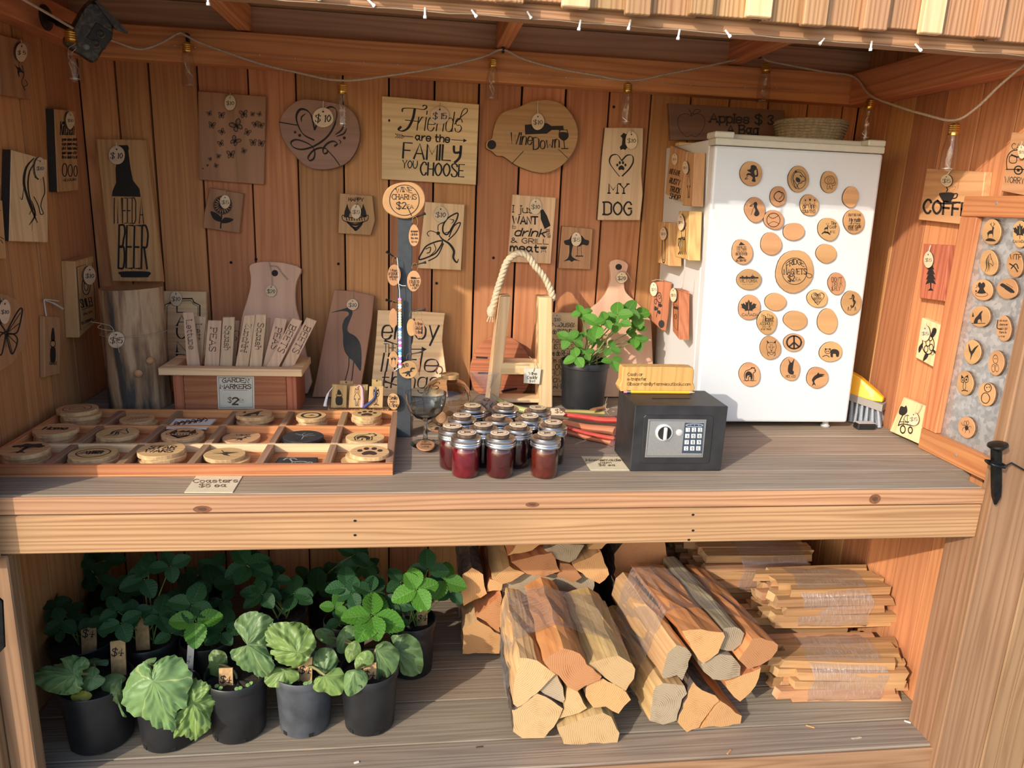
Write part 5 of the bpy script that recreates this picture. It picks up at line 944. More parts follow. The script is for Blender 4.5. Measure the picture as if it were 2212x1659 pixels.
coaster_stack(483,980,2,.046,wt_+'engraved with a hummingbird, front row',mot('bird'),'under the hummingbird coaster',[(16,-2)])
coaster_stack(803,975,3,.046,wt_+'with large dark paw, front right corner',mot('paw'),'in the front right compartment',[(-28,0),(-18,4)])
coaster_stack(105,923,3,.050,wt_+'lettered Home, middle row at the left',lines(('Home',-.2,1.5,.6)),'under the Home coaster',[(16,2),(6,6)])
coaster_stack(255,930,2,.049,wt_+'engraved with an animal head, middle row second from left',mot('horse'),'under the animal head coaster',[(-8,2)])
coaster_stack(394,936,2,.050,wt_+'engraved with a crest, middle row third from left',mot('campers'),'under the crest coaster',[(4,2)])
coaster_stack(516,944,1,.048,wt_+'with a dinosaur and lettering, middle row',[(k[0],[(x*.7,y*.6-.25) for x,y in k[1]])+tuple(k[2:]) for k in MOT['dino']]+lines(('WINO',.3,1.0,.3)),'',[])
coaster_stack(655,942,3,.050,'black slate coaster stack topped with a pale engraved tree',[('s',[(0,-.7),(0,0),(-.3,.3),(-.6,.5)],.06),('s',[(0,0),(.3,.4),(.6,.5)],.06),('s',[(0,-.2),(.4,.1),(.8,.15)],.05),('s',[(0,.0),(-.1,.4),(.05,.7)],.05)],'under the engraved slate coaster',[(6,-3),(-4,2)],slate=True)
coaster_stack(788,945,2,.048,wt_+'engraved with an animal, middle row at the right',mot('bear'),'under the animal coaster at the right',[(-12,-4)])
coaster_stack(167,882,4,.049,wt_+'with ring engraving, back row at the left',[('o',0,0,.95,.95,.05),('c',blob(0,0,.5,.4,3,12,.15),.05)],'in the back left compartment',[(4,3),(-10,-3),(6,4)])
coaster_stack(296,904,2,.043,wt_+'with bare tree line, back row second from left',[('l',[(-.9,-.5),(.9,.3)],.05)]+[('l',[(-.6+.25*i,-.35+.1*i),(-.55+.25*i,.35+.1*i)],.045) for i in range(6)],'under the tree line coaster',[(8,-2)])
coaster_stack(551,890,3,.047,wt_+'engraved with an animal head, back row fourth from left',mot('howl'),'in the back row fourth compartment',[(-12,0),(6,2)])
coaster_stack(672,897,4,.039,wt_+'with a dark ring emblem, back row fifth from left',[('o',0,0,.85,.85,.25),('m','bird',0,0,.5,.5)],'under the ring emblem coaster',[(-4,0),(3,0),(0,2)])
coaster_stack(793,893,3,.041,wt_+'with dark paw, back row at the right',mot('paw'),'in the back right compartment',[(3,2),(-3,-1)])
# white card coasters and the square slate
pz=PZ(ZT+.028)
for i in range(3):
    q=PZ(ZT+.018+.003*i); k=(2-i)*6
    c=plaque('card_coaster','white square card coaster with leaf pattern, fanned out in back row' if i==2 else ['lowest','middle'][i]+' white card coaster beneath the patterned one','coaster',q,[(1500+k,490),(1840+k,495),(1760+k,578),(1415+k,572)],.0015,MAT['white_card'],[('s',[(1470,550),(1540,525),(1650,515),(1740,498)],9)]+[('s',[(1480+48*j,555-8*j),(1500+48*j,520-7*j),(1530+48*j,530-6*j),(1510+48*j,548-7*j)],7) for j in range(6)] if i==2 else (),B1,burn=MAT['burn_mid'],group='white card coasters',bev=0)
q=PZ(TZ+.007)
plaque('slate_coaster','square black slate coaster etched with a running horse','coaster',q,[(245,820),(580,820),(565,905),(180,905)],.0065,[MAT['slate'],MAT['slate_edge']],[('m','horserun',405,868,130,52)],B2,burn=MAT['etch'],group='coasters in the tray')
q=PZ(ZT+.0022)
plaque('price_card','small cream card reading Coasters five dollars each on the counter edge','card',q,[(1675,980),(2068,980),(1985,1118),(1572,1118)],.0018,MAT['cream_card'],[('t','Coasters',1648,1036,2025,1032,27,dict(wt=.2,serif=True,slant=.1)),('t','$5 ea',1695,1074,1925,1072,26,dict(wt=.2,serif=True,slant=.1))],B1,burn=MAT['burn_mid'],bev=0)
plaque('price_card','small cream card reading Homemade jam beside the safe','card',q,[(695,812),(1030,815),(1105,928),(775,928)],.0018,MAT['cream_card'],[('t','Homemade',735,852,1030,852,17,dict(wt=.26,serif=True)),('t','Jam',838,873,950,873,15,dict(wt=.26,serif=True)),('t','$6 ea',842,894,980,894,15,dict(wt=.26,serif=True))],B3,burn=MAT['burn_mid'],bev=0)
# ---------------------------------------------------------------- bookmark stand
bs=empty('bookmark_stand',(-.18,2.075,ZT),'small pale block stand with slots reading Bookmarks','stand')
yb=2.062; xa,xb=gy(705,880,yb).x,gy(839,880,yb).x; zt_=ZT+.021
b=MB(); b.cbox(xa,xb,yb+.0005,yb+.062,ZT+.0005,zt_,.002); obj('base',b,MAT['paleX'],bs)
a=ART(PZ(zt_)); a.text('BOOKMARKS',712,883,775,886,5,wt=.2); a.text('$3 each',792,886,834,887,5,wt=.2); a.done(bs,MAT['burn_mid'])
for i,(ol,dy,lab,mo,tc_,tp) in enumerate((([(765,165),(882,170),(875,330),(760,330)],.050,'back row at the left',None,None,None),([(880,195),(1008,200),(1002,350),(876,350)],.050,'back row in the middle',None,None,None),([(1040,152),(1128,168),(1125,340),(1035,340)],.050,'back row at the right',None,None,None),
 ([(700,195),(830,205),(822,400),(690,400)],.014,'front with an owl on a stump and white tassel','stump','white',[(705,225),(670,270),(650,330),(640,385)]),([(850,212),(985,210),(978,400),(840,400)],.014,'front with a standing bear and pink tassel','bearup','pink',[(905,228),(935,205),(955,240),(960,320),(955,395)]),([(1018,215),(1140,215),(1133,400),(1008,400)],.014,'front with an eye design and blue tassel','owl','blue',[(1068,220),(1068,290),(1040,340),(965,398)]))):
    pl=lean(yb+dy,zt_-.006,yb+dy+.012,zt_+.06)
    x_=sum(p[0] for p in ol)/4; y_=sum(p[1] for p in ol)/4
    o=plaque('bookmark','thin wooden bookmark in the stand, '+lab,'bookmark',pl,ol,.002,MAT['olivewoodY'] if 'olivewoodY' in MAT else MAT['alderY'],[('m',mo,x_,y_,44,78)] if mo else [('d',x_,ol[0][1]+16,7)],B2,group='bookmarks in the stand')
    if tp:
        col={'white':(.78,.78,.80),'pink':(.72,.38,.46),'blue':(.05,.07,.20)}[tc_]; m=MAT.get('tassel_'+tc_) or plain('tassel_'+tc_,col,.7,0,.15,nscale=300)
        pts=[pl.hit(*q,off=.004) for q in smooth(B2(tp),4)]
        b=MB(); k=len(pts); b.tube(pts,[.0012 if i_<k*.35 else .002+.006*(i_/k-.35) for i_ in range(k)],7)
        for j in (-1,1): b.tube([p+V((.002*j*(i_/k),0,0)) for i_,p in enumerate(pts)],[.001 if i_<k*.35 else .0025 for i_ in range(k)],6)
        obj('tassel',b,m,o,smooth=50)
# ---------------------------------------------------------------- wine charm stand
st=empty('charm_stand',(-.04,1.9,ZT),'tall black post with hooks holding wine charms','stand')
b=MB(); b.cbox(-.058,-.021,1.893,1.931,ZT+.0005,1.475,.001); obj('post',b,plain('charcoal',(.035,.042,.05),.6,0,.15,nscale=60),st)
pl=PY(1.884)
plaque('round_sign','round wooden slice reading Wine charms two dollars each','sign',pl,blob(1315,128,184,158,12,36,.06),.008,[MAT['slice'],MAT['bark']],[('o',1317,128,126,130,6),('t','WINE',1246,72,1385,68,40,dict(wt=.17,serif=True,arc=14)),('t','CHARMS',1212,120,1418,120,42,dict(wt=.16,serif=True)),('t','$2',1250,200,1328,200,52,dict(wt=.18,serif=True)),('t','EA',1340,200,1392,198,32,dict(wt=.14,serif=True)),('l',[(1345,190),(1378,260)],7)],Z6,parent=st)
hp=PY(1.886)
for p0,p1 in (((1380,290),(1495,242)),((1250,630),(1165,568)),((1378,688),(1500,658)),((1258,1010),(1160,978)),((1370,1085),(1497,1058)),((1255,1368),(1150,1325)),((1365,1450),(1475,1420)),((1252,1717),(1150,1675))):
    a_,b_=[hp.hit(*q) for q in Z6([p0,p1])]; a_=a_+V((0,.012,0))
    b=MB(); b.tube([a_,a_.lerp(b_,.8),b_],[.0016,.0022,.0042],6); obj('hook',b,MAT['black_plastic'],st)
cp=PY(1.878)
def charm(cx,cy,rx,ry,label,cmds,z=Z6,plane=cp,hook=None):
    o=plaque('wine_charm',label,'wine charm',plane,blob(cx,cy,rx,ry,int(cx+cy),22,.04),.004,[MAT['slice'],MAT['bark']],cmds,z,group='wine charms on the stand',bev=.0006)
    c=plane.hit(*z([(cx,cy-ry)])[0]); s_=.012
    b=MB(); b.tube([c+V((.002+s_*.6*math.sin(t*.5),.001,-.004+s_*(1-math.cos(t*.5)))) for t in range(11)],.0005,5); obj('wire_ring',b,MAT['brass'] if 'brass' in MAT else plain('brass',(.75,.50,.20),.25,1),o)
    return o
TT=lambda *t:[('t',s_,cx-w_/2,y,cx+w_/2,y,h,dict(wt=.16)) for s_,cx,y,w_,h in t]
charm(1400,430,46,92,'small wooden wine charm on the highest hook, lettered',TT(('sip happens',1402,400,60,16),('drink',1402,430,56,22),('the wine',1402,460,58,18),('love',1402,490,44,18)))
charm(1230,768,58,90,'wooden wine charm lettered when in doubt add more wine',TT(('When',1225,738,60,22),('IN DOUBT',1228,768,86,24),('add more',1226,790,76,18),('WINE',1222,812,58,18)))
charm(1398,818,60,88,'wooden wine charm with bottle lettered I tend to wine a bit',[('f',[(1372,782),(1415,785),(1418,792),(1450,790),(1450,796),(1418,798),(1415,802),(1372,800)])]+TT(('I TEND TO',1402,836,80,26),('wine',1402,862,70,28),('A BIT',1405,886,44,18)))
charm(1222,1135,36,82,'dark shaded wine charm seen edge-on left of the post',[])
charm(1378,1215,40,75,'reddish wine charm behind another on the third right hook',[],plane=PY(1.884))
charm(1440,1218,50,75,'wine charm with a bottle on the third right hook',[('f',[(1462,1205),(1472,1205),(1472,1265),(1462,1265)])]+TT(('Wine',1440,1195,62,26),('not',1434,1215,40,14),('without',1434,1232,52,16),('Wine',1442,1268,56,28)))
charm(1225,1487,40,70,'small wine charm engraved with two clinking glasses',[('m','glasses',1224,1495,26,40)])
charm(1352,1575,80,76,'large wine charm with dinosaur lettered Wino',[('t','WINO',1292,1562,1352,1545,30,dict(wt=.2)),('m','dino',1350,1590,60,46)])
charm(1225,345,51,72,"wine charm on the lowest hook lettered smile there's wine",TT(('Smile',1222,328,66,30),("THERE'S",1222,356,60,16),('Wine',1226,392,76,32)),z=B2)
b=MB(); pa_=cp.hit(*Z6([(1440,1490)])[0]); pb_=cp.hit(*Z6([(1450,1630)])[0]); b.obox((pa_+pb_)/2+V((0,.012,0)),((1,0,0),(0,1,0),(0,0,1)),(.0012,.005,(pa_-pb_).length/2)); o=obj('wine_charm',b,MAT['redcedarZ']); tag(o,'thin dark red wine charm seen edge-on beside the Wino charm','wine charm','wine charms on the stand')
# bead string
bd=empty('bead_string',(-.053,1.882,ZT+.02),'string of small coloured beads hanging down the black post','bead string')
cols=['pink','orange','white','white','copper','clear','clear','clear','clear','lime','white','blue','white','aqua','white','violet','white','hotpink','white','blue','aqua','white','violet','white','hotpink','white']
pal=dict(pink=(.75,.25,.55),orange=(.75,.30,.10),white=(.82,.82,.80),copper=(.55,.25,.12),clear=(.55,.60,.52),lime=(.55,.62,.35),blue=(.10,.30,.75),aqua=(.25,.65,.75),violet=(.35,.15,.60),hotpink=(.85,.15,.45))
for k_,c_ in pal.items(): plain('bead_'+k_,c_,.3)
p0=cp.hit(*Z6([(1278,975)])[0]); p1=cp.hit(*Z6([(1280,1545)])[0])
for i,c_ in enumerate(cols):
    c=p0.lerp(p1,i/(len(cols)-1)); b=MB(); rz=.0045
    b.lathe([(.0012,-.0036),(rz,-.0025),(rz,.0025),(.0012,.0036)],c,12,axis=(0,-1,.0)); obj('bead',b,MAT['bead_'+c_],bd,smooth=40)
b=MB(); b.tube([cp.hit(*q) for q in Z6([(1255,620),(1262,680),(1268,840),(1276,900),(1278,970)])]+[p1]+[cp.hit(*q) for q in Z6([(1270,1560),(1232,1585)])],.0008,5); b.tube([cp.hit(*q) for q in smooth(Z6([(1272,845),(1300,858),(1330,858)]),3)],.0008,5); obj('cord',b,MAT['bead_white'],bd)
# ---------------------------------------------------------------- goblet, glass dome, bag
rnd_glass('blue_glass',(.62,.72,.78),.02); rnd_glass('clear_glass',(.97,.97,.96),.01); rnd_glass('smoke_glass',(.80,.70,.62),.02); rnd_glass('jar_glass',(.98,.98,.98),.01)
gc=V((.018,1.835,ZT))
gb=empty('wine_goblet',gc,'blue-grey glass goblet with ribbed bowl beside the black post','glass')
b=MB(); b.lathe([(.0405,.0008),(.0405,.0022),(.020,.0045),(.0075,.008),(.0055,.03),(.0055,.062),(.0085,.068),(.028,.077),(.044,.094),(.0515,.118),(.0535,.142),(.0522,.1425),(.0502,.118),(.043,.096),(.027,.0795),(.004,.072)],gc,40); obj('cup',b,MAT['blue_glass'],gb,smooth=50)
pz=PZ(ZT+.0115); o=plaque('wine_charm','oval wooden charm lying on the goblet foot','wine charm',pz,blob(1500,715,78,46,3,24,.04),.003,[MAT['slice'],MAT['bark']],TT(('merry',1500,695,70,14),('christmas',1502,715,90,15),('wine',1495,735,60,14)),B2,group='wine charms on the stand')
jc=V((.078,1.99,ZT))
gd=empty('glass_dome',jc,'smoky glass jar with amber dome lid, full of wooden slices','jar')
b=MB(); b.lathe([(.060,.001),(.064,.006),(.066,.04),(.066,.078),(.0645,.078),(.0642,.04),(.062,.008),(.001,.004)],jc,36,cap1=False); obj('jar',b,MAT['clear_glass'],gd,smooth=50)
b=MB(); b.lathe([(.069,.079),(.069,.092),(.064,.112),(.050,.130),(.028,.141),(.004,.144),(.004,.1425),(.027,.1392),(.049,.128),(.0625,.111),(.0672,.092),(.0672,.079)],jc,36,cap0=False,cap1=False); obj('lid',b,MAT['smoke_glass'],gd,smooth=50)
b=MB(); b.lathe([(.0245,.0),(.025,.002),(.025,.011),(.0245,.0125)],jc+V((.008,-.006,.1445)),24); o=obj('wood_knob',b,MAT['slice'],gd,smooth=40)
b=MB(); b.tube([jc+V((-.022+.009*math.sin(t),.012,.152+.011*(1-math.cos(t)))) for t in [i*.45 for i in range(14)]],.0022,6); obj('leather_loop',b,plain('leather',(.42,.17,.14),.6),gd)
r4=random.Random(8)
for i in range(9):
    a=i*2.4; rr_=.012+.038*((i*.37)%1); c=jc+V((rr_*math.cos(a),rr_*math.sin(a)-.004,.022+.006*(i//2))); nv=V((r4.uniform(-.5,.5),-.9,r4.uniform(.1,.7))).normalized()
    b=MB(); b.lathe([(.0165,-.002),(.017,0),(.0165,.002)],c,18,axis=nv); o=obj('wooden_slice',b,MAT['slice'],smooth=40); tag(o,'small round wooden slice inside the smoky glass jar','wood slice','wooden slices in the glass jar')
# bag of game discs
bc=V((.205,2.135,ZT))
bgp=empty('plastic_bag',bc,'clear cellophane bag tied at the neck beside the wine caddy','bag')
b=MB(); n=26; k=0
for z,rx,ry in ((.002,.040,.028),(.012,.050,.035),(.035,.047,.033),(.052,.030,.022),(.064,.011,.010),(.072,.008,.008),(.084,.017,.012),(.105,.032,.016),(.125,.040,.018)):
    for i in range(n):
        a=2*math.pi*i/n; q=1+.14*math.sin(5*a+z*60)+.08*math.sin(9*a-z*90); b.v.append(bc+V((rx*q*math.cos(a)-.22*max(0,z-.07),ry*q*math.sin(a),z)))
b.f=[(j*n+i,j*n+(i+1)%n,(j+1)*n+(i+1)%n,(j+1)*n+i) for j in range(8) for i in range(n)]+[tuple(range(n-1,-1,-1))]; b.m=[0]*len(b.f); obj('film',b,MAT['cellophane'],bgp,smooth=70)
for i,(dx,dy,dz,nv,x_) in enumerate(((-.008,-.020,.026,(-.1,-.9,.4),1),(.012,-.006,.022,(.3,-.9,.3),1),(.02,.006,.018,(.4,-.8,.3),0),(-.018,.004,.02,(-.3,-.8,.4),0),(.002,.01,.03,(0,-.7,.7),1))):
    c=bc+V((dx,dy,dz)); p_=PL(c,nv); b=MB(); b.lathe([(.0165,-.0025),(.0165,.0025)],c-p_.n*.0025,20,axis=p_.n); o=obj('game_disc',b,MAT['slice'],M=p_.mat(c),smooth=40); tag(o,'small wooden game disc burnt with an X inside the clear bag' if x_ else 'small plain wooden game disc inside the clear bag','game disc','game discs in the bag')
    if x_:
        a=ART(p_,.0004); q=type('H',(),{})(); q.hit=lambda x,y,off=0,c=c,p_=p_:c+p_.u*x+p_.v*y+p_.n*off; a.p=q; a.T=lambda w_:(w_[0]*.012,w_[1]*.012); a.do(MOT['tictac']); a.done(o,MAT['burn'])
# ---------------------------------------------------------------- wine caddy
wc=empty('wine_caddy',(.32,2.23,ZT),'pale wooden wine caddy with thick rope handle','wine caddy')
def upright(xb,xt,wb_,s):
    b=MB(); ya,yb_=2.190,2.285; vs=[]
    for z,x,y0,y1 in ((ZT+.0005,xb,ya,yb_),(1.235,xt,ya+.01,yb_-.01)): vs+=[(x,y0,z),(x+wb_,y0,z),(x,y1,z),(x+wb_,y1,z)]
    b.add(vs,[(0,2,3,1),(4,5,7,6),(0,1,5,4),(2,6,7,3),(0,4,6,2),(1,3,7,5)]); return obj('upright',b,MAT['paleZ'],wc,bevel=.004)
upright(.214,.243,.034,-1); upright(.380,.362,.042,1)
for a_,y0 in (((.2525,.379),2.193),((.2525,.379),2.258)):
    b=MB(); b.cbox(a_[0]-.002,a_[1]+.001,y0,y0+.020,.992,1.028,.002); obj('rail',b,MAT['paleX'],wc)
b=MB(); b.cbox(.2495,.381,2.205,2.27,ZT+.012,ZT+.026,.002); obj('floor_board',b,MAT['paleX'],wc)
rp_=[gy(x,y,2.235) for x,y in smooth([(1060,668),(1065,661),(1074,628),(1083,600),(1095,566),(1113,549),(1125.5,547),(1141,554),(1156,575),(1174,597),(1189,625),(1195,648)],6)]
def twist(path,r,n,turns,rad):
    out=[]; L=0
    for j in range(n):
        pts=[];L=0
        for i,p in enumerate(path):
            if i: L+=(p-path[i-1]).length
            t=(path[min(i+1,len(path)-1)]-path[max(i-1,0)]).normalized(); x=t.cross(V((0,1,0))).normalized(); y=t.cross(x); a=L*turns+2*math.pi*j/n
            pts.append(p+(x*math.cos(a)+y*math.sin(a))*rad)
        out.append(pts)
    return out
dense=[]
for a_,b_ in zip(rp_,rp_[1:]): dense+=[a_,a_.lerp(b_,.5)]
dense.append(rp_[-1])
plain('rope',(.62,.50,.34),.95,0,.2,nscale=250,bump=.6)
for pts in twist(dense,.0,3,150,.0052): b=MB(); b.tube(pts,.0062,8); obj('rope_strand',b,MAT['rope'],wc,smooth=60)
b=MB(); kn=gy(1061,676,2.235); b.lathe([(.004,.018),(.012,.012),(.014,.002),(.012,-.008),(.010,-.014)],kn+V((0,0,.004)),14); obj('rope_knot',b,MAT['rope'],wc,smooth=60)
b=MB()
for i in range(14):
    a=i*.9; b.tube([kn+V((.006*math.cos(a),.006*math.sin(a),-.010)),kn+V((.011*math.cos(a)-.003,.010*math.sin(a),-.028))],[.0018,.0009],5)
tag(obj('rope_fray',b,MAT['rope'],wc),None,kind='stuff')
pl=PY(2.184); c=plaque('price_card','cream card reading Wine caddy forty dollars','card',pl,[(207,60),(350,65),(337,195),(202,187)],.0015,MAT['cream_light'] if 'cream_light' in MAT else MAT['white_card'],[('t','Wine',245,118,312,118,22,dict(wt=.2,serif=True,slant=.15)),('t','Caddy',232,150,315,150,22,dict(wt=.2,serif=True,slant=.15)),('t','$40',248,180,298,180,19,dict(wt=.2,serif=True,slant=.15))],B3,parent=wc,bev=0)
b=MB(); b.tube([pl.hit(*q,off=.002) for q in B3([(285,90),(298,40),(275,-10),(250,-40)])],.001,5); obj('twine',b,MAT['twine'],c)
# ---------------------------------------------------------------- jam jars
plain('zinc',(.62,.62,.62),.3,1); plain('lid_gold',(.45,.44,.42),.35,1)
jcol={'crim':(.12,.003,.010),'red':(.055,.005,.006),'brick':(.085,.012,.007),'dark':(.010,.002,.004),'plum':(.026,.003,.006)}
for k_,c_ in jcol.items(): plain('jam_'+k_,c_,.12,0,.25,nscale=70,Coat_Weight=.8,Coat_Roughness=.03)
jars=[(1007,941,'crim','bright crimson jam jar at the front left'),(1082,942,'red','dark red jam jar at the front middle'),(1179,943,'brick','brick red jam jar at the front right'),(979,926,'red','red jam jar at the left end behind the crimson one'),(1045,922,'dark','almost black jam jar between the front two'),(1119,924,'plum','plum dark jam jar behind the front gap'),(1194,918,'dark','almost black jam jar at the right end'),(999,902,'plum','jam jar with pale lid disc, third row at the left'),(1078,905,'dark','jam jar with small lid disc, third row middle'),(1144,904,'plum','jam jar with dark lid disc, third row at the right'),(1020,881,'plum','jam jar in the back row at the left'),(1092,880,'red','jam jar in the back row middle beside rhubarb leaf'),(1162,886,'dark','jam jar in the back row at the right')]
for i,(px,py,c_,lab) in enumerate(jars):
    c=PZ(ZT+.0985).hit(px,py-1.0); c.z=ZT
    j=empty('jam_jar',c,lab,'jar','jars of homemade jam')
    if i==0:
        b=MB(); b.lathe([(.0265,.0006),(.030,.003),(.0315,.010),(.0315,.062),(.029,.070),(.027,.074)],c,28); proto=[obj('jam',b,MAT['jam_'+c_],j,smooth=50)]
        b=MB(); b.lathe([(.0275,.0003),(.0315,.0025),(.0332,.010),(.0332,.062),(.0305,.0705),(.0282,.0745)],c,28,cap0=False,cap1=False); proto.append(obj('glass',b,MAT['jar_gloss'] if 'jar_gloss' in MAT else thin_film('jar_gloss',mix=.02,rough=.03,tint=.98),j,smooth=50))
        b=MB(); b.lathe([(.0325,.0745),(.0358,.0755),(.0362,.079),(.0350,.0815),(.0362,.084),(.0350,.0865),(.0362,.089),(.0362,.0935),(.0345,.0955),(.0300,.0958)],c,32); proto.append(obj('lid_ring',b,MAT['zinc'],j,smooth=30))
        b=MB(); b.lathe([(.0298,.0955),(.0298,.0968),(.0290,.0972)],c,28); proto.append(obj('lid',b,MAT['lid_gold'],j,smooth=40))
    else:
        for p_ in proto:
            o=copy(p_,j,Matrix.Translation(WM[p_.name].translation-c0+c))
            if p_.name.startswith('jam'):
                o.data=p_.data.copy(); o.data.materials[0]=MAT['jam_'+c_]
    if i==0: c0=c.copy()
    r5=random.Random(i); zt2=ZT+.1055; p_=PZ(zt2); cc=V((c.x+r5.uniform(-.003,.003),c.y+r5.uniform(-.003,.003),zt2)); rd=.0225 if i not in (8,) else .017
    b=MB(); b.prism([cc+V((x,y,0)) for x,y in blob(0,0,rd,rd*.95,i,22,.04)],V((0,0,-.0082)),.0006,0,1); d=obj('lid_disc',b,[MAT['tagwood'],MAT['bark']],j,M=p_.mat(cc))
    a=ART(p_,.0004); q=type('H',(),{})(); q.hit=lambda x,y,off=0,c=cc:c+V((x,y,off)); a.p=q; a.T=lambda w_:(w_[0]*rd*.8,w_[1]*rd*.8); a.do(lines(('jam',-.2,.8,.5))+[('s',[(-.6,.5),(0,.7),(.6,.5)],.1),('o',0,0,.95,.95,.04)]); a.done(d,MAT['burn'])
# ---------------------------------------------------------------- rhubarb stalks
def stalkmat(n,c1,c2):
    m,nt,b=newmat(n); tc=N(nt,'TexCoord'); mp=N(nt,'Mapping'); mp.inputs['Scale'].default_value=(1,8,8); nz=N(nt,'TexNoise'); nz.inputs['Scale'].default_value=9; nt.links.new(tc.outputs['Object'],mp.inputs[0]); nt.links.new(mp.outputs[0],nz.inputs['Vector']); r=ramp(nt,nz.outputs['Fac'],[(.3,c1),(.7,c2)]); nt.links.new(r.outputs[0],b.inputs['Base Color']); b.inputs['Roughness'].default_value=.35; b.inputs['Subsurface Weight'].default_value=.1
stalkmat('rhubarb_red',(.62,.05,.06),(.55,.12,.08)); stalkmat('rhubarb_orange',(.62,.19,.10),(.55,.25,.14)); stalkmat('rhubarb_green',(.36,.34,.10),(.48,.38,.16)); stalkmat('rhubarb_leaf',(.42,.50,.14),(.62,.60,.30)); plain('rhubarb_end',(.85,.42,.40),.5)
for pts,w_,z_,m_,lab in (([(560,425),(700,430),(890,440)],7,.030,'rhubarb_green','greenish rhubarb stalk at the back of the bundle'),([(550,452),(720,475),(870,497),(985,500)],9,.034,'rhubarb_red','bright red rhubarb stalk with pink end'),([(545,520),(720,560),(920,580),(985,590)],12,.022,'rhubarb_orange','broad orange rhubarb stalk with pale cut end'),([(560,595),(740,640),(890,668),(968,690)],9,.012,'rhubarb_orange','thin orange rhubarb stalk lowest at the front'),([(570,565),(740,612),(900,645),(975,655)],6,.026,'rhubarb_red','reddish rhubarb stalk between the orange ones'),([(-10,330),(100,385),(260,425),(420,450)],9,.040,'rhubarb_leaf','pale green rhubarb stem top above the jar lids')):
    p_=PZ(ZT+z_); q=[p_.hit(*t) for t in smooth(B3(pts),4)]; k=len(q); w2=w_*.00125
    b=MB()
    for i,p in enumerate(q):
        t=(q[min(i+1,k-1)]-q[max(i-1,0)]).normalized(); s_=t.cross(V((0,0,1))).normalized(); f_=.85+.35*i/k
        for a_ in range(8): an=2*math.pi*a_/8; b.v.append(p+s_*math.cos(an)*w2*f_*1.25+V((0,0,math.sin(an)*w2*f_*(.55 if math.sin(an)>0 else .9))))
    b.f=[(i*8+j,i*8+(j+1)%8,(i+1)*8+(j+1)%8,(i+1)*8+j) for i in range(k-1) for j in range(8)]+[tuple(range(7,-1,-1)),tuple((k-1)*8+j for j in range(8))]; b.m=[0]*((k-1)*8)+[1,1]
    o=obj('rhubarb_stalk',b,[MAT[m_],MAT['rhubarb_end']],smooth=60); tag(o,lab,'rhubarb','rhubarb stalks by the jars')
b=MB(); p_=PZ(ZT+.045)
for i in range(5): b.tube([p_.hit(*q)+V((0,0,.002*i)) for q in smooth(B3([(880+8*i,380),(900,400+6*i),(915+4*i,430),(930-6*i,455)]),3)],.0009,5)
b.tube([p_.hit(*q) for q in B3([(905,410),(900,360),(915,310)])],.0009,5); b.tube([p_.hit(*q) for q in smooth(B3([(900,420),(940,425),(975,430)]),3)],.0009,5); o=obj('twine_tie',b,MAT['twine']); tag(o,'knotted twine tie around the rhubarb stalks','twine')
p_=PL(gz(*B3([(500,425)])[0],z=ZT+.046),(-.1,-.35,.9),V((0,1,0))); plaque('price_tag','pale price tag lying on the rhubarb beside the jar lids','tag',p_,[(432,400),(500,398),(560,445),(545,458),(430,455)],.002,MAT['tagwood'],[('t','$5',470,440,535,440,28,dict(wt=.18,serif=True))],B3)
p_=PZ(ZT+.048); plaque('price_tag','brown bark-backed tag on twine behind the rhubarb','tag',p_,[(765,410),(790,398),(905,380),(920,390),(820,408)],.004,MAT['walnutX'],[],B3)
# ---------------------------------------------------------------- cash safe
sx0,sx1,sy0,sy1,sz1=.5155,.749,1.6285,1.780,1.0535
sf=empty('cash_safe',(.632,1.70,ZT),'small black steel safe with keypad and silver dial plate','safe')
b=MB(); b.cbox(sx0,sx1,sy0,sy1,ZT+.001,sz1,.0018); obj('body',b,MAT['safe_black'] if 'safe_black' in MAT else plain('safe_black',(.020,.020,.022),.5,0,.35,nscale=25,bump=.05),sf)
SP=PY(sy0); out=smooth(B3([(1245,462),(1530,462),(1808,466),(1824,485),(1806,700),(1787,860),(1772,875),(1500,876),(1215,874),(1203,860),(1215,700),(1228,480)]),1,True)
plaque('door','black inset safe door',None,PY(sy0-.0025),B3([(1245,462),(1530,462),(1808,466),(1824,485),(1806,700),(1787,860),(1772,875),(1500,876),(1215,874),(1203,860),(1215,700),(1228,480)]),.0023,MAT['safe_black'],parent=sf,bev=.0012)
plate=plaque('control_plate','brushed silver control plate',None,PY(sy0-.0045),B3([(1268,496),(1764,500),(1732,822),(1238,822)]),.0018,plain('brushed',(.55,.55,.55),.38,.85,.05,nscale=200),[('l',[(1280,508),(1752,512),(1722,810),(1250,810),(1280,508)],3)],None,parent=sf,bev=.0008)
for c in list(plate.children): bpy.data.objects.remove(c)
a=ART(PY(sy0-.0046),.0003); a.T=lambda q:B3([q])[0]; a.do([('l',[(1280,508),(1752,512),(1722,810),(1250,810),(1280,508)],3)]); a.done(plate,MAT['safe_black'],'outline')
kc=PY(sy0-.0045).hit(*B3([(1400,610)])[0]); b=MB(); b.lathe([(.0215,0),(.0215,.003),(.0195,.005),(.017,.0052)],kc,32,axis=(0,-1,0)); kn_=obj('dial',b,plain('silver_plastic',(.62,.62,.62),.35,.3),sf,smooth=40)
b=MB(); b.lathe([(.0168,.0),(.0168,.0006)],kc+V((0,-.0052,0)),28,axis=(0,-1,0)); obj('dial_well',b,MAT['black_plastic'],kn_,smooth=40)
b=MB(); b.cbox(kc.x-.0042,kc.x+.0042,kc.y-.014,kc.y-.0059,kc.z-.016,kc.z+.016,.002); obj('dial_grip',b,MAT['silver_plastic'],kn_)
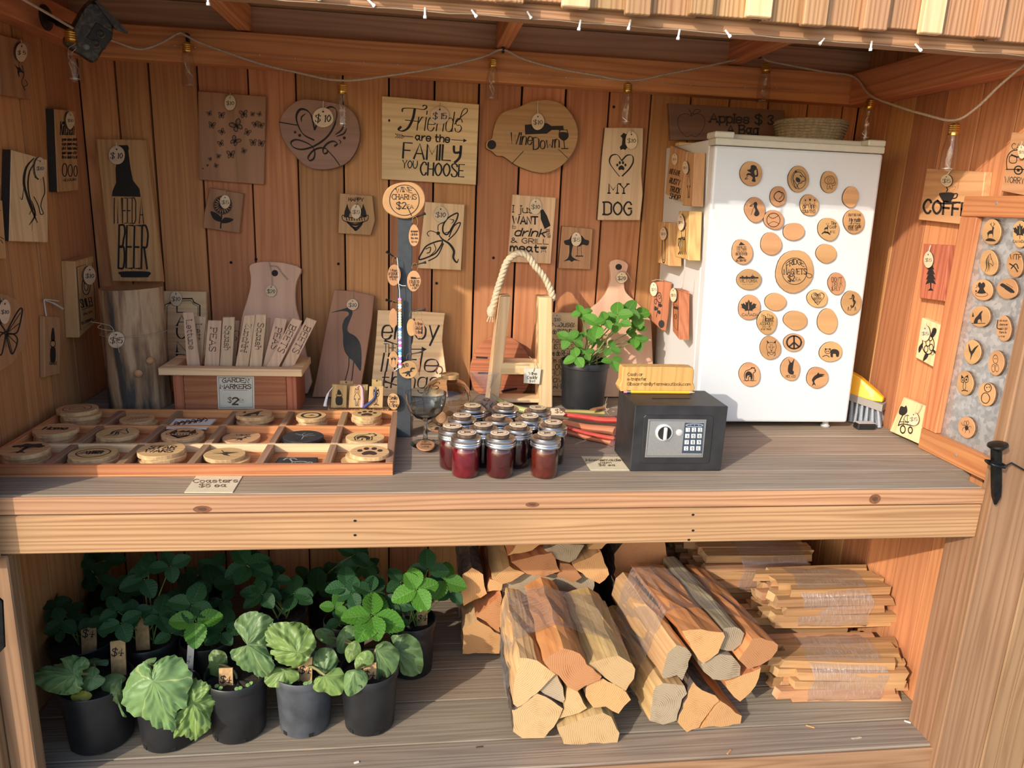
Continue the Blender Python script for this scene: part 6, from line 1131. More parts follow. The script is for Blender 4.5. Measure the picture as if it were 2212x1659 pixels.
c=PY(sy0-.0045).hit(*B3([(1530,610)])[0]); b=MB(); b.lathe([(.0082,0),(.0082,.0015),(.006,.0028)],c,22,axis=(0,-1,0)); obj('key_cover',b,MAT['silver_plastic'],sf,smooth=40)
kp=plaque('keypad','dark blue keypad panel',None,PY(sy0-.0055),B3([(1578,527),(1742,530),(1722,788),(1552,785)]),.001,plain('keypad_blue',(.035,.05,.085),.5),parent=sf,bev=.0004)
a=ART(PY(sy0-.0056),.0003); a.T=lambda q:B3([q])[0]; a.do([('o',1660,548,72,12,4),('d',1628,548,3),('d',1660,548,3),('d',1695,548,3)]); a.done(kp,MAT['silver_plastic'],'indicator')
plain('key_gray',(.62,.64,.62),.5)
for r_ in range(4):
    for k in range(3):
        x=1605+52*k-5*r_; y=587+53*r_; q=B3([(x-18,y-18),(x+18,y-18),(x+17,y+18),(x-19,y+18)])
        ky=plaque('key',None,None,PY(sy0-.0068),q,.0012,MAT['key_gray'],parent=kp,bev=.0005)
        a=ART(PY(sy0-.0068),.0003); a.T=lambda q:B3([q])[0]; a.text(['123','456','789','C0E'][r_][k],x-6,y+11,x+6,y+11,22,wt=.2); ob=a.done(kp,MAT['safe_black'],'key_symbol')
b=MB(); q=[PZ(sz1).hit(*p,off=.0004) for p in B3([(1298,315),(1622,315),(1622,322),(1298,322)])]; b.add(q,[(0,1,2,3)]); obj('coin_slot',b,MAT['dark'],sf)
bp_=PY(1.752)
o=plaque('sign_block','orange wood block on the safe reading Cash or e-transfer','sign',bp_,smooth([(1048,60),(1058,32),(1090,27),(1350,28),(1620,32),(1652,42),(1660,70),(1652,160),(1644,246),(1340,240),(1034,236),(1042,150)],2,True),.036,wood('blockwood',(.60,.35,.13),(.47,.23,.075),'Y',fig=6,scale=8,var=0,lines=120),[('t','Cash or',1092,102,1220,102,24,dict(wt=.18,serif=True)),('t','e-transfer',1090,142,1250,142,24,dict(wt=.18,serif=True)),('t','Gibsonfamilyfarm@outlook.com',1088,184,1628,186,24,dict(wt=.17,serif=True))],B3,burn=MAT['burn_mid'])
zz=min((o.matrix_world@v.co).z for v in o.data.vertices); o.location.z+=sz1+.0004-zz; WM[o.name]=o.matrix_world.copy()
pe=[PZ(sz1+.0042).hit(*q) for q in B3([(1090,240),(1575,240),(1625,242)])]; y_=1.744
pe=[V((p.x,y_,sz1+.0042)) for p in pe]; pn=empty('pencil',pe[0],'yellow wooden pencil lying on the safe in front of the block','pencil')
b=MB(); b.tube([pe[0],pe[1]],.0036,6); obj('barrel',b,plain('pencil_yellow',(.85,.45,.03),.35),pn)
b=MB(); b.tube([pe[1],pe[2]],[.0036,.0006],8); obj('tip',b,MAT['tagwood'],pn)
b=MB(); b.tube([pe[0]-V((.010,0,0)),pe[0]],.0037,10); obj('ferrule',b,MAT['zinc'],pn); b=MB(); b.tube([pe[0]-V((.017,0,0)),pe[0]-V((.010,0,0))],.0036,10); obj('eraser',b,plain('eraser',(.75,.25,.25),.7),pn)
# ---------------------------------------------------------------- plants
def leafmat(name,c1,c2,vein,nlat,slope,rad=False):
    """leaf with midrib and side veins drawn from the blade's own UVs"""
    m,nt,b=newmat(name); L=nt.links.new; uv=N(nt,'UVMap'); sp_=N(nt,'SeparateXYZ'); L(uv.outputs[0],sp_.inputs[0]); u,v=sp_.outputs[0],sp_.outputs[1]
    if rad:
        wz=N(nt,'TexNoise'); wz.inputs['Scale'].default_value=22; wt0=N(nt,'TexCoord'); L(wt0.outputs['Object'],wz.inputs['Vector']); uw=math_(nt,'ADD',u,math_(nt,'MULTIPLY',math_(nt,'SUBTRACT',wz.outputs['Fac'],.5),.07)); a=math_(nt,'ABSOLUTE',math_(nt,'SUBTRACT',math_(nt,'FRACT',math_(nt,'MULTIPLY',uw,float(nlat))),.5)); prim=math_(nt,'LESS_THAN',a,math_(nt,'SUBTRACT',.04,math_(nt,'MULTIPLY',v,.032)))
        q=math_(nt,'FRACT',math_(nt,'SUBTRACT',math_(nt,'MULTIPLY',v,5.0),math_(nt,'MULTIPLY',a,slope*4.5))); sec=math_(nt,'MULTIPLY',math_(nt,'LESS_THAN',q,.09),.35)
    else:
        a=math_(nt,'ABSOLUTE',math_(nt,'SUBTRACT',u,.5)); prim=math_(nt,'LESS_THAN',a,.022)
        q=math_(nt,'FRACT',math_(nt,'SUBTRACT',math_(nt,'MULTIPLY',v,float(nlat)),math_(nt,'MULTIPLY',a,slope))); sec=math_(nt,'MULTIPLY',math_(nt,'LESS_THAN',q,.14),.7)
    f=math_(nt,'MAXIMUM',prim,sec)
    tc=N(nt,'TexCoord'); nz=N(nt,'TexNoise'); nz.inputs['Scale'].default_value=30; L(tc.outputs['Object'],nz.inputs['Vector']); r=ramp(nt,nz.outputs['Fac'],[(.3,c1),(.7,c2)])
    mx=N(nt,'MixRGB'); L(f,mx.inputs[0]); L(r.outputs[0],mx.inputs[1]); mx.inputs[2].default_value=(*vein,1)
    oi=N(nt,'ObjectInfo'); hs=N(nt,'HueSaturation'); L(math_(nt,'ADD',math_(nt,'MULTIPLY',oi.outputs['Random'],.5),.75),hs.inputs['Value']); L(mx.outputs[0],hs.inputs['Color'])
    L(hs.outputs[0],b.inputs['Base Color']); b.inputs['Roughness'].default_value=.42; b.inputs['Specular IOR Level'].default_value=.4
    t=N(nt,'BsdfTranslucent'); L(hs.outputs[0],t.inputs[0]); ms=N(nt,'MixShader'); ms.inputs[0].default_value=.25; o=nt.nodes['Material Output']; L(b.outputs[0],ms.inputs[1]); L(t.outputs[0],ms.inputs[2]); L(ms.outputs[0],o.inputs[0])
    bp=N(nt,'Bump'); bp.inputs['Strength'].default_value=.6; bp.inputs['Distance'].default_value=.002; L(math_(nt,'SUBTRACT',nz.outputs['Fac'],f),bp.inputs['Height']); L(bp.outputs[0],b.inputs['Normal'])
leafmat('straw_dark',(.020,.075,.024),(.032,.105,.034),(.055,.14,.055),7,5.0); leafmat('straw_bright',(.07,.22,.022),(.11,.29,.035),(.16,.36,.08),7,5.0)  # same strawberry leaf twice: shade and sunlight put into the colours
leafmat('rhub_leaf',(.135,.235,.085),(.17,.285,.10),(.30,.38,.15),5,3.0,True); leafmat('rhub_bright',(.18,.29,.075),(.225,.345,.09),(.36,.44,.15),5,3.0,True); leafmat('rhub_yellow',(.45,.36,.03),(.30,.36,.06),(.5,.42,.1),7,3.0,True)
plain('stem_green',(.16,.24,.06),.5); plain('stem_brown',(.22,.13,.05),.6); plain('pot_plastic',(.014,.015,.017),.42,0,.45,nscale=12,bump=.08); plain('stake',(.50,.30,.13),.7,0,.25,nscale=80)
def leaf_mesh(kind,seed):
    r=random.Random(seed); b=MB()
    for k,(an,ln) in enumerate(((0,1.0),(1.75,.92),(-1.75,.92))):
        an+=r.uniform(-.1,.1); ca,sa=math.cos(an),math.sin(an); tw=r.uniform(-.2,.2); dr=r.uniform(.05,.25)
        def fn(u,v,ca=ca,sa=sa,ln=ln,tw=tw,dr=dr):
            s=(u-.5)*2; w=.40*math.sin(math.pi*min(1,(v*.93+.03))**.85)**.75*ln
            tooth=1+.075*(2*abs((v*9)%1-.5)-.5) if abs(s)>.85 and v>.18 else 1
            x=(.06+v*.98)*ln; y=s*w*tooth; z=.16*abs(s)*w*1.4-.25*dr*v*v*2+.014*math.sin(v*7*6.28-abs(s)*6)+tw*s*w*.6
            return (x*ca-y*sa,x*sa+y*ca,z)
        b.grid(fn,10,18,uv=True)
    me=bpy.data.meshes.new('leaf'); me.from_pydata(b.v,[],b.f); l=me.uv_layers.new(name='UVMap')
    for lp in me.loops: l.data[lp.index].uv=b.uv[lp.vertex_index]
    me.polygons.foreach_set('use_smooth',[True]*len(me.polygons)); return me
LM={k:[leaf_mesh(k,s) for s in range(4)] for k in ('straw_dark','straw_bright')}
for k,ms in LM.items():
    for m in ms: m.materials.append(MAT[k])
CR,CU,CF=R@V((1,0,0)),R@V((0,-1,0)),R@V((0,0,1))
def straw_leaf(par,px,py,ln,deg,Y,root,mat='straw_dark',seed=0,face=.75):
    """a three-part strawberry leaf at a photo position, on its stalk from the crown"""
    r=random.Random(seed+int(px*3+py)); p=gy(px,py,Y); s=ln*(p-C).dot(CF)/F
    nrm=(-(p-C).normalized()*face+V((0,0,.6))+V((r.uniform(-.3,.3),r.uniform(-.2,.2),0))).normalized(); a=math.radians(deg)
    d=CR*math.cos(a)+CU*math.sin(a); d=(d-nrm*d.dot(nrm)).normalized(); y=nrm.cross(d)
    M=Matrix(((d.x*s,y.x*s,nrm.x*s,p.x),(d.y*s,y.y*s,nrm.y*s,p.y),(d.z*s,y.z*s,nrm.z*s,p.z),(0,0,0,1)))
    o=bpy.data.objects.new('leaf',LM[mat][r.randrange(4)]); sc.collection.objects.link(o); o.parent=par; o.matrix_local=WM[par.name].inverted()@M; WM[o.name]=M
    b=MB(); mid=p.lerp(root,.5)+V((0,0,.25*(p-root).length*.4)); q=[root.lerp(mid,t).lerp(mid.lerp(p,t),t) for t in [i/6 for i in range(7)]]
    b.tube(q,[.0022-.0008*i/6 for i in range(7)],6); st_=obj('stem',b,MAT['stem_green'],par,smooth=60)
    return o
def pot(px,py,hw,label,h=.168,cat='potted plant',Y=None,name='potted_strawberry',z0=ZS,pm='pot_plastic'):
    """px,py: centre of the rim in the photo; hw: half width of the rim in pixels"""
    zt=z0+h; c=PZ(zt).hit(px,py) if Y is None else V((gy(px,py,Y).x,Y,zt)); c.z=z0
    rt=hw*((c+V((0,0,h)))-C).dot(CF)/F; rb=rt*.85
    e=empty(name,c,label,cat)
    b=MB(); b.lathe([(rb*.92,.0006),(rb,.004),(rt*.955,h-.022),(rt*.955,h-.021),(rt,h-.019),(rt*1.005,h-.002),(rt*.985,h),(rt*.955,h-.002),(rt*.94,h-.03),(rt*.88,h*.45)],c,36,cap0=True,cap1=False); obj('pot',b,MAT[pm],e,smooth=40)
    b=MB(); n=24
    for j,rr_ in enumerate((0,.35,.65,.93)):
        for i in range(n): b.v.append(c+V((rr_*rt*math.cos(2*math.pi*i/n),rr_*rt*math.sin(2*math.pi*i/n),h-.026+RND.uniform(-.004,.004))))
    b.f=[(j*n+i,j*n+(i+1)%n,(j+1)*n+(i+1)%n,(j+1)*n+i) for j in range(3) for i in range(n)]; b.m=[0]*len(b.f); obj('soil',b,MAT['soil'],e)
    for a in (-2.3,-1.2): 
        p_=c+V((rb*.955*math.cos(a),rb*.955*math.sin(a),.010)); b=MB(); t=V((-math.sin(a),math.cos(a),0)); b.obox(p_,(t,V((math.cos(a),math.sin(a),.1)),(0,0,1)),(.006,.0045,.005)); obj('drain_hole',b,MAT['dark'],e)
    e['_r']=0; del e['_r']
    return e,c+V((0,0,h-.02)),rt
# potted strawberry on the counter
e,rt_,rr_=pot(1263,795,53,'potted strawberry plant with price stake on the counter',h=.155,Y=2.205,z0=ZT)
sl=[(690,1090,78,100,-.02),(845,1190,125,150,-.05),(1000,1110,120,100,-.01),(1085,1085,110,70,.02),(1155,1110,125,30,.03),(1020,1170,95,250,-.03),(590,1310,95,140,-.04),(640,1330,80,60,-.05),(750,1290,80,60,-.02),(1145,1310,95,10,.0),(1165,1230,80,100,.01),(655,1470,100,200,-.07),(730,1440,70,40,-.06),(960,1500,90,280,-.07),(940,1390,80,330,-.05),(900,1150,85,200,-.06),(820,1340,60,90,.0),(1180,1330,80,280,.0),(710,1080,70,270,-.01)]
for i,(x,y,l_,dg,dy) in enumerate(sl):
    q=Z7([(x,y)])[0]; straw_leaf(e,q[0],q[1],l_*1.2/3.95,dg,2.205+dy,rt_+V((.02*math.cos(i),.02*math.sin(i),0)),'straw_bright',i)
def stake(out,txt,z,Y,label,white=False,ty=None):
    pl=PL((0,Y,0),(0,-.98,.12)); c=[sum(p[k] for p in out)/len(out) for k in (0,1)]; w_=abs(out[1][0]-out[0][0])
    if white: cm=[('t',txt,out[3][0]+.35*w_,out[3][1]-.28*(out[3][1]-out[0][1]),out[0][0]+.62*w_,out[0][1]+.42*(out[3][1]-out[0][1]),w_*.5,dict(wt=.12))] if txt else []
    else: y_=ty or out[0][1]+w_*.95; cm=[('t',txt,out[0][0]+w_*.1,y_,out[0][0]+w_*.86,y_-1,w_*.44,dict(wt=.2,serif=True,slant=.2))]
    out2=out[:2]+[(out[2][0],out[2][1]+60),(out[3][0],out[3][1]+60)]
    return plaque('plant_stake',label,'plant stake',pl,out2,.004 if not white else .0012,MAT['stake'] if not white else MAT['white_card'],cm,z,bev=.0005)
stake([(835,1275),(915,1275),(905,1555),(815,1555)],'$4',Z7,2.13,'wooden four dollar stake in the strawberry pot on the counter',ty=1365)
# pots on the low shelf
P={}
plain('pot_gray',(.055,.06,.07),.5,0,.4,nscale=18,bump=.08)
def shelf_pot(k,px,py,hw,label,h=.168,Y=None,name='potted_strawberry',pm='pot_plastic'): P[k]=pot(px,py,hw,label,h,Y=Y,name=name,pm=pm)
shelf_pot('a',212,1500,74,'potted rhubarb with one broad leaf, front left on the shelf',name='potted_rhubarb',Y=1.690)
shelf_pot('b',365,1525,68,'potted rhubarb hidden by its huge drooping leaf',h=.145,name='potted_rhubarb',Y=1.680)
shelf_pot('c',512,1480,66,'potted rhubarb third from left in the front row',name='potted_rhubarb',Y=1.697)
shelf_pot('d',657,1468,63,'potted rhubarb with grey scuffed pot and two big crinkled leaves',name='potted_rhubarb',Y=1.705,pm='pot_gray')
shelf_pot('e',798,1452,63,'potted rhubarb at the right end of the front row',name='potted_rhubarb',Y=1.70)
shelf_pot('f',890,1350,52,'potted strawberry at the right end, behind the rhubarb',Y=1.92)
shelf_pot('g',448,1390,55,'potted strawberry with bright leaf behind the huge rhubarb leaf',Y=1.86)
shelf_pot('h',322,1390,62,'potted strawberry with tall stake, second row',Y=1.87)
shelf_pot('i',185,1400,70,'potted strawberry in deep shade at the left',Y=1.88)
shelf_pot('j',610,1335,52,'potted strawberry behind the two big crinkled leaves',Y=1.98)
shelf_pot('k',745,1345,45,'potted strawberry with small bright leaves, second row',Y=1.93)
shelf_pot('l',695,1275,34,'potted strawberry far back against the wall',Y=2.18)
shelf_pot('m',430,1290,50,'potted strawberry in the dark back row',Y=2.10)
shelf_pot('n',250,1290,55,'potted strawberry in the dark back left corner',Y=2.12)
def put(k,lst,z,mat=None,face=.75):
    e,root,rr=P[k]; Yc=root.y; s=z([(1,0)])[0][0]-z([(0,0)])[0][0]
    for i,t in enumerate(lst):
        x,y,l_,dg,dy=t[:5]; q=z([(x,y)])[0]; straw_leaf(e,q[0],q[1],l_*s*1.2,dg,Yc+dy,root+V((.015*math.cos(i*2),.015*math.sin(i*2),0)),t[5] if len(t)>5 else (mat or 'straw_dark'),i,face)
BR='straw_bright'
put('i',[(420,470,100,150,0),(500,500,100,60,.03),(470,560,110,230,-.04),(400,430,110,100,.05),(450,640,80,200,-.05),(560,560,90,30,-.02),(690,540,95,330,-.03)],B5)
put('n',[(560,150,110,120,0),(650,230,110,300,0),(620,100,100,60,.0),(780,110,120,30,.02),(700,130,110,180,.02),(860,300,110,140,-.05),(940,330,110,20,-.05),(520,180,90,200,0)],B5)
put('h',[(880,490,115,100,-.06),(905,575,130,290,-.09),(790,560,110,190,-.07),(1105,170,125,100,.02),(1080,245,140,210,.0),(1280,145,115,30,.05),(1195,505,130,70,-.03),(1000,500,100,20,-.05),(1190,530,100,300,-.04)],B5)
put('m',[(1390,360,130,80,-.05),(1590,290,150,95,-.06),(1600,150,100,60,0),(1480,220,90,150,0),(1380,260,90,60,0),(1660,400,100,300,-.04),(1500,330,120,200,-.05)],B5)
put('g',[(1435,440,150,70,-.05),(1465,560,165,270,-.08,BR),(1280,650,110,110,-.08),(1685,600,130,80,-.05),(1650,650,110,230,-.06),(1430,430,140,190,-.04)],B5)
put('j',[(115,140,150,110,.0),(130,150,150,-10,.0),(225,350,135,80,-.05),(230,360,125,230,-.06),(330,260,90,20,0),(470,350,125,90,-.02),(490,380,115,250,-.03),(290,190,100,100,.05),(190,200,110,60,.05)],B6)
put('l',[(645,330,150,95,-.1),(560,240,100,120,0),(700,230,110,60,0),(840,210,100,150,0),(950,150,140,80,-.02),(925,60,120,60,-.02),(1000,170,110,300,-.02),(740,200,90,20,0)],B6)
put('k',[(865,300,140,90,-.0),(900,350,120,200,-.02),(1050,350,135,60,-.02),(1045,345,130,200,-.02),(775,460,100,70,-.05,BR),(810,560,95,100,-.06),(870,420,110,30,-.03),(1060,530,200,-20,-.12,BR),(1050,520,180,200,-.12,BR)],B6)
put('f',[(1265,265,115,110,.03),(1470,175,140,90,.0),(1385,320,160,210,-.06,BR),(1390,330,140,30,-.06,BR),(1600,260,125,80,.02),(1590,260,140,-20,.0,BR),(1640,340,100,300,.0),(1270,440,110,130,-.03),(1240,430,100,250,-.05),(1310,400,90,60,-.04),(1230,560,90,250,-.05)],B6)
# rhubarb blades traced from the photo
def rhub(k,out,base,z,Y,mat='rhub_leaf',tilt=.55,amp=1.0,side=0,lab=None):
    e,root,rr=P[k]; o2=smooth(z(out),4,True); bx,by=z([base])[0]; pl=PL(gy(bx,by,Y),V((side,-1,tilt)))
    pts=[pl.hit(*p) for p in o2]; c=pl.hit(bx,by); n=len(pts); K=14; r=random.Random(int(bx)); b=MB(); size=max((p-c).length for p in pts); ph=[r.uniform(0,6.3) for _ in range(6)]
    b.uv=[]
    for j in range(K+1):
        t=j/K
        for i in range(n+1):
            p=c.lerp(pts[i%n],t); a=2*math.pi*i/n; L_=(p-c).length
            w=.005*math.sin(3*a+ph[0])*t+.004*math.sin(6*a+ph[1]+t*6)*t+.0035*math.sin(13*a+ph[2])*math.sin(t*11+ph[5])*t+.0028*math.sin(21*a+ph[3])*math.sin(t*17+ph[0])*t
            edge=.006*math.sin(31*a+ph[4])*max(0,t-.7)/.3
            b.v.append(p+pl.n*((w+edge)*amp*1.3*size/.12-.55*size*t*t*.35)); b.uv.append((i/n,t))
    m=n+1; b.f=[(j*m+i,j*m+i+1,(j+1)*m+i+1,(j+1)*m+i) for j in range(K) for i in range(n)]; b.m=[0]*len(b.f)
    o=obj('leaf',b,MAT[mat],e,M=pl.mat(c),smooth=180)
    if lab: o['label']=lab
    s_=MB(); q=[root.lerp(root+V((0,0,.5*(c-root).length)),t).lerp((root+V((0,0,.5*(c-root).length))).lerp(c-pl.n*.008,t),t) for t in [i/6 for i in range(7)]]; s_.tube(q,.0035,7); obj('stem',s_,plain('rhub_stem',(.20,.19,.08),.5) if 'rhub_stem' not in MAT else MAT['rhub_stem'],o,smooth=60)
rhub('a',[(590,945),(640,870),(610,825),(570,825),(530,810),(440,840),(420,870),(320,890),(250,920),(220,970),(240,1020),(310,1080),(400,1105),(480,1112),(560,1090),(605,1030)],(560,965),B5,1.63,tilt=.8)
rhub('a',[(640,860),(700,830),(760,845),(805,850),(790,890),(720,890),(650,900)],(690,862),B5,1.74,tilt=1.0)
rhub('a',[(620,930),(680,900),(730,920),(740,960),(780,990),(750,1040),(700,1070),(640,1095),(600,1060),(605,990)],(690,985),B5,1.66,tilt=.8)
rhub('a',[(530,1110),(580,1080),(640,1085),(680,1110),(660,1150),(600,1175),(540,1160)],(600,1125),B5,1.625,'rhub_yellow',tilt=.7)
rhub('a',[(770,980),(840,950),(920,965),(930,1000),(860,1060),(800,1095),(750,1060)],(840,1010),B5,1.68,tilt=.8)
rhub('b',[(1135,985),(1120,930),(1140,890),(1200,850),(1270,840),(1340,880),(1400,960),(1415,1050),(1375,1130),(1380,1220),(1310,1250),(1290,1330),(1275,1420),(1200,1400),(1130,1390),(1060,1330),(960,1290),(900,1210),(895,1100),(930,1000),(1000,915),(1080,905)],(1145,1010),B5,1.605,tilt=.35,amp=.7,lab='huge drooping pale green leaf')
rhub('b',[(1440,1015),(1520,1020),(1580,1060),(1580,1110),(1630,1160),(1600,1220),(1570,1300),(1575,1360),(1510,1430),(1440,1480),(1370,1440),(1290,1465),(1300,1380),(1310,1260),(1380,1230),(1390,1130),(1420,1060)],(1445,1170),B5,1.615,'rhub_bright',tilt=.35,amp=1.3,side=.2)
rhub('b',[(900,1010),(870,1005),(815,1050),(808,1120),(830,1180),(890,1215),(930,1290),(890,1250),(900,1120)],(868,1100),B5,1.63,tilt=.5)
rhub('b',[(1060,870),(1110,840),(1165,830),(1155,865),(1110,880)],(1105,862),B5,1.66,tilt=1)
rhub('c',[(1600,775),(1680,800),(1700,860),(1670,930),(1640,980),(1590,970),(1535,950),(1560,880),(1555,820)],(1615,880),B5,1.72,'rhub_bright',tilt=.5,amp=1.3)
rhub('d',[(115,740),(60,650),(10,620),(20,560),(80,510),(170,490),(240,510),(300,560),(280,640),(245,700),(260,790),(300,850),(320,900),(280,960),(220,995),(140,960),(60,930),(0,860),(-10,780)],(118,738),B6,1.665,'rhub_leaf',tilt=.45,amp=1.2,lab='large crinkled leaf hanging to the left')
rhub('d',[(500,800),(400,820),(320,790),(260,760),(245,690),(250,600),(310,580),(400,570),(500,580),(570,620),(620,690),(625,760),(590,810),(560,870),(470,920),(380,900),(320,850),(290,780)],(490,795),B6,1.655,'rhub_bright',tilt=.5,amp=1.2)
rhub('d',[(250,960),(330,900),(420,910),(490,930),(500,990),(430,1030),(380,1060),(320,1055),(270,1050),(240,1010)],(400,930),B6,1.665,'rhub_bright',tilt=.8)
rhub('d',[(610,840),(640,780),(710,760),(770,790),(795,860),(770,920),(720,950),(660,965),(615,920)],(690,945),B6,1.675,'rhub_leaf',tilt=.5,amp=1.2)
rhub('d',[(640,985),(700,965),(790,910),(840,960),(845,1040),(820,1110),(750,1125),(680,1100),(610,1080),(615,1010)],(700,970),B6,1.64,'rhub_bright',tilt=.5,amp=1.2)
rhub('e',[(845,960),(920,925),(990,940),(1020,1000),(990,1060),(930,1110),(880,1130),(840,1090)],(925,935),B6,1.635,'rhub_leaf',tilt=.5)
rhub('e',[(845,800),(870,740),(930,705),(965,750),(960,810),(900,860),(870,870)],(905,790),B6,1.70,'rhub_bright',tilt=.6)
rhub('e',[(920,860),(960,800),(1030,780),(1065,830),(1050,880),(980,910),(930,925)],(985,860),B6,1.68,'rhub_bright',tilt=.6)
rhub('e',[(1080,750),(1150,715),(1200,740),(1250,800),(1250,880),(1210,960),(1140,1000),(1090,1010),(1080,900),(1070,820)],(1085,770),B6,1.70,'rhub_leaf',tilt=.45,amp=1.2)
rhub('e',[(1190,690),(1280,665),(1380,700),(1420,770),(1435,860),(1430,940),(1380,980),(1290,975),(1250,900),(1255,800)],(1235,775),B6,1.74,'rhub_leaf',tilt=.4,amp=1.2,lab='olive leaf hanging over the pot edge')
rhub('e',[(810,640),(870,590),(960,620),(950,670),(880,720),(840,800),(790,790),(780,720)],(850,690),B6,1.76,'rhub_leaf',tilt=.6)
rhub('e',[(620,640),(680,610),(760,640),(770,720),(730,740),(650,700)],(700,670),B6,1.80,'rhub_leaf',tilt=.6)
SL='wooden four dollar stake '
stake([(605,590),(718,588),(722,745),(610,752)],'$4',B5,1.80,SL+'in the dark pot at the left',ty=678); stake([(1003,482),(1105,478),(1122,715),(1018,722)],'$4',B5,1.795,SL+'tallest, in the second row',ty=555); stake([(823,715),(935,700),(948,965),(835,960)],'$4',B5,1.70,SL+'behind the broad left leaf',ty=818); stake([(1637,915),(1740,912),(1748,1080),(1637,1085)],'$4',B5,1.642,SL+'in the third front pot',ty=1020)
stake([(497,832),(605,830),(602,1022),(495,1022)],'$4',B6,1.648,SL+'in the grey scuffed pot',ty=950); stake([(978,878),(1085,872),(1083,1025),(1015,1028)],'$4',B6,1.645,SL+'in the right front pot',ty=985); stake([(1388,455),(1470,437),(1462,595),(1378,618)],'$4',B6,1.885,SL+'in the strawberry pot near the firewood',ty=555)
stake([(1403,740),(1455,738),(1438,950),(1390,935)],'$4',B5,1.74,'tall white plastic plant label with handwritten price',True); stake([(445,545),(483,542),(482,582),(445,580)],None,B6,1.94,'tiny white plant label behind the crinkled leaves',True)
r6=random.Random(11)
for k in 'cd':
    e,root,rr=P[k]
    for i in range(9):
        a=r6.uniform(-2.6,.2); q=root+V((rr*.7*math.cos(a),rr*.7*math.sin(a),.004)); b=MB(); b.lathe([(.001,0),(.0055,.0015),(.001,.0022)],q+V((0,0,.004)),8,axis=(r6.uniform(-.3,.3),-.4,1)); b.tube([q-V((0,0,.006)),q+V((0,0,.004))],.0006,5); obj('seedling',b,MAT['straw_bright_plain'] if 'straw_bright_plain' in MAT else plain('straw_bright_plain',(.22,.38,.12),.5),e)
# ---------------------------------------------------------------- firewood
def endgrain(name,c1,c2,sc_=60):
    m,nt,b=newmat(name); L=nt.links.new; tc=N(nt,'TexCoord'); oi=N(nt,'ObjectInfo'); cm=N(nt,'CombineXYZ'); f=math_(nt,'FRACT',math_(nt,'MULTIPLY',oi.outputs['Random'],7.7))
    L(math_(nt,'SUBTRACT',math_(nt,'MULTIPLY',oi.outputs['Random'],.3),.15),cm.inputs[0]); L(math_(nt,'SUBTRACT',math_(nt,'MULTIPLY',f,.3),.2),cm.inputs[1]); ad=N(nt,'VectorMath',operation='ADD'); L(tc.outputs['Object'],ad.inputs[0]); L(cm.outputs[0],ad.inputs[1])
    w_=N(nt,'TexWave',wave_type='RINGS',rings_direction='Z'); w_.inputs['Scale'].default_value=sc_; w_.inputs['Distortion'].default_value=2.6; w_.inputs['Detail'].default_value=2; w_.inputs['Detail Scale'].default_value=.6; L(ad.outputs[0],w_.inputs['Vector'])
    nz=N(nt,'TexNoise'); nz.inputs['Scale'].default_value=11; nz.inputs['Detail'].default_value=8; nz.inputs['Roughness'].default_value=.65; L(ad.outputs[0],nz.inputs['Vector'])
    fac=math_(nt,'ADD',math_(nt,'MULTIPLY',w_.outputs['Fac'],.17),math_(nt,'MULTIPLY',nz.outputs['Fac'],.83)); r=ramp(nt,fac,[(.22,tuple(x*.55 for x in c2)),(.36,c2),(.5,c1),(.68,c2)])
    hs=N(nt,'HueSaturation'); L(math_(nt,'ADD',math_(nt,'MULTIPLY',oi.outputs['Random'],.3),.85),hs.inputs['Value']); L(r.outputs[0],hs.inputs['Color']); L(hs.outputs[0],b.inputs['Base Color']); b.inputs['Roughness'].default_value=.8
    bp=N(nt,'Bump'); bp.inputs['Strength'].default_value=.7; bp.inputs['Distance'].default_value=.002; L(fac,bp.inputs['Height']); L(bp.outputs[0],b.inputs['Normal'])
endgrain('end_cream',(.56,.38,.19),(.43,.25,.105)); endgrain('end_red',(.50,.235,.10),(.37,.15,.055)); endgrain('end_gray',(.42,.33,.22),(.24,.17,.10)); endgrain('end_orange',(.58,.33,.14),(.43,.20,.07))
wood('split_red','' and (0,0,0) or (.62,.27,.11),(.44,.16,.06),'Z',fig=6,scale=14,var=.2,bump=.6,lines=50); wood('split_cream',(.62,.42,.20),(.42,.24,.10),'Z',fig=9,scale=12,var=.2,bump=.9,lines=70,fine=.5); wood('split_gray',(.38,.30,.21),(.20,.15,.10),'Z',fig=9,scale=12,var=.2,bump=.9,lines=70,fine=.5); plain('log_bark',(.085,.055,.04),.9,0,.6,bump=1.5,nscale=55)
thin_film('shrink_wrap',mix=.09,rough=.14,streak=9,tint=.92)
def hull(p):
    p=sorted(p); 
    def half(q):
        h=[]
        for a in q:
            while len(h)>1 and (h[-1][0]-h[-2][0])*(a[1]-h[-2][1])-(h[-1][1]-h[-2][1])*(a[0]-h[-2][0])<=0: h.pop()
            h.append(a)
        return h[:-1]
    return half(p)+half(p[::-1])
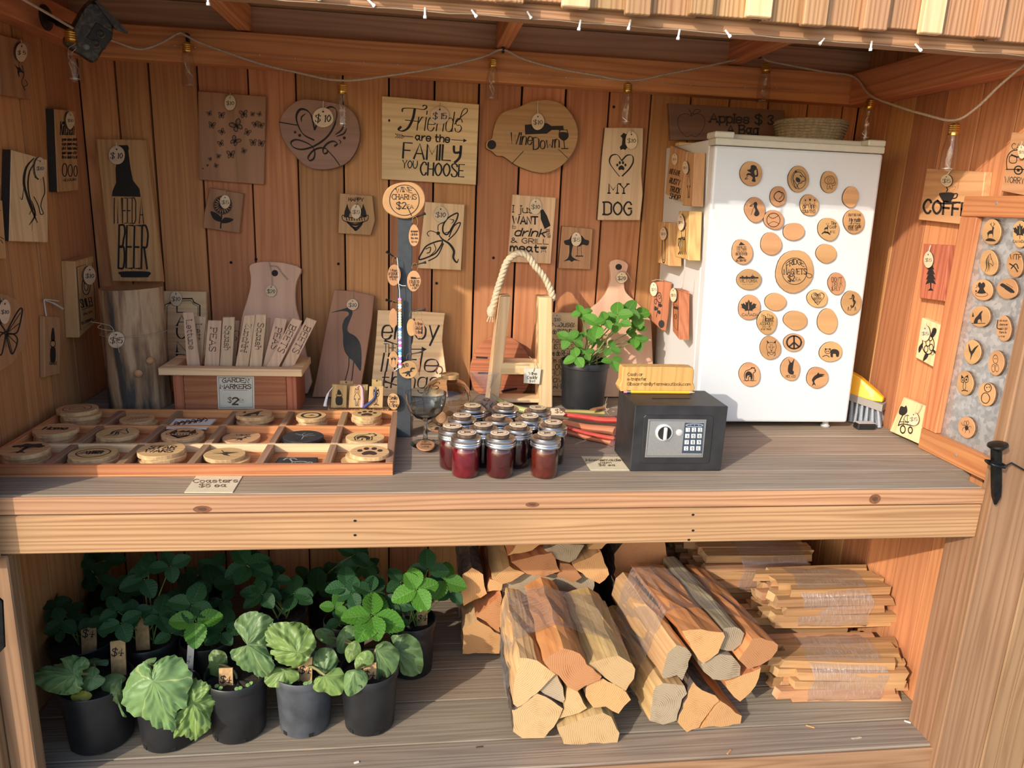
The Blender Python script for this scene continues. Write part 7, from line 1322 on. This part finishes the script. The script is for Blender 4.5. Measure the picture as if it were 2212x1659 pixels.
def bundle(label,logs,plane,axis,L_,z,wrap=None,zmin=None,seed=0):
    root=None; allp=[]; r=random.Random(seed); objs=[]
    P0=plane.o.copy()
    low=min(plane.hit(*q).z for poly,*_ in logs for q in z(poly)); dz=(zmin+.0006-low) if zmin is not None else 0
    e=empty('firewood_bundle',V((0,0,0)),label,'firewood','split firewood bundles')
    c0=plane.hit(*z([logs[0][0][0]])[0]); WM[e.name]=Matrix.Translation(V((c0.x,c0.y,ZS))); e.matrix_world=WM[e.name]
    for poly,en,sd,dl in logs:
        q=[plane.hit(*p) for p in z(poly)]; q=[p+V((0,0,dz)) for p in q]; c=sum(q,V())/len(q)
        out=[]
        for i,p in enumerate(q):
            a=q[(i+1)%len(q)]; d=(p-a).length; k=max(1,int(d/.018))
            for j in range(k): out.append(p.lerp(a,j/k)+(V((r.uniform(-1,1),0,r.uniform(-1,1)))*.0035 if j else V()))
        out=[c+(p-c)*.975-axis*dl*1.0 for p in out]; n=len(out); Ld=L_*r.uniform(.93,1.02); b=MB(); K=8
        sh=V((r.uniform(-1,1),0,r.uniform(-1,1)))*.004
        for j in range(K+1):
            t=j/K
            for i,p in enumerate(out):
                w_=V((math.sin(i*1.7+j*2.1),0,math.cos(i*2.3+j*1.3)))*.0038*math.sin(math.pi*t); v=c+(p-c)*(1-.05*t)+axis*(Ld*t)+w_+sh*t; v.z=max(v.z,ZS+.0006 if zmin is None else zmin+.0006); b.v.append(v)
        b.f=[tuple(range(n))]+[(j*n+i,(j+1)*n+i,(j+1)*n+(i+1)%n,j*n+(i+1)%n) for j in range(K) for i in range(n)]+[tuple(range(K*n+n-1,K*n-1,-1))]; b.m=[0]+[1]*(K*n)+[0]
        # consistent outward order
        a=V()
        for i in range(n): a+=(out[i]-c).cross(out[(i+1)%n]-c)
        if a.dot(axis)>0: b.f=[tuple(reversed(f)) for f in b.f]
        obj('log',b,[MAT['end_'+en],MAT[sd if sd in MAT else 'split_'+sd]],e,M=PL(c,-axis).mat(c)); allp+=out
    if wrap:
        pl=PL(plane.o,-axis); h=hull([((p-plane.o).dot(pl.u),(p-plane.o).dot(pl.v)) for p in allp]); cx=sum(p[0] for p in h)/len(h); cy=sum(p[1] for p in h)/len(h)
        h2=[(cx+(x-cx)*1.012,cy+(y-cy)*1.012) for x,y in h]; ring=[]
        for i,p in enumerate(h2):
            q=h2[(i+1)%len(h2)]; k=max(1,int(math.hypot(p[0]-q[0],p[1]-q[1])/.012))
            ring+=[(p[0]+(q[0]-p[0])*j/k,p[1]+(q[1]-p[1])*j/k,math.sin(math.pi*j/k)) for j in range(k)]
        base=[plane.o+pl.u*x+pl.v*y for x,y,_ in ring]; n=len(ring); b=MB(); K=10
        pd=axis.dot(V((0,1,0)))
        for j in range(K+1):
            t=wrap[0]+(wrap[1]-wrap[0])*j/K
            for i,p in enumerate(base):
                dd=(p-plane.o).dot(axis); cen=plane.o+pl.u*cx+pl.v*cy; inn=(cen-p).normalized()*(.010*ring[i][2]*math.sin(math.pi*j/K*.9+.2)+.0015*math.sin(i*1.3+j*.9))
                v=p-axis*dd+axis*(L_*t+.012*math.sin(i*.23+j*3) *(1 if j in (0,K) else 0))+inn; v.z=max(v.z,ZS+.0008); b.v.append(v)
        b.f=[(j*n+i,j*n+(i+1)%n,(j+1)*n+(i+1)%n,(j+1)*n+i) for j in range(K) for i in range(n)]; b.m=[0]*len(b.f); obj('plastic_wrap',b,MAT['shrink_wrap'],e,M=pl.mat(base[0]),smooth=60)
    return e
AX1=V((0,1,0)); pl1=PY(1.575)
bundle('wrapped bundle of split logs at the front, red log on top',[
 ([(475,885),(600,905),(735,1005),(610,1135),(455,1250),(425,1225),(425,1120),(450,990)],'cream','cream',0),([(740,1012),(790,1120),(805,1210),(788,1232),(615,1140)],'gray','gray',-.01),
 ([(628,885),(780,800),(900,840),(950,920),(1060,1010),(1040,1035),(930,1080),(880,1115),(810,1085),(745,1000),(645,915)],'red','red',.01),([(962,930),(1050,900),(1180,870),(1280,930),(1305,970),(1295,1040),(1260,1085),(1235,1130),(1150,1080),(1078,1030)],'cream','cream',.0),
 ([(412,1262),(435,1262),(600,1142),(660,1165),(788,1252),(760,1320),(720,1388),(650,1468),(490,1470),(420,1420)],'cream','log_bark',.0),([(832,1108),(890,1132),(962,1260),(900,1298),(755,1338),(795,1258)],'cream','cream',-.005),
 ([(942,1112),(962,1062),(1070,1034),(1240,1134),(1275,1190),(1185,1293),(1090,1240),(1000,1250),(962,1200)],'orange','log_bark',.0),([(732,1382),(980,1294),(1070,1272),(1130,1302),(1190,1420),(1175,1488),(780,1500)],'cream','cream',.005)],pl1,AX1,.365,B7,(.22,.80),zmin=ZS,seed=1)
AX2=(PZ(.42).hit(*B7([(1255,180)])[0])-PZ(.42).hit(*B7([(1640,685)])[0])); L2=AX2.length; AX2.z=0; AX2.normalize()
pl2=PL(gz(*B7([(1700,1405)])[0],z=ZS),-AX2)
bundle('wrapped bundle of grey and orange split logs in the middle',[
 ([(1532,850),(1600,790),(1690,830),(1710,860),(1660,1000),(1640,1050),(1600,1010),(1500,1035),(1490,1000)],'gray','cream',0),([(1632,690),(1700,680),(1830,690),(1935,700),(1950,730),(1900,850),(1830,905),(1790,930),(1730,858)],'orange','red',.0),
 ([(1962,700),(2050,690),(2115,740),(2090,820),(2030,868),(1942,858),(1922,848),(1955,740)],'gray','gray',-.02),([(2140,745),(2200,735),(2330,790),(2325,830),(2280,890),(2200,940),(2110,970),(2040,900)],'red','red',.0),
 ([(1782,942),(1930,872),(2010,882),(2075,960),(2070,1030),(1980,1058),(1870,1058),(1802,1000)],'gray','gray',-.01),([(1442,1092),(1500,1062),(1658,1082),(1678,1140),(1640,1180),(1600,1338),(1500,1368),(1402,1340),(1422,1200)],'gray','cream',.0),
 ([(1717,1052),(1780,1112),(1880,1152),(1912,1190),(1840,1268),(1760,1388),(1670,1423),(1602,1350),(1642,1250),(1682,1122)],'orange','log_bark',.0),([(1918,1194),(1990,1242),(2070,1300),(2060,1358),(1768,1392),(1845,1275)],'orange','orange' if 'split_orange' in MAT else 'red',.0),
 ([(1970,1085),(2080,1045),(2235,985),(2220,1060),(2155,1170),(2080,1235),(2010,1170)],'orange','red',-.02)],pl2,AX2,.40,B7,(.24,.82),zmin=ZS,seed=2)
pl3=PY(1.955)
bundle('bundle of split logs behind, stacked to the counter underside',[
 ([(70,530),(240,440),(212,300),(130,250),(60,300),(50,450)],'orange','log_bark',.0),([(60,872),(330,870),(335,730),(165,622),(60,700)],'orange','cream',.0),([(150,600),(340,440),(345,560),(335,722)],'red','red',.0),([(270,335),(400,240),(512,290),(420,352),(350,372)],'orange','cream',.0),
 ([(402,200),(560,160),(700,132),(760,268),(640,310),(522,288)],'red','red',.01),([(642,120),(750,75),(940,90),(880,190),(830,218),(722,188)],'gray','gray',.0),([(842,222),(1050,122),(1110,290),(1040,358),(942,310)],'orange','cream',.01),([(382,170),(450,82),(660,66),(562,130)],'orange','red',.0),
 ([(762,218),(830,224),(920,322),(860,362),(742,320)],'red','red',.0),([(240,440),(260,345),(355,380),(345,430)],'orange','red',-.01),([(960,118),(1010,72),(1130,62),(1060,118)],'orange','cream',.0),([(350,380),(520,300),(640,320),(760,330),(960,330),(1030,370),(1000,870),(350,860)],'gray','gray',-.03)],pl3,AX1,.38,B7,(.3,.8),zmin=ZS,seed=3)
pl4=PY(2.04)
e=bundle('rough log bundle standing behind the middle bundle',[([(1255,170),(1270,95),(1370,58),(1420,92),(1490,210),(1540,420),(1500,900),(1150,900),(1130,330),(1200,240)],'red','log_bark',.0)],pl4,AX1,.36,B7,None,zmin=ZS,seed=4)
# ---- kindling bundles
wood('kindling',(.50,.285,.135),(.33,.16,.07),'X',fig=8,scale=14,var=.4,bump=.7,lines=60,fine=.5); wood('kindling_end',(.56,.36,.19),(.44,.25,.12),'X',fig=4,scale=30,var=.2,bump=.3,lines=20)
def kindling(label,c,yaw,L_,w_,h_,nw,nh,seed,wrap=(.22,.80),roll=0):
    """sticks stacked in a rounded bundle; c is the middle of its underside"""
    r=random.Random(seed); ax=V((math.cos(yaw),math.sin(yaw),0)); ay=V((-math.sin(yaw),math.cos(yaw),0)); c=V(c)
    e=empty('kindling_bundle',c,label,'kindling','wrapped kindling bundles')
    cw,ch=w_/nw,h_/nh; k=0
    for j in range(nh):
        nn=nw if 0<j<nh-1 else max(1,nw-1)
        for i in range(nn):
            y0=(i-(nn-1)/2)*cw; z0=(j+.5)*ch; ln=L_*r.uniform(.82,1.05)/2; sx=r.uniform(-.024,.024); hw=cw*.5*r.uniform(.82,1.0); hh=ch*.5*r.uniform(.84,.985)
            b=MB(); K=6; skew=r.uniform(-.009,.009); ph=r.uniform(0,6)
            for s_ in range(K+1):
                t=s_/K*2-1; wob=V((0,0,0))+ay*(.0016*math.sin(t*2.2+ph))+V((0,0,.001*math.sin(t*1.8+ph)))
                for a,bb in ((-1,-1),(1,-1),(1,1),(-1,1)):
                    jx=r.uniform(-.009,.009) if s_ in (0,K) else 0
                    v=c+ax*(t*ln+sx+jx)+ay*(y0+a*hw+skew*t)+V((0,0,z0+bb*hh))+wob; v.z=max(v.z,c.z+.0004); b.v.append(v)
            b.f=[(s_*4+q,s_*4+(q+1)%4,(s_+1)*4+(q+1)%4,(s_+1)*4+q) for s_ in range(K) for q in range(4)]+[(3,2,1,0),tuple(K*4+q for q in range(4))]; b.m=[0]*(K*4)+[1,1]
            M=Matrix.Translation(c+ay*y0+V((0,0,z0)))@Matrix.Rotation(yaw,4,'Z'); obj('stick',b,[MAT['kindling'],MAT['kindling_end']],e,M=M); k+=1
    if wrap:
        b=MB(); n=44; K=8
        for s_ in range(K+1):
            t=wrap[0]+(wrap[1]-wrap[0])*s_/K
            for i in range(n):
                a=2*math.pi*i/n; ca,sa=math.cos(a),math.sin(a); q=1/max(abs(ca)**4+abs(sa)**4,1e-6)**.25
                rip=.0015*math.sin(9*a+s_)+.0012*math.sin(23*a+2*s_)
                v=c+ax*((t-.5)*L_+.006*math.sin(5*a))+ay*(ca*q*(w_/2+.003)+rip*ca)+V((0,0,h_/2+sa*q*(h_/2+.002)+rip*sa)); v.z=max(v.z,c.z+.0002); b.v.append(v)
        b.f=[(s_*n+i,s_*n+(i+1)%n,(s_+1)*n+(i+1)%n,(s_+1)*n+i) for s_ in range(K) for i in range(n)]; b.m=[0]*len(b.f); obj('plastic_wrap',b,MAT['shrink_wrap'],e,M=Matrix.Translation(c)@Matrix.Rotation(yaw,4,'Z')@Matrix.Rotation(math.pi/2,4,'Y'),smooth=60)
    return e
kindling('wrapped kindling bundle lowest at the front right',(1.222,1.755,ZS+.0006),-.04,.385,.175,.135,6,5,1)
kindling('wrapped kindling bundle with bright wrap glints, resting higher at the right',(1.245,1.895,ZS+.150),-.05,.375,.17,.135,6,5,2)
kindling('kindling bundle partly hidden behind the middle logs',(1.10,2.09,ZS+.155),-.03,.40,.15,.135,5,5,3,(.35,.9))
kindling('kindling bundle at the very back under the counter, glossy wrap',(1.08,2.27,ZS+.305),.0,.40,.15,.135,5,5,4,(.3,.85))
kindling('kindling bundle at the bottom of the pile at the back right',(1.20,1.945,ZS+.0006),.0,.38,.15,.15,5,5,5,None)
kindling('kindling bundle beneath the half hidden one',(1.06,2.11,ZS+.0006),.0,.38,.15,.15,5,5,6,None)
kindling('kindling bundle lowest against the back wall',(1.08,2.28,ZS+.0006),.0,.38,.15,.15,5,5,7,None)
kindling('kindling bundle second from the bottom against the back wall',(1.08,2.28,ZS+.153),.0,.38,.15,.15,5,5,8,None)
# scraps on the shelf
r7=random.Random(3)
for i,(px,py,l_,d_,c_) in enumerate(((1240,1582,.018,.2,'tagwood'),(1960,1560,.016,-.6,'white_card'),(1750,1570,.022,-.5,'slice'),(1035,1615,.016,.1,'bark'),(770,1648,.012,.3,'white_card'),(1850,1595,.03,.1,'twine'),(905,1420,.012,.2,'white_card'),(1575,1625,.02,.7,'slice'))):
    p=gz(px,py,ZS); b=MB(); b.obox(p+V((0,0,.0016)),(V((math.cos(d_),math.sin(d_),0)),V((-math.sin(d_),math.cos(d_),0)),(0,0,1)),(l_/2,.0022,.0011)); o=obj('wood_chip',b,MAT[c_]); tag(o,'small scrap on the shelf planks '+['in front of the red-topped firewood bundle','at the far right edge, white','below the front kindling bundle','left of the front firewood bundle, bark coloured','near the shelf front at the left, white','thin as a straw, front right','white, beside the right strawberry pot','near the shelf front, reddish'][i],'wood chip','scraps on the shelf')
for px,py,s_ in ((1990,1538,.010),(2005,1528,.012),(1998,1548,.008)):
    p=gz(px,py,ZS)+V((0,0,.006)); b=MB(); b.lathe([(.001,0),(s_,.001),(s_*.8,.002)],p,7,axis=(.4,-.4,.8)); b.tube([p,p-V((.004,0,.0055))],.0006,5); o=obj('clover_leaf',b,MAT['straw_dark_plain'] if 'straw_dark_plain' in MAT else plain('straw_dark_plain',(.06,.14,.04),.5)); tag(o,'tiny green sprout growing at the right end of the shelf','sprout','sprouts at the shelf end')
# ---------------------------------------------------------------- string lights
if 'brass' not in MAT: plain('brass',(.75,.50,.20),.25,1)
plain('brass_cap',(.80,.52,.14),.3,1); plain('copper_wire',(.85,.80,.72),.3,.8); plain('cord_jute',(.55,.44,.34),.95,0,.2,nscale=200); plain('led_clear',(.85,.83,.80),.2,0,0,.5,Alpha=1.0); 
sl_=empty('string_lights',(0,2.28,1.9),'jute cord string of clear bottle-shaped bulbs along the back beam','string lights')
path=[(35,-10,1.72),(110,33,1.92),(180,72,2.08),(243,88,2.20),(300,106,2.27),(345,94,2.30),(385,72,2.31),(400,76,2.31),(440,95,2.31),(560,137,2.31),(640,156,2.31),(735,174,2.28),(840,163,2.3),(960,143,2.31),(1045,122,2.32),(1085,107,2.33),(1130,127,2.32),(1200,147,2.31),(1290,163,2.3),(1362,174,2.28),(1440,160,2.3),(1540,140,2.31),(1640,119,2.33),(1655,130,2.32),(1700,140,2.31),(1780,155,2.31),(1845,166,2.31),(1880,206,2.24),(1940,230,2.1),(2000,248,1.96),(2062,260,1.83),(2110,232,1.73),(2160,184,1.63),(2212,140,1.53),(2260,100,1.45)]
w3=[gy(*p) if p[0]<1870 else PXr(1.345).hit(p[0],p[1]) for p in path]; dn=[]
for i in range(len(w3)-1):
    a,b_,c,d=w3[max(i-1,0)],w3[i],w3[i+1],w3[min(i+2,len(w3)-1)]
    for k in range(5):
        t=k/5; dn.append(.5*((2*b_)+(c-a)*t+(2*a-5*b_+4*c-d)*t*t+(3*b_-a-3*c+d)*t**3))
b=MB(); b.tube(dn,.0032,7); obj('cord',b,MAT['cord_jute'],sl_,smooth=60)
for i,(px,py,Y,q) in enumerate(((403,90,2.31,0),(739,178,2.28,0),(1065,124,2.325,0),(1357,177,2.28,0),(1657,134,2.32,0),(1881,212,2.24,0),(2064,264,1.83,0),(151,62,2.03,0))):
    c=gy(px,py,Y) if px<1870 else PXr(1.345).hit(px,py); b=MB(); 
    b.lathe([(.0125,-.028),(.0150,-.030),(.0150,-.042),(.0175,-.055),(.0195,-.070),(.0195,-.118),(.0188,-.1185),(.0188,-.070),(.0168,-.055),(.0143,-.043),(.0143,-.031)],c,22,cap0=False,cap1=False); g_=obj('bulb',b,MAT['bulb_plastic'],sl_,smooth=60)
    b=MB(); pr=[(.003,0),(.0085,-.003),(.012,-.006)]
    for k in range(4): pr+=[(.0138,-.008-.005*k),(.0122,-.0105-.005*k)]
    pr+=[(.0132,-.030),(.0132,-.032)]; b.lathe(pr,c,20); obj('socket',b,MAT['brass_cap'],g_,smooth=50)
    r8=random.Random(i); b=MB()
    for s_ in range(2):
        pts=[c+V((.009*math.sin(t*.9+r8.random()*2+s_*2),.008*math.cos(t*1.1+s_),-.032-.0115*t)) for t in range(8)]; b.tube(pts,.0006,5)
    b.tube([c+V((.012*math.cos(a*.7),.012*math.sin(a*.7),-.113)) for a in range(10)],.0007,5,True); obj('wire',b,MAT['copper_wire'],g_)
for px,py,Y in ((405,82,2.335),(1087,105,2.335),(1642,117,2.335),(1860,168,2.335)):
    c=gy(px,py,Y); b=MB(); b.cbox(c.x-.004,c.x+.004,c.y-.006,c.y+.010,c.z-.012,c.z+.012,.001); b.lathe([(.003,0),(.003,.004)],c+V((0,-.006,-.004)),8,axis=(0,-1,0)); obj('clip',b,MAT['black_plastic'],sl_)
# led icicle string under the header
ls=empty('icicle_lights',(.5,1.55,1.855),'clear icicle fairy lights hanging under the front header','fairy lights')
b=MB(); b.tube([V((-.75+.05*k,1.5105+.0015*math.sin(k*1.7),1.8572+.0012*math.sin(k*2.3))) for k in range(48)],.0011,6); obj('wire',b,MAT['bulb_wire'] if 'bulb_wire' in MAT else plain('bulb_wire',(.30,.22,.15),.6),ls,smooth=60)
for i,(px,py,sw) in enumerate(((450,12,0),(690,2,.2),(810,14,.8),(918,40,0),(1030,37,.6),(1148,40,.5),(1250,66,-.15),(1357,65,-.2),(1464,86,-.12),(1578,80,.7),(1770,96,-.5),(1880,110,0),(1990,110,.9))):
    p=gy(px,py,1.509); q=p+V((-.018*sw,0,.019 if abs(sw)<.4 else .012)); b=MB(); b.tube([q,q.lerp(p,.7),q.lerp(p,.75),p],[.0020,.0022,.0034,.0034],8); o=obj('led',b,MAT['led_clear'],ls,smooth=60)
# thin fairy wire on the back beam
fw=empty('fairy_wire',(0,2.345,1.89),'hair-thin silver fairy wire with tiny dots along the back beam','fairy lights')
pts=[gy(x,y,2.346) for x,y in smooth([(365,98),(450,105),(600,123),(750,133),(900,143),(1100,158),(1260,170),(1400,176),(1520,187),(1640,190),(1780,196)],4)]; b=MB(); b.tube(pts,.0005,4); obj('wire',b,MAT['copper_wire'],fw)
for k in range(1,len(pts)-1,2):
    b=MB(); b.lathe([(.0008,-.0018),(.0022,0),(.0008,.0018)],pts[k]-V((0,.002,0)),8); obj('led',b,MAT['led_clear'],fw)
# ---------------------------------------------------------------- trail camera
def camo():
    m,nt,b=newmat('camo'); tc=N(nt,'TexCoord'); n=N(nt,'TexNoise'); n.inputs['Scale'].default_value=45; n.inputs['Detail'].default_value=5; n.inputs['Distortion'].default_value=2; nt.links.new(tc.outputs['Object'],n.inputs['Vector']); r=ramp(nt,n.outputs['Fac'],[(.35,(.012,.010,.009)),(.5,(.05,.04,.03)),(.62,(.11,.10,.08))]); nt.links.new(r.outputs[0],b.inputs['Base Color']); b.inputs['Roughness'].default_value=.4
camo()
pc=gy(187,66,2.04); pl=PL(pc,V((.42,-.88,-.22)))
tc_=empty('trail_camera',pc,'camouflage trail camera on a black bracket in the top left corner','camera')
plaque('body',None,None,pl,[(545,345),(590,270),(690,100),(735,40),(775,8),(830,20),(975,205),(960,330),(870,450),(835,515),(800,540),(770,535),(600,430),(545,385)],.05,MAT['camo'],(),Z1,parent=tc_,bev=.006)
plaque('lens_panel',None,None,PL(pc+pl.n*.0025,pl.n),[(822,190),(965,285),(895,425),(740,320)],.0024,MAT['safe_black'],(),Z1,parent=tc_,bev=.001)
for cx,cy,r_ in ((862,292,36),(822,372,34)):
    c=PL(pc+pl.n*.003,pl.n).hit(*Z1([(cx,cy)])[0]); b=MB(); b.lathe([(.0085,0),(.0088,.003),(.0065,.0035),(.005,.002),(.001,.0015)],c,22,axis=pl.n); obj('lens',b,MAT['camo'],tc_,smooth=40)
c=PL(pc+pl.n*.001,pl.n).hit(*Z1([(735,398)])[0]); b=MB(); b.lathe([(.0075,0),(.007,.002),(.002,.0035)],c,18,axis=pl.n); obj('sensor',b,plain('sensor',(.22,.25,.24),.4),tc_,smooth=60)
plaque('hood',None,None,PL(pc+pl.n*.022,pl.n),[(800,5),(830,0),(1095,270),(1085,292),(990,255),(835,45)],.06,MAT['camo'],(),Z1,parent=tc_,bev=.002)
dc=PXl(XL+.0605).hit(97,38); b=MB(); b.lathe([(.030,0),(.030,.004),(.026,.008),(.008,.010)],V((XL+.0605,dc.y,dc.z)),26,axis=(1,0,0)); obj('mount_plate',b,MAT['black_plastic'],tc_,smooth=40)
a0=V((XL+.068,dc.y,dc.z)); a1=gy(155,62,2.07); b=MB(); b.tube([a0,a0.lerp(a1,.35),a0.lerp(a1,.4),a1],[.006,.006,.010,.009],10); obj('arm',b,MAT['black_plastic'],tc_,smooth=50)
# ---------------------------------------------------------------- spike latch on the right board, hinge on the left
plain('iron',(.014,.014,.015),.35,.6,.4,nscale=60,bump=.4)
lt=empty('spike_latch',(1.36,1.46,.95),'black railroad spike hung through an iron loop on the right board','latch')
t0=gy(2152,968,1.462); t1=gy(2152,1072,1.462); ax=(t1-t0).normalized(); sx=V((1,0,0)); sx=(sx-ax*sx.dot(ax)).normalized(); sy=ax.cross(sx)
b=MB(); vs_=[]
for p,w_ in ((t0,.0095),(t0.lerp(t1,.8),.0095),(t1,.0085),(gy(2150,1090,1.462),.003)): vs_+=[p+sx*(a*w_)+sy*(c*w_*.8) for a,c in ((-1,-1),(1,-1),(1,1),(-1,1))]
b.add(vs_,[(i*4+j,i*4+(j+1)%4,(i+1)*4+(j+1)%4,(i+1)*4+j) for i in range(3) for j in range(4)]+[(3,2,1,0),(12,13,14,15)]); obj('shank',b,MAT['iron'],lt,bevel=.002)
b=MB(); b.lathe([(.010,-.006),(.017,.001),(.022,.006),(.021,.0105),(.010,.0125)],t0+V((.004,0,0)),18,axis=-ax); obj('head',b,MAT['iron'],lt,smooth=40)
m_=gy(2150,1002,1.462); b=MB(); b.tube([m_+V((-.021,-.004,.003)),m_+V((-.016,-.016,.002)),m_+V((.010,-.017,-.003)),m_+V((.024,-.006,-.004)),m_+V((.022,.012,-.002)),m_+V((-.016,.012,.004))],.0034,7,True); obj('loop',b,MAT['iron'],lt,smooth=50)
b=MB(); b.tube([m_+V((.024,-.004,-.004)),gy(2185,1000,1.466),gy(2212,1015,1.468),gy(2240,1035,1.470)],.0022,6); obj('wire',b,MAT['iron'],lt,smooth=50)
b=MB(); q=[gy(x,y,1.4635) for x,y in ((-8,1290),(4,1300),(9,1400),(-2,1412))]; b.prism(q,V((0,.006,0)),.001); o=obj('gate_hinge',b,MAT['iron']); tag(o,'black iron hinge plate at the lower left edge','hinge')
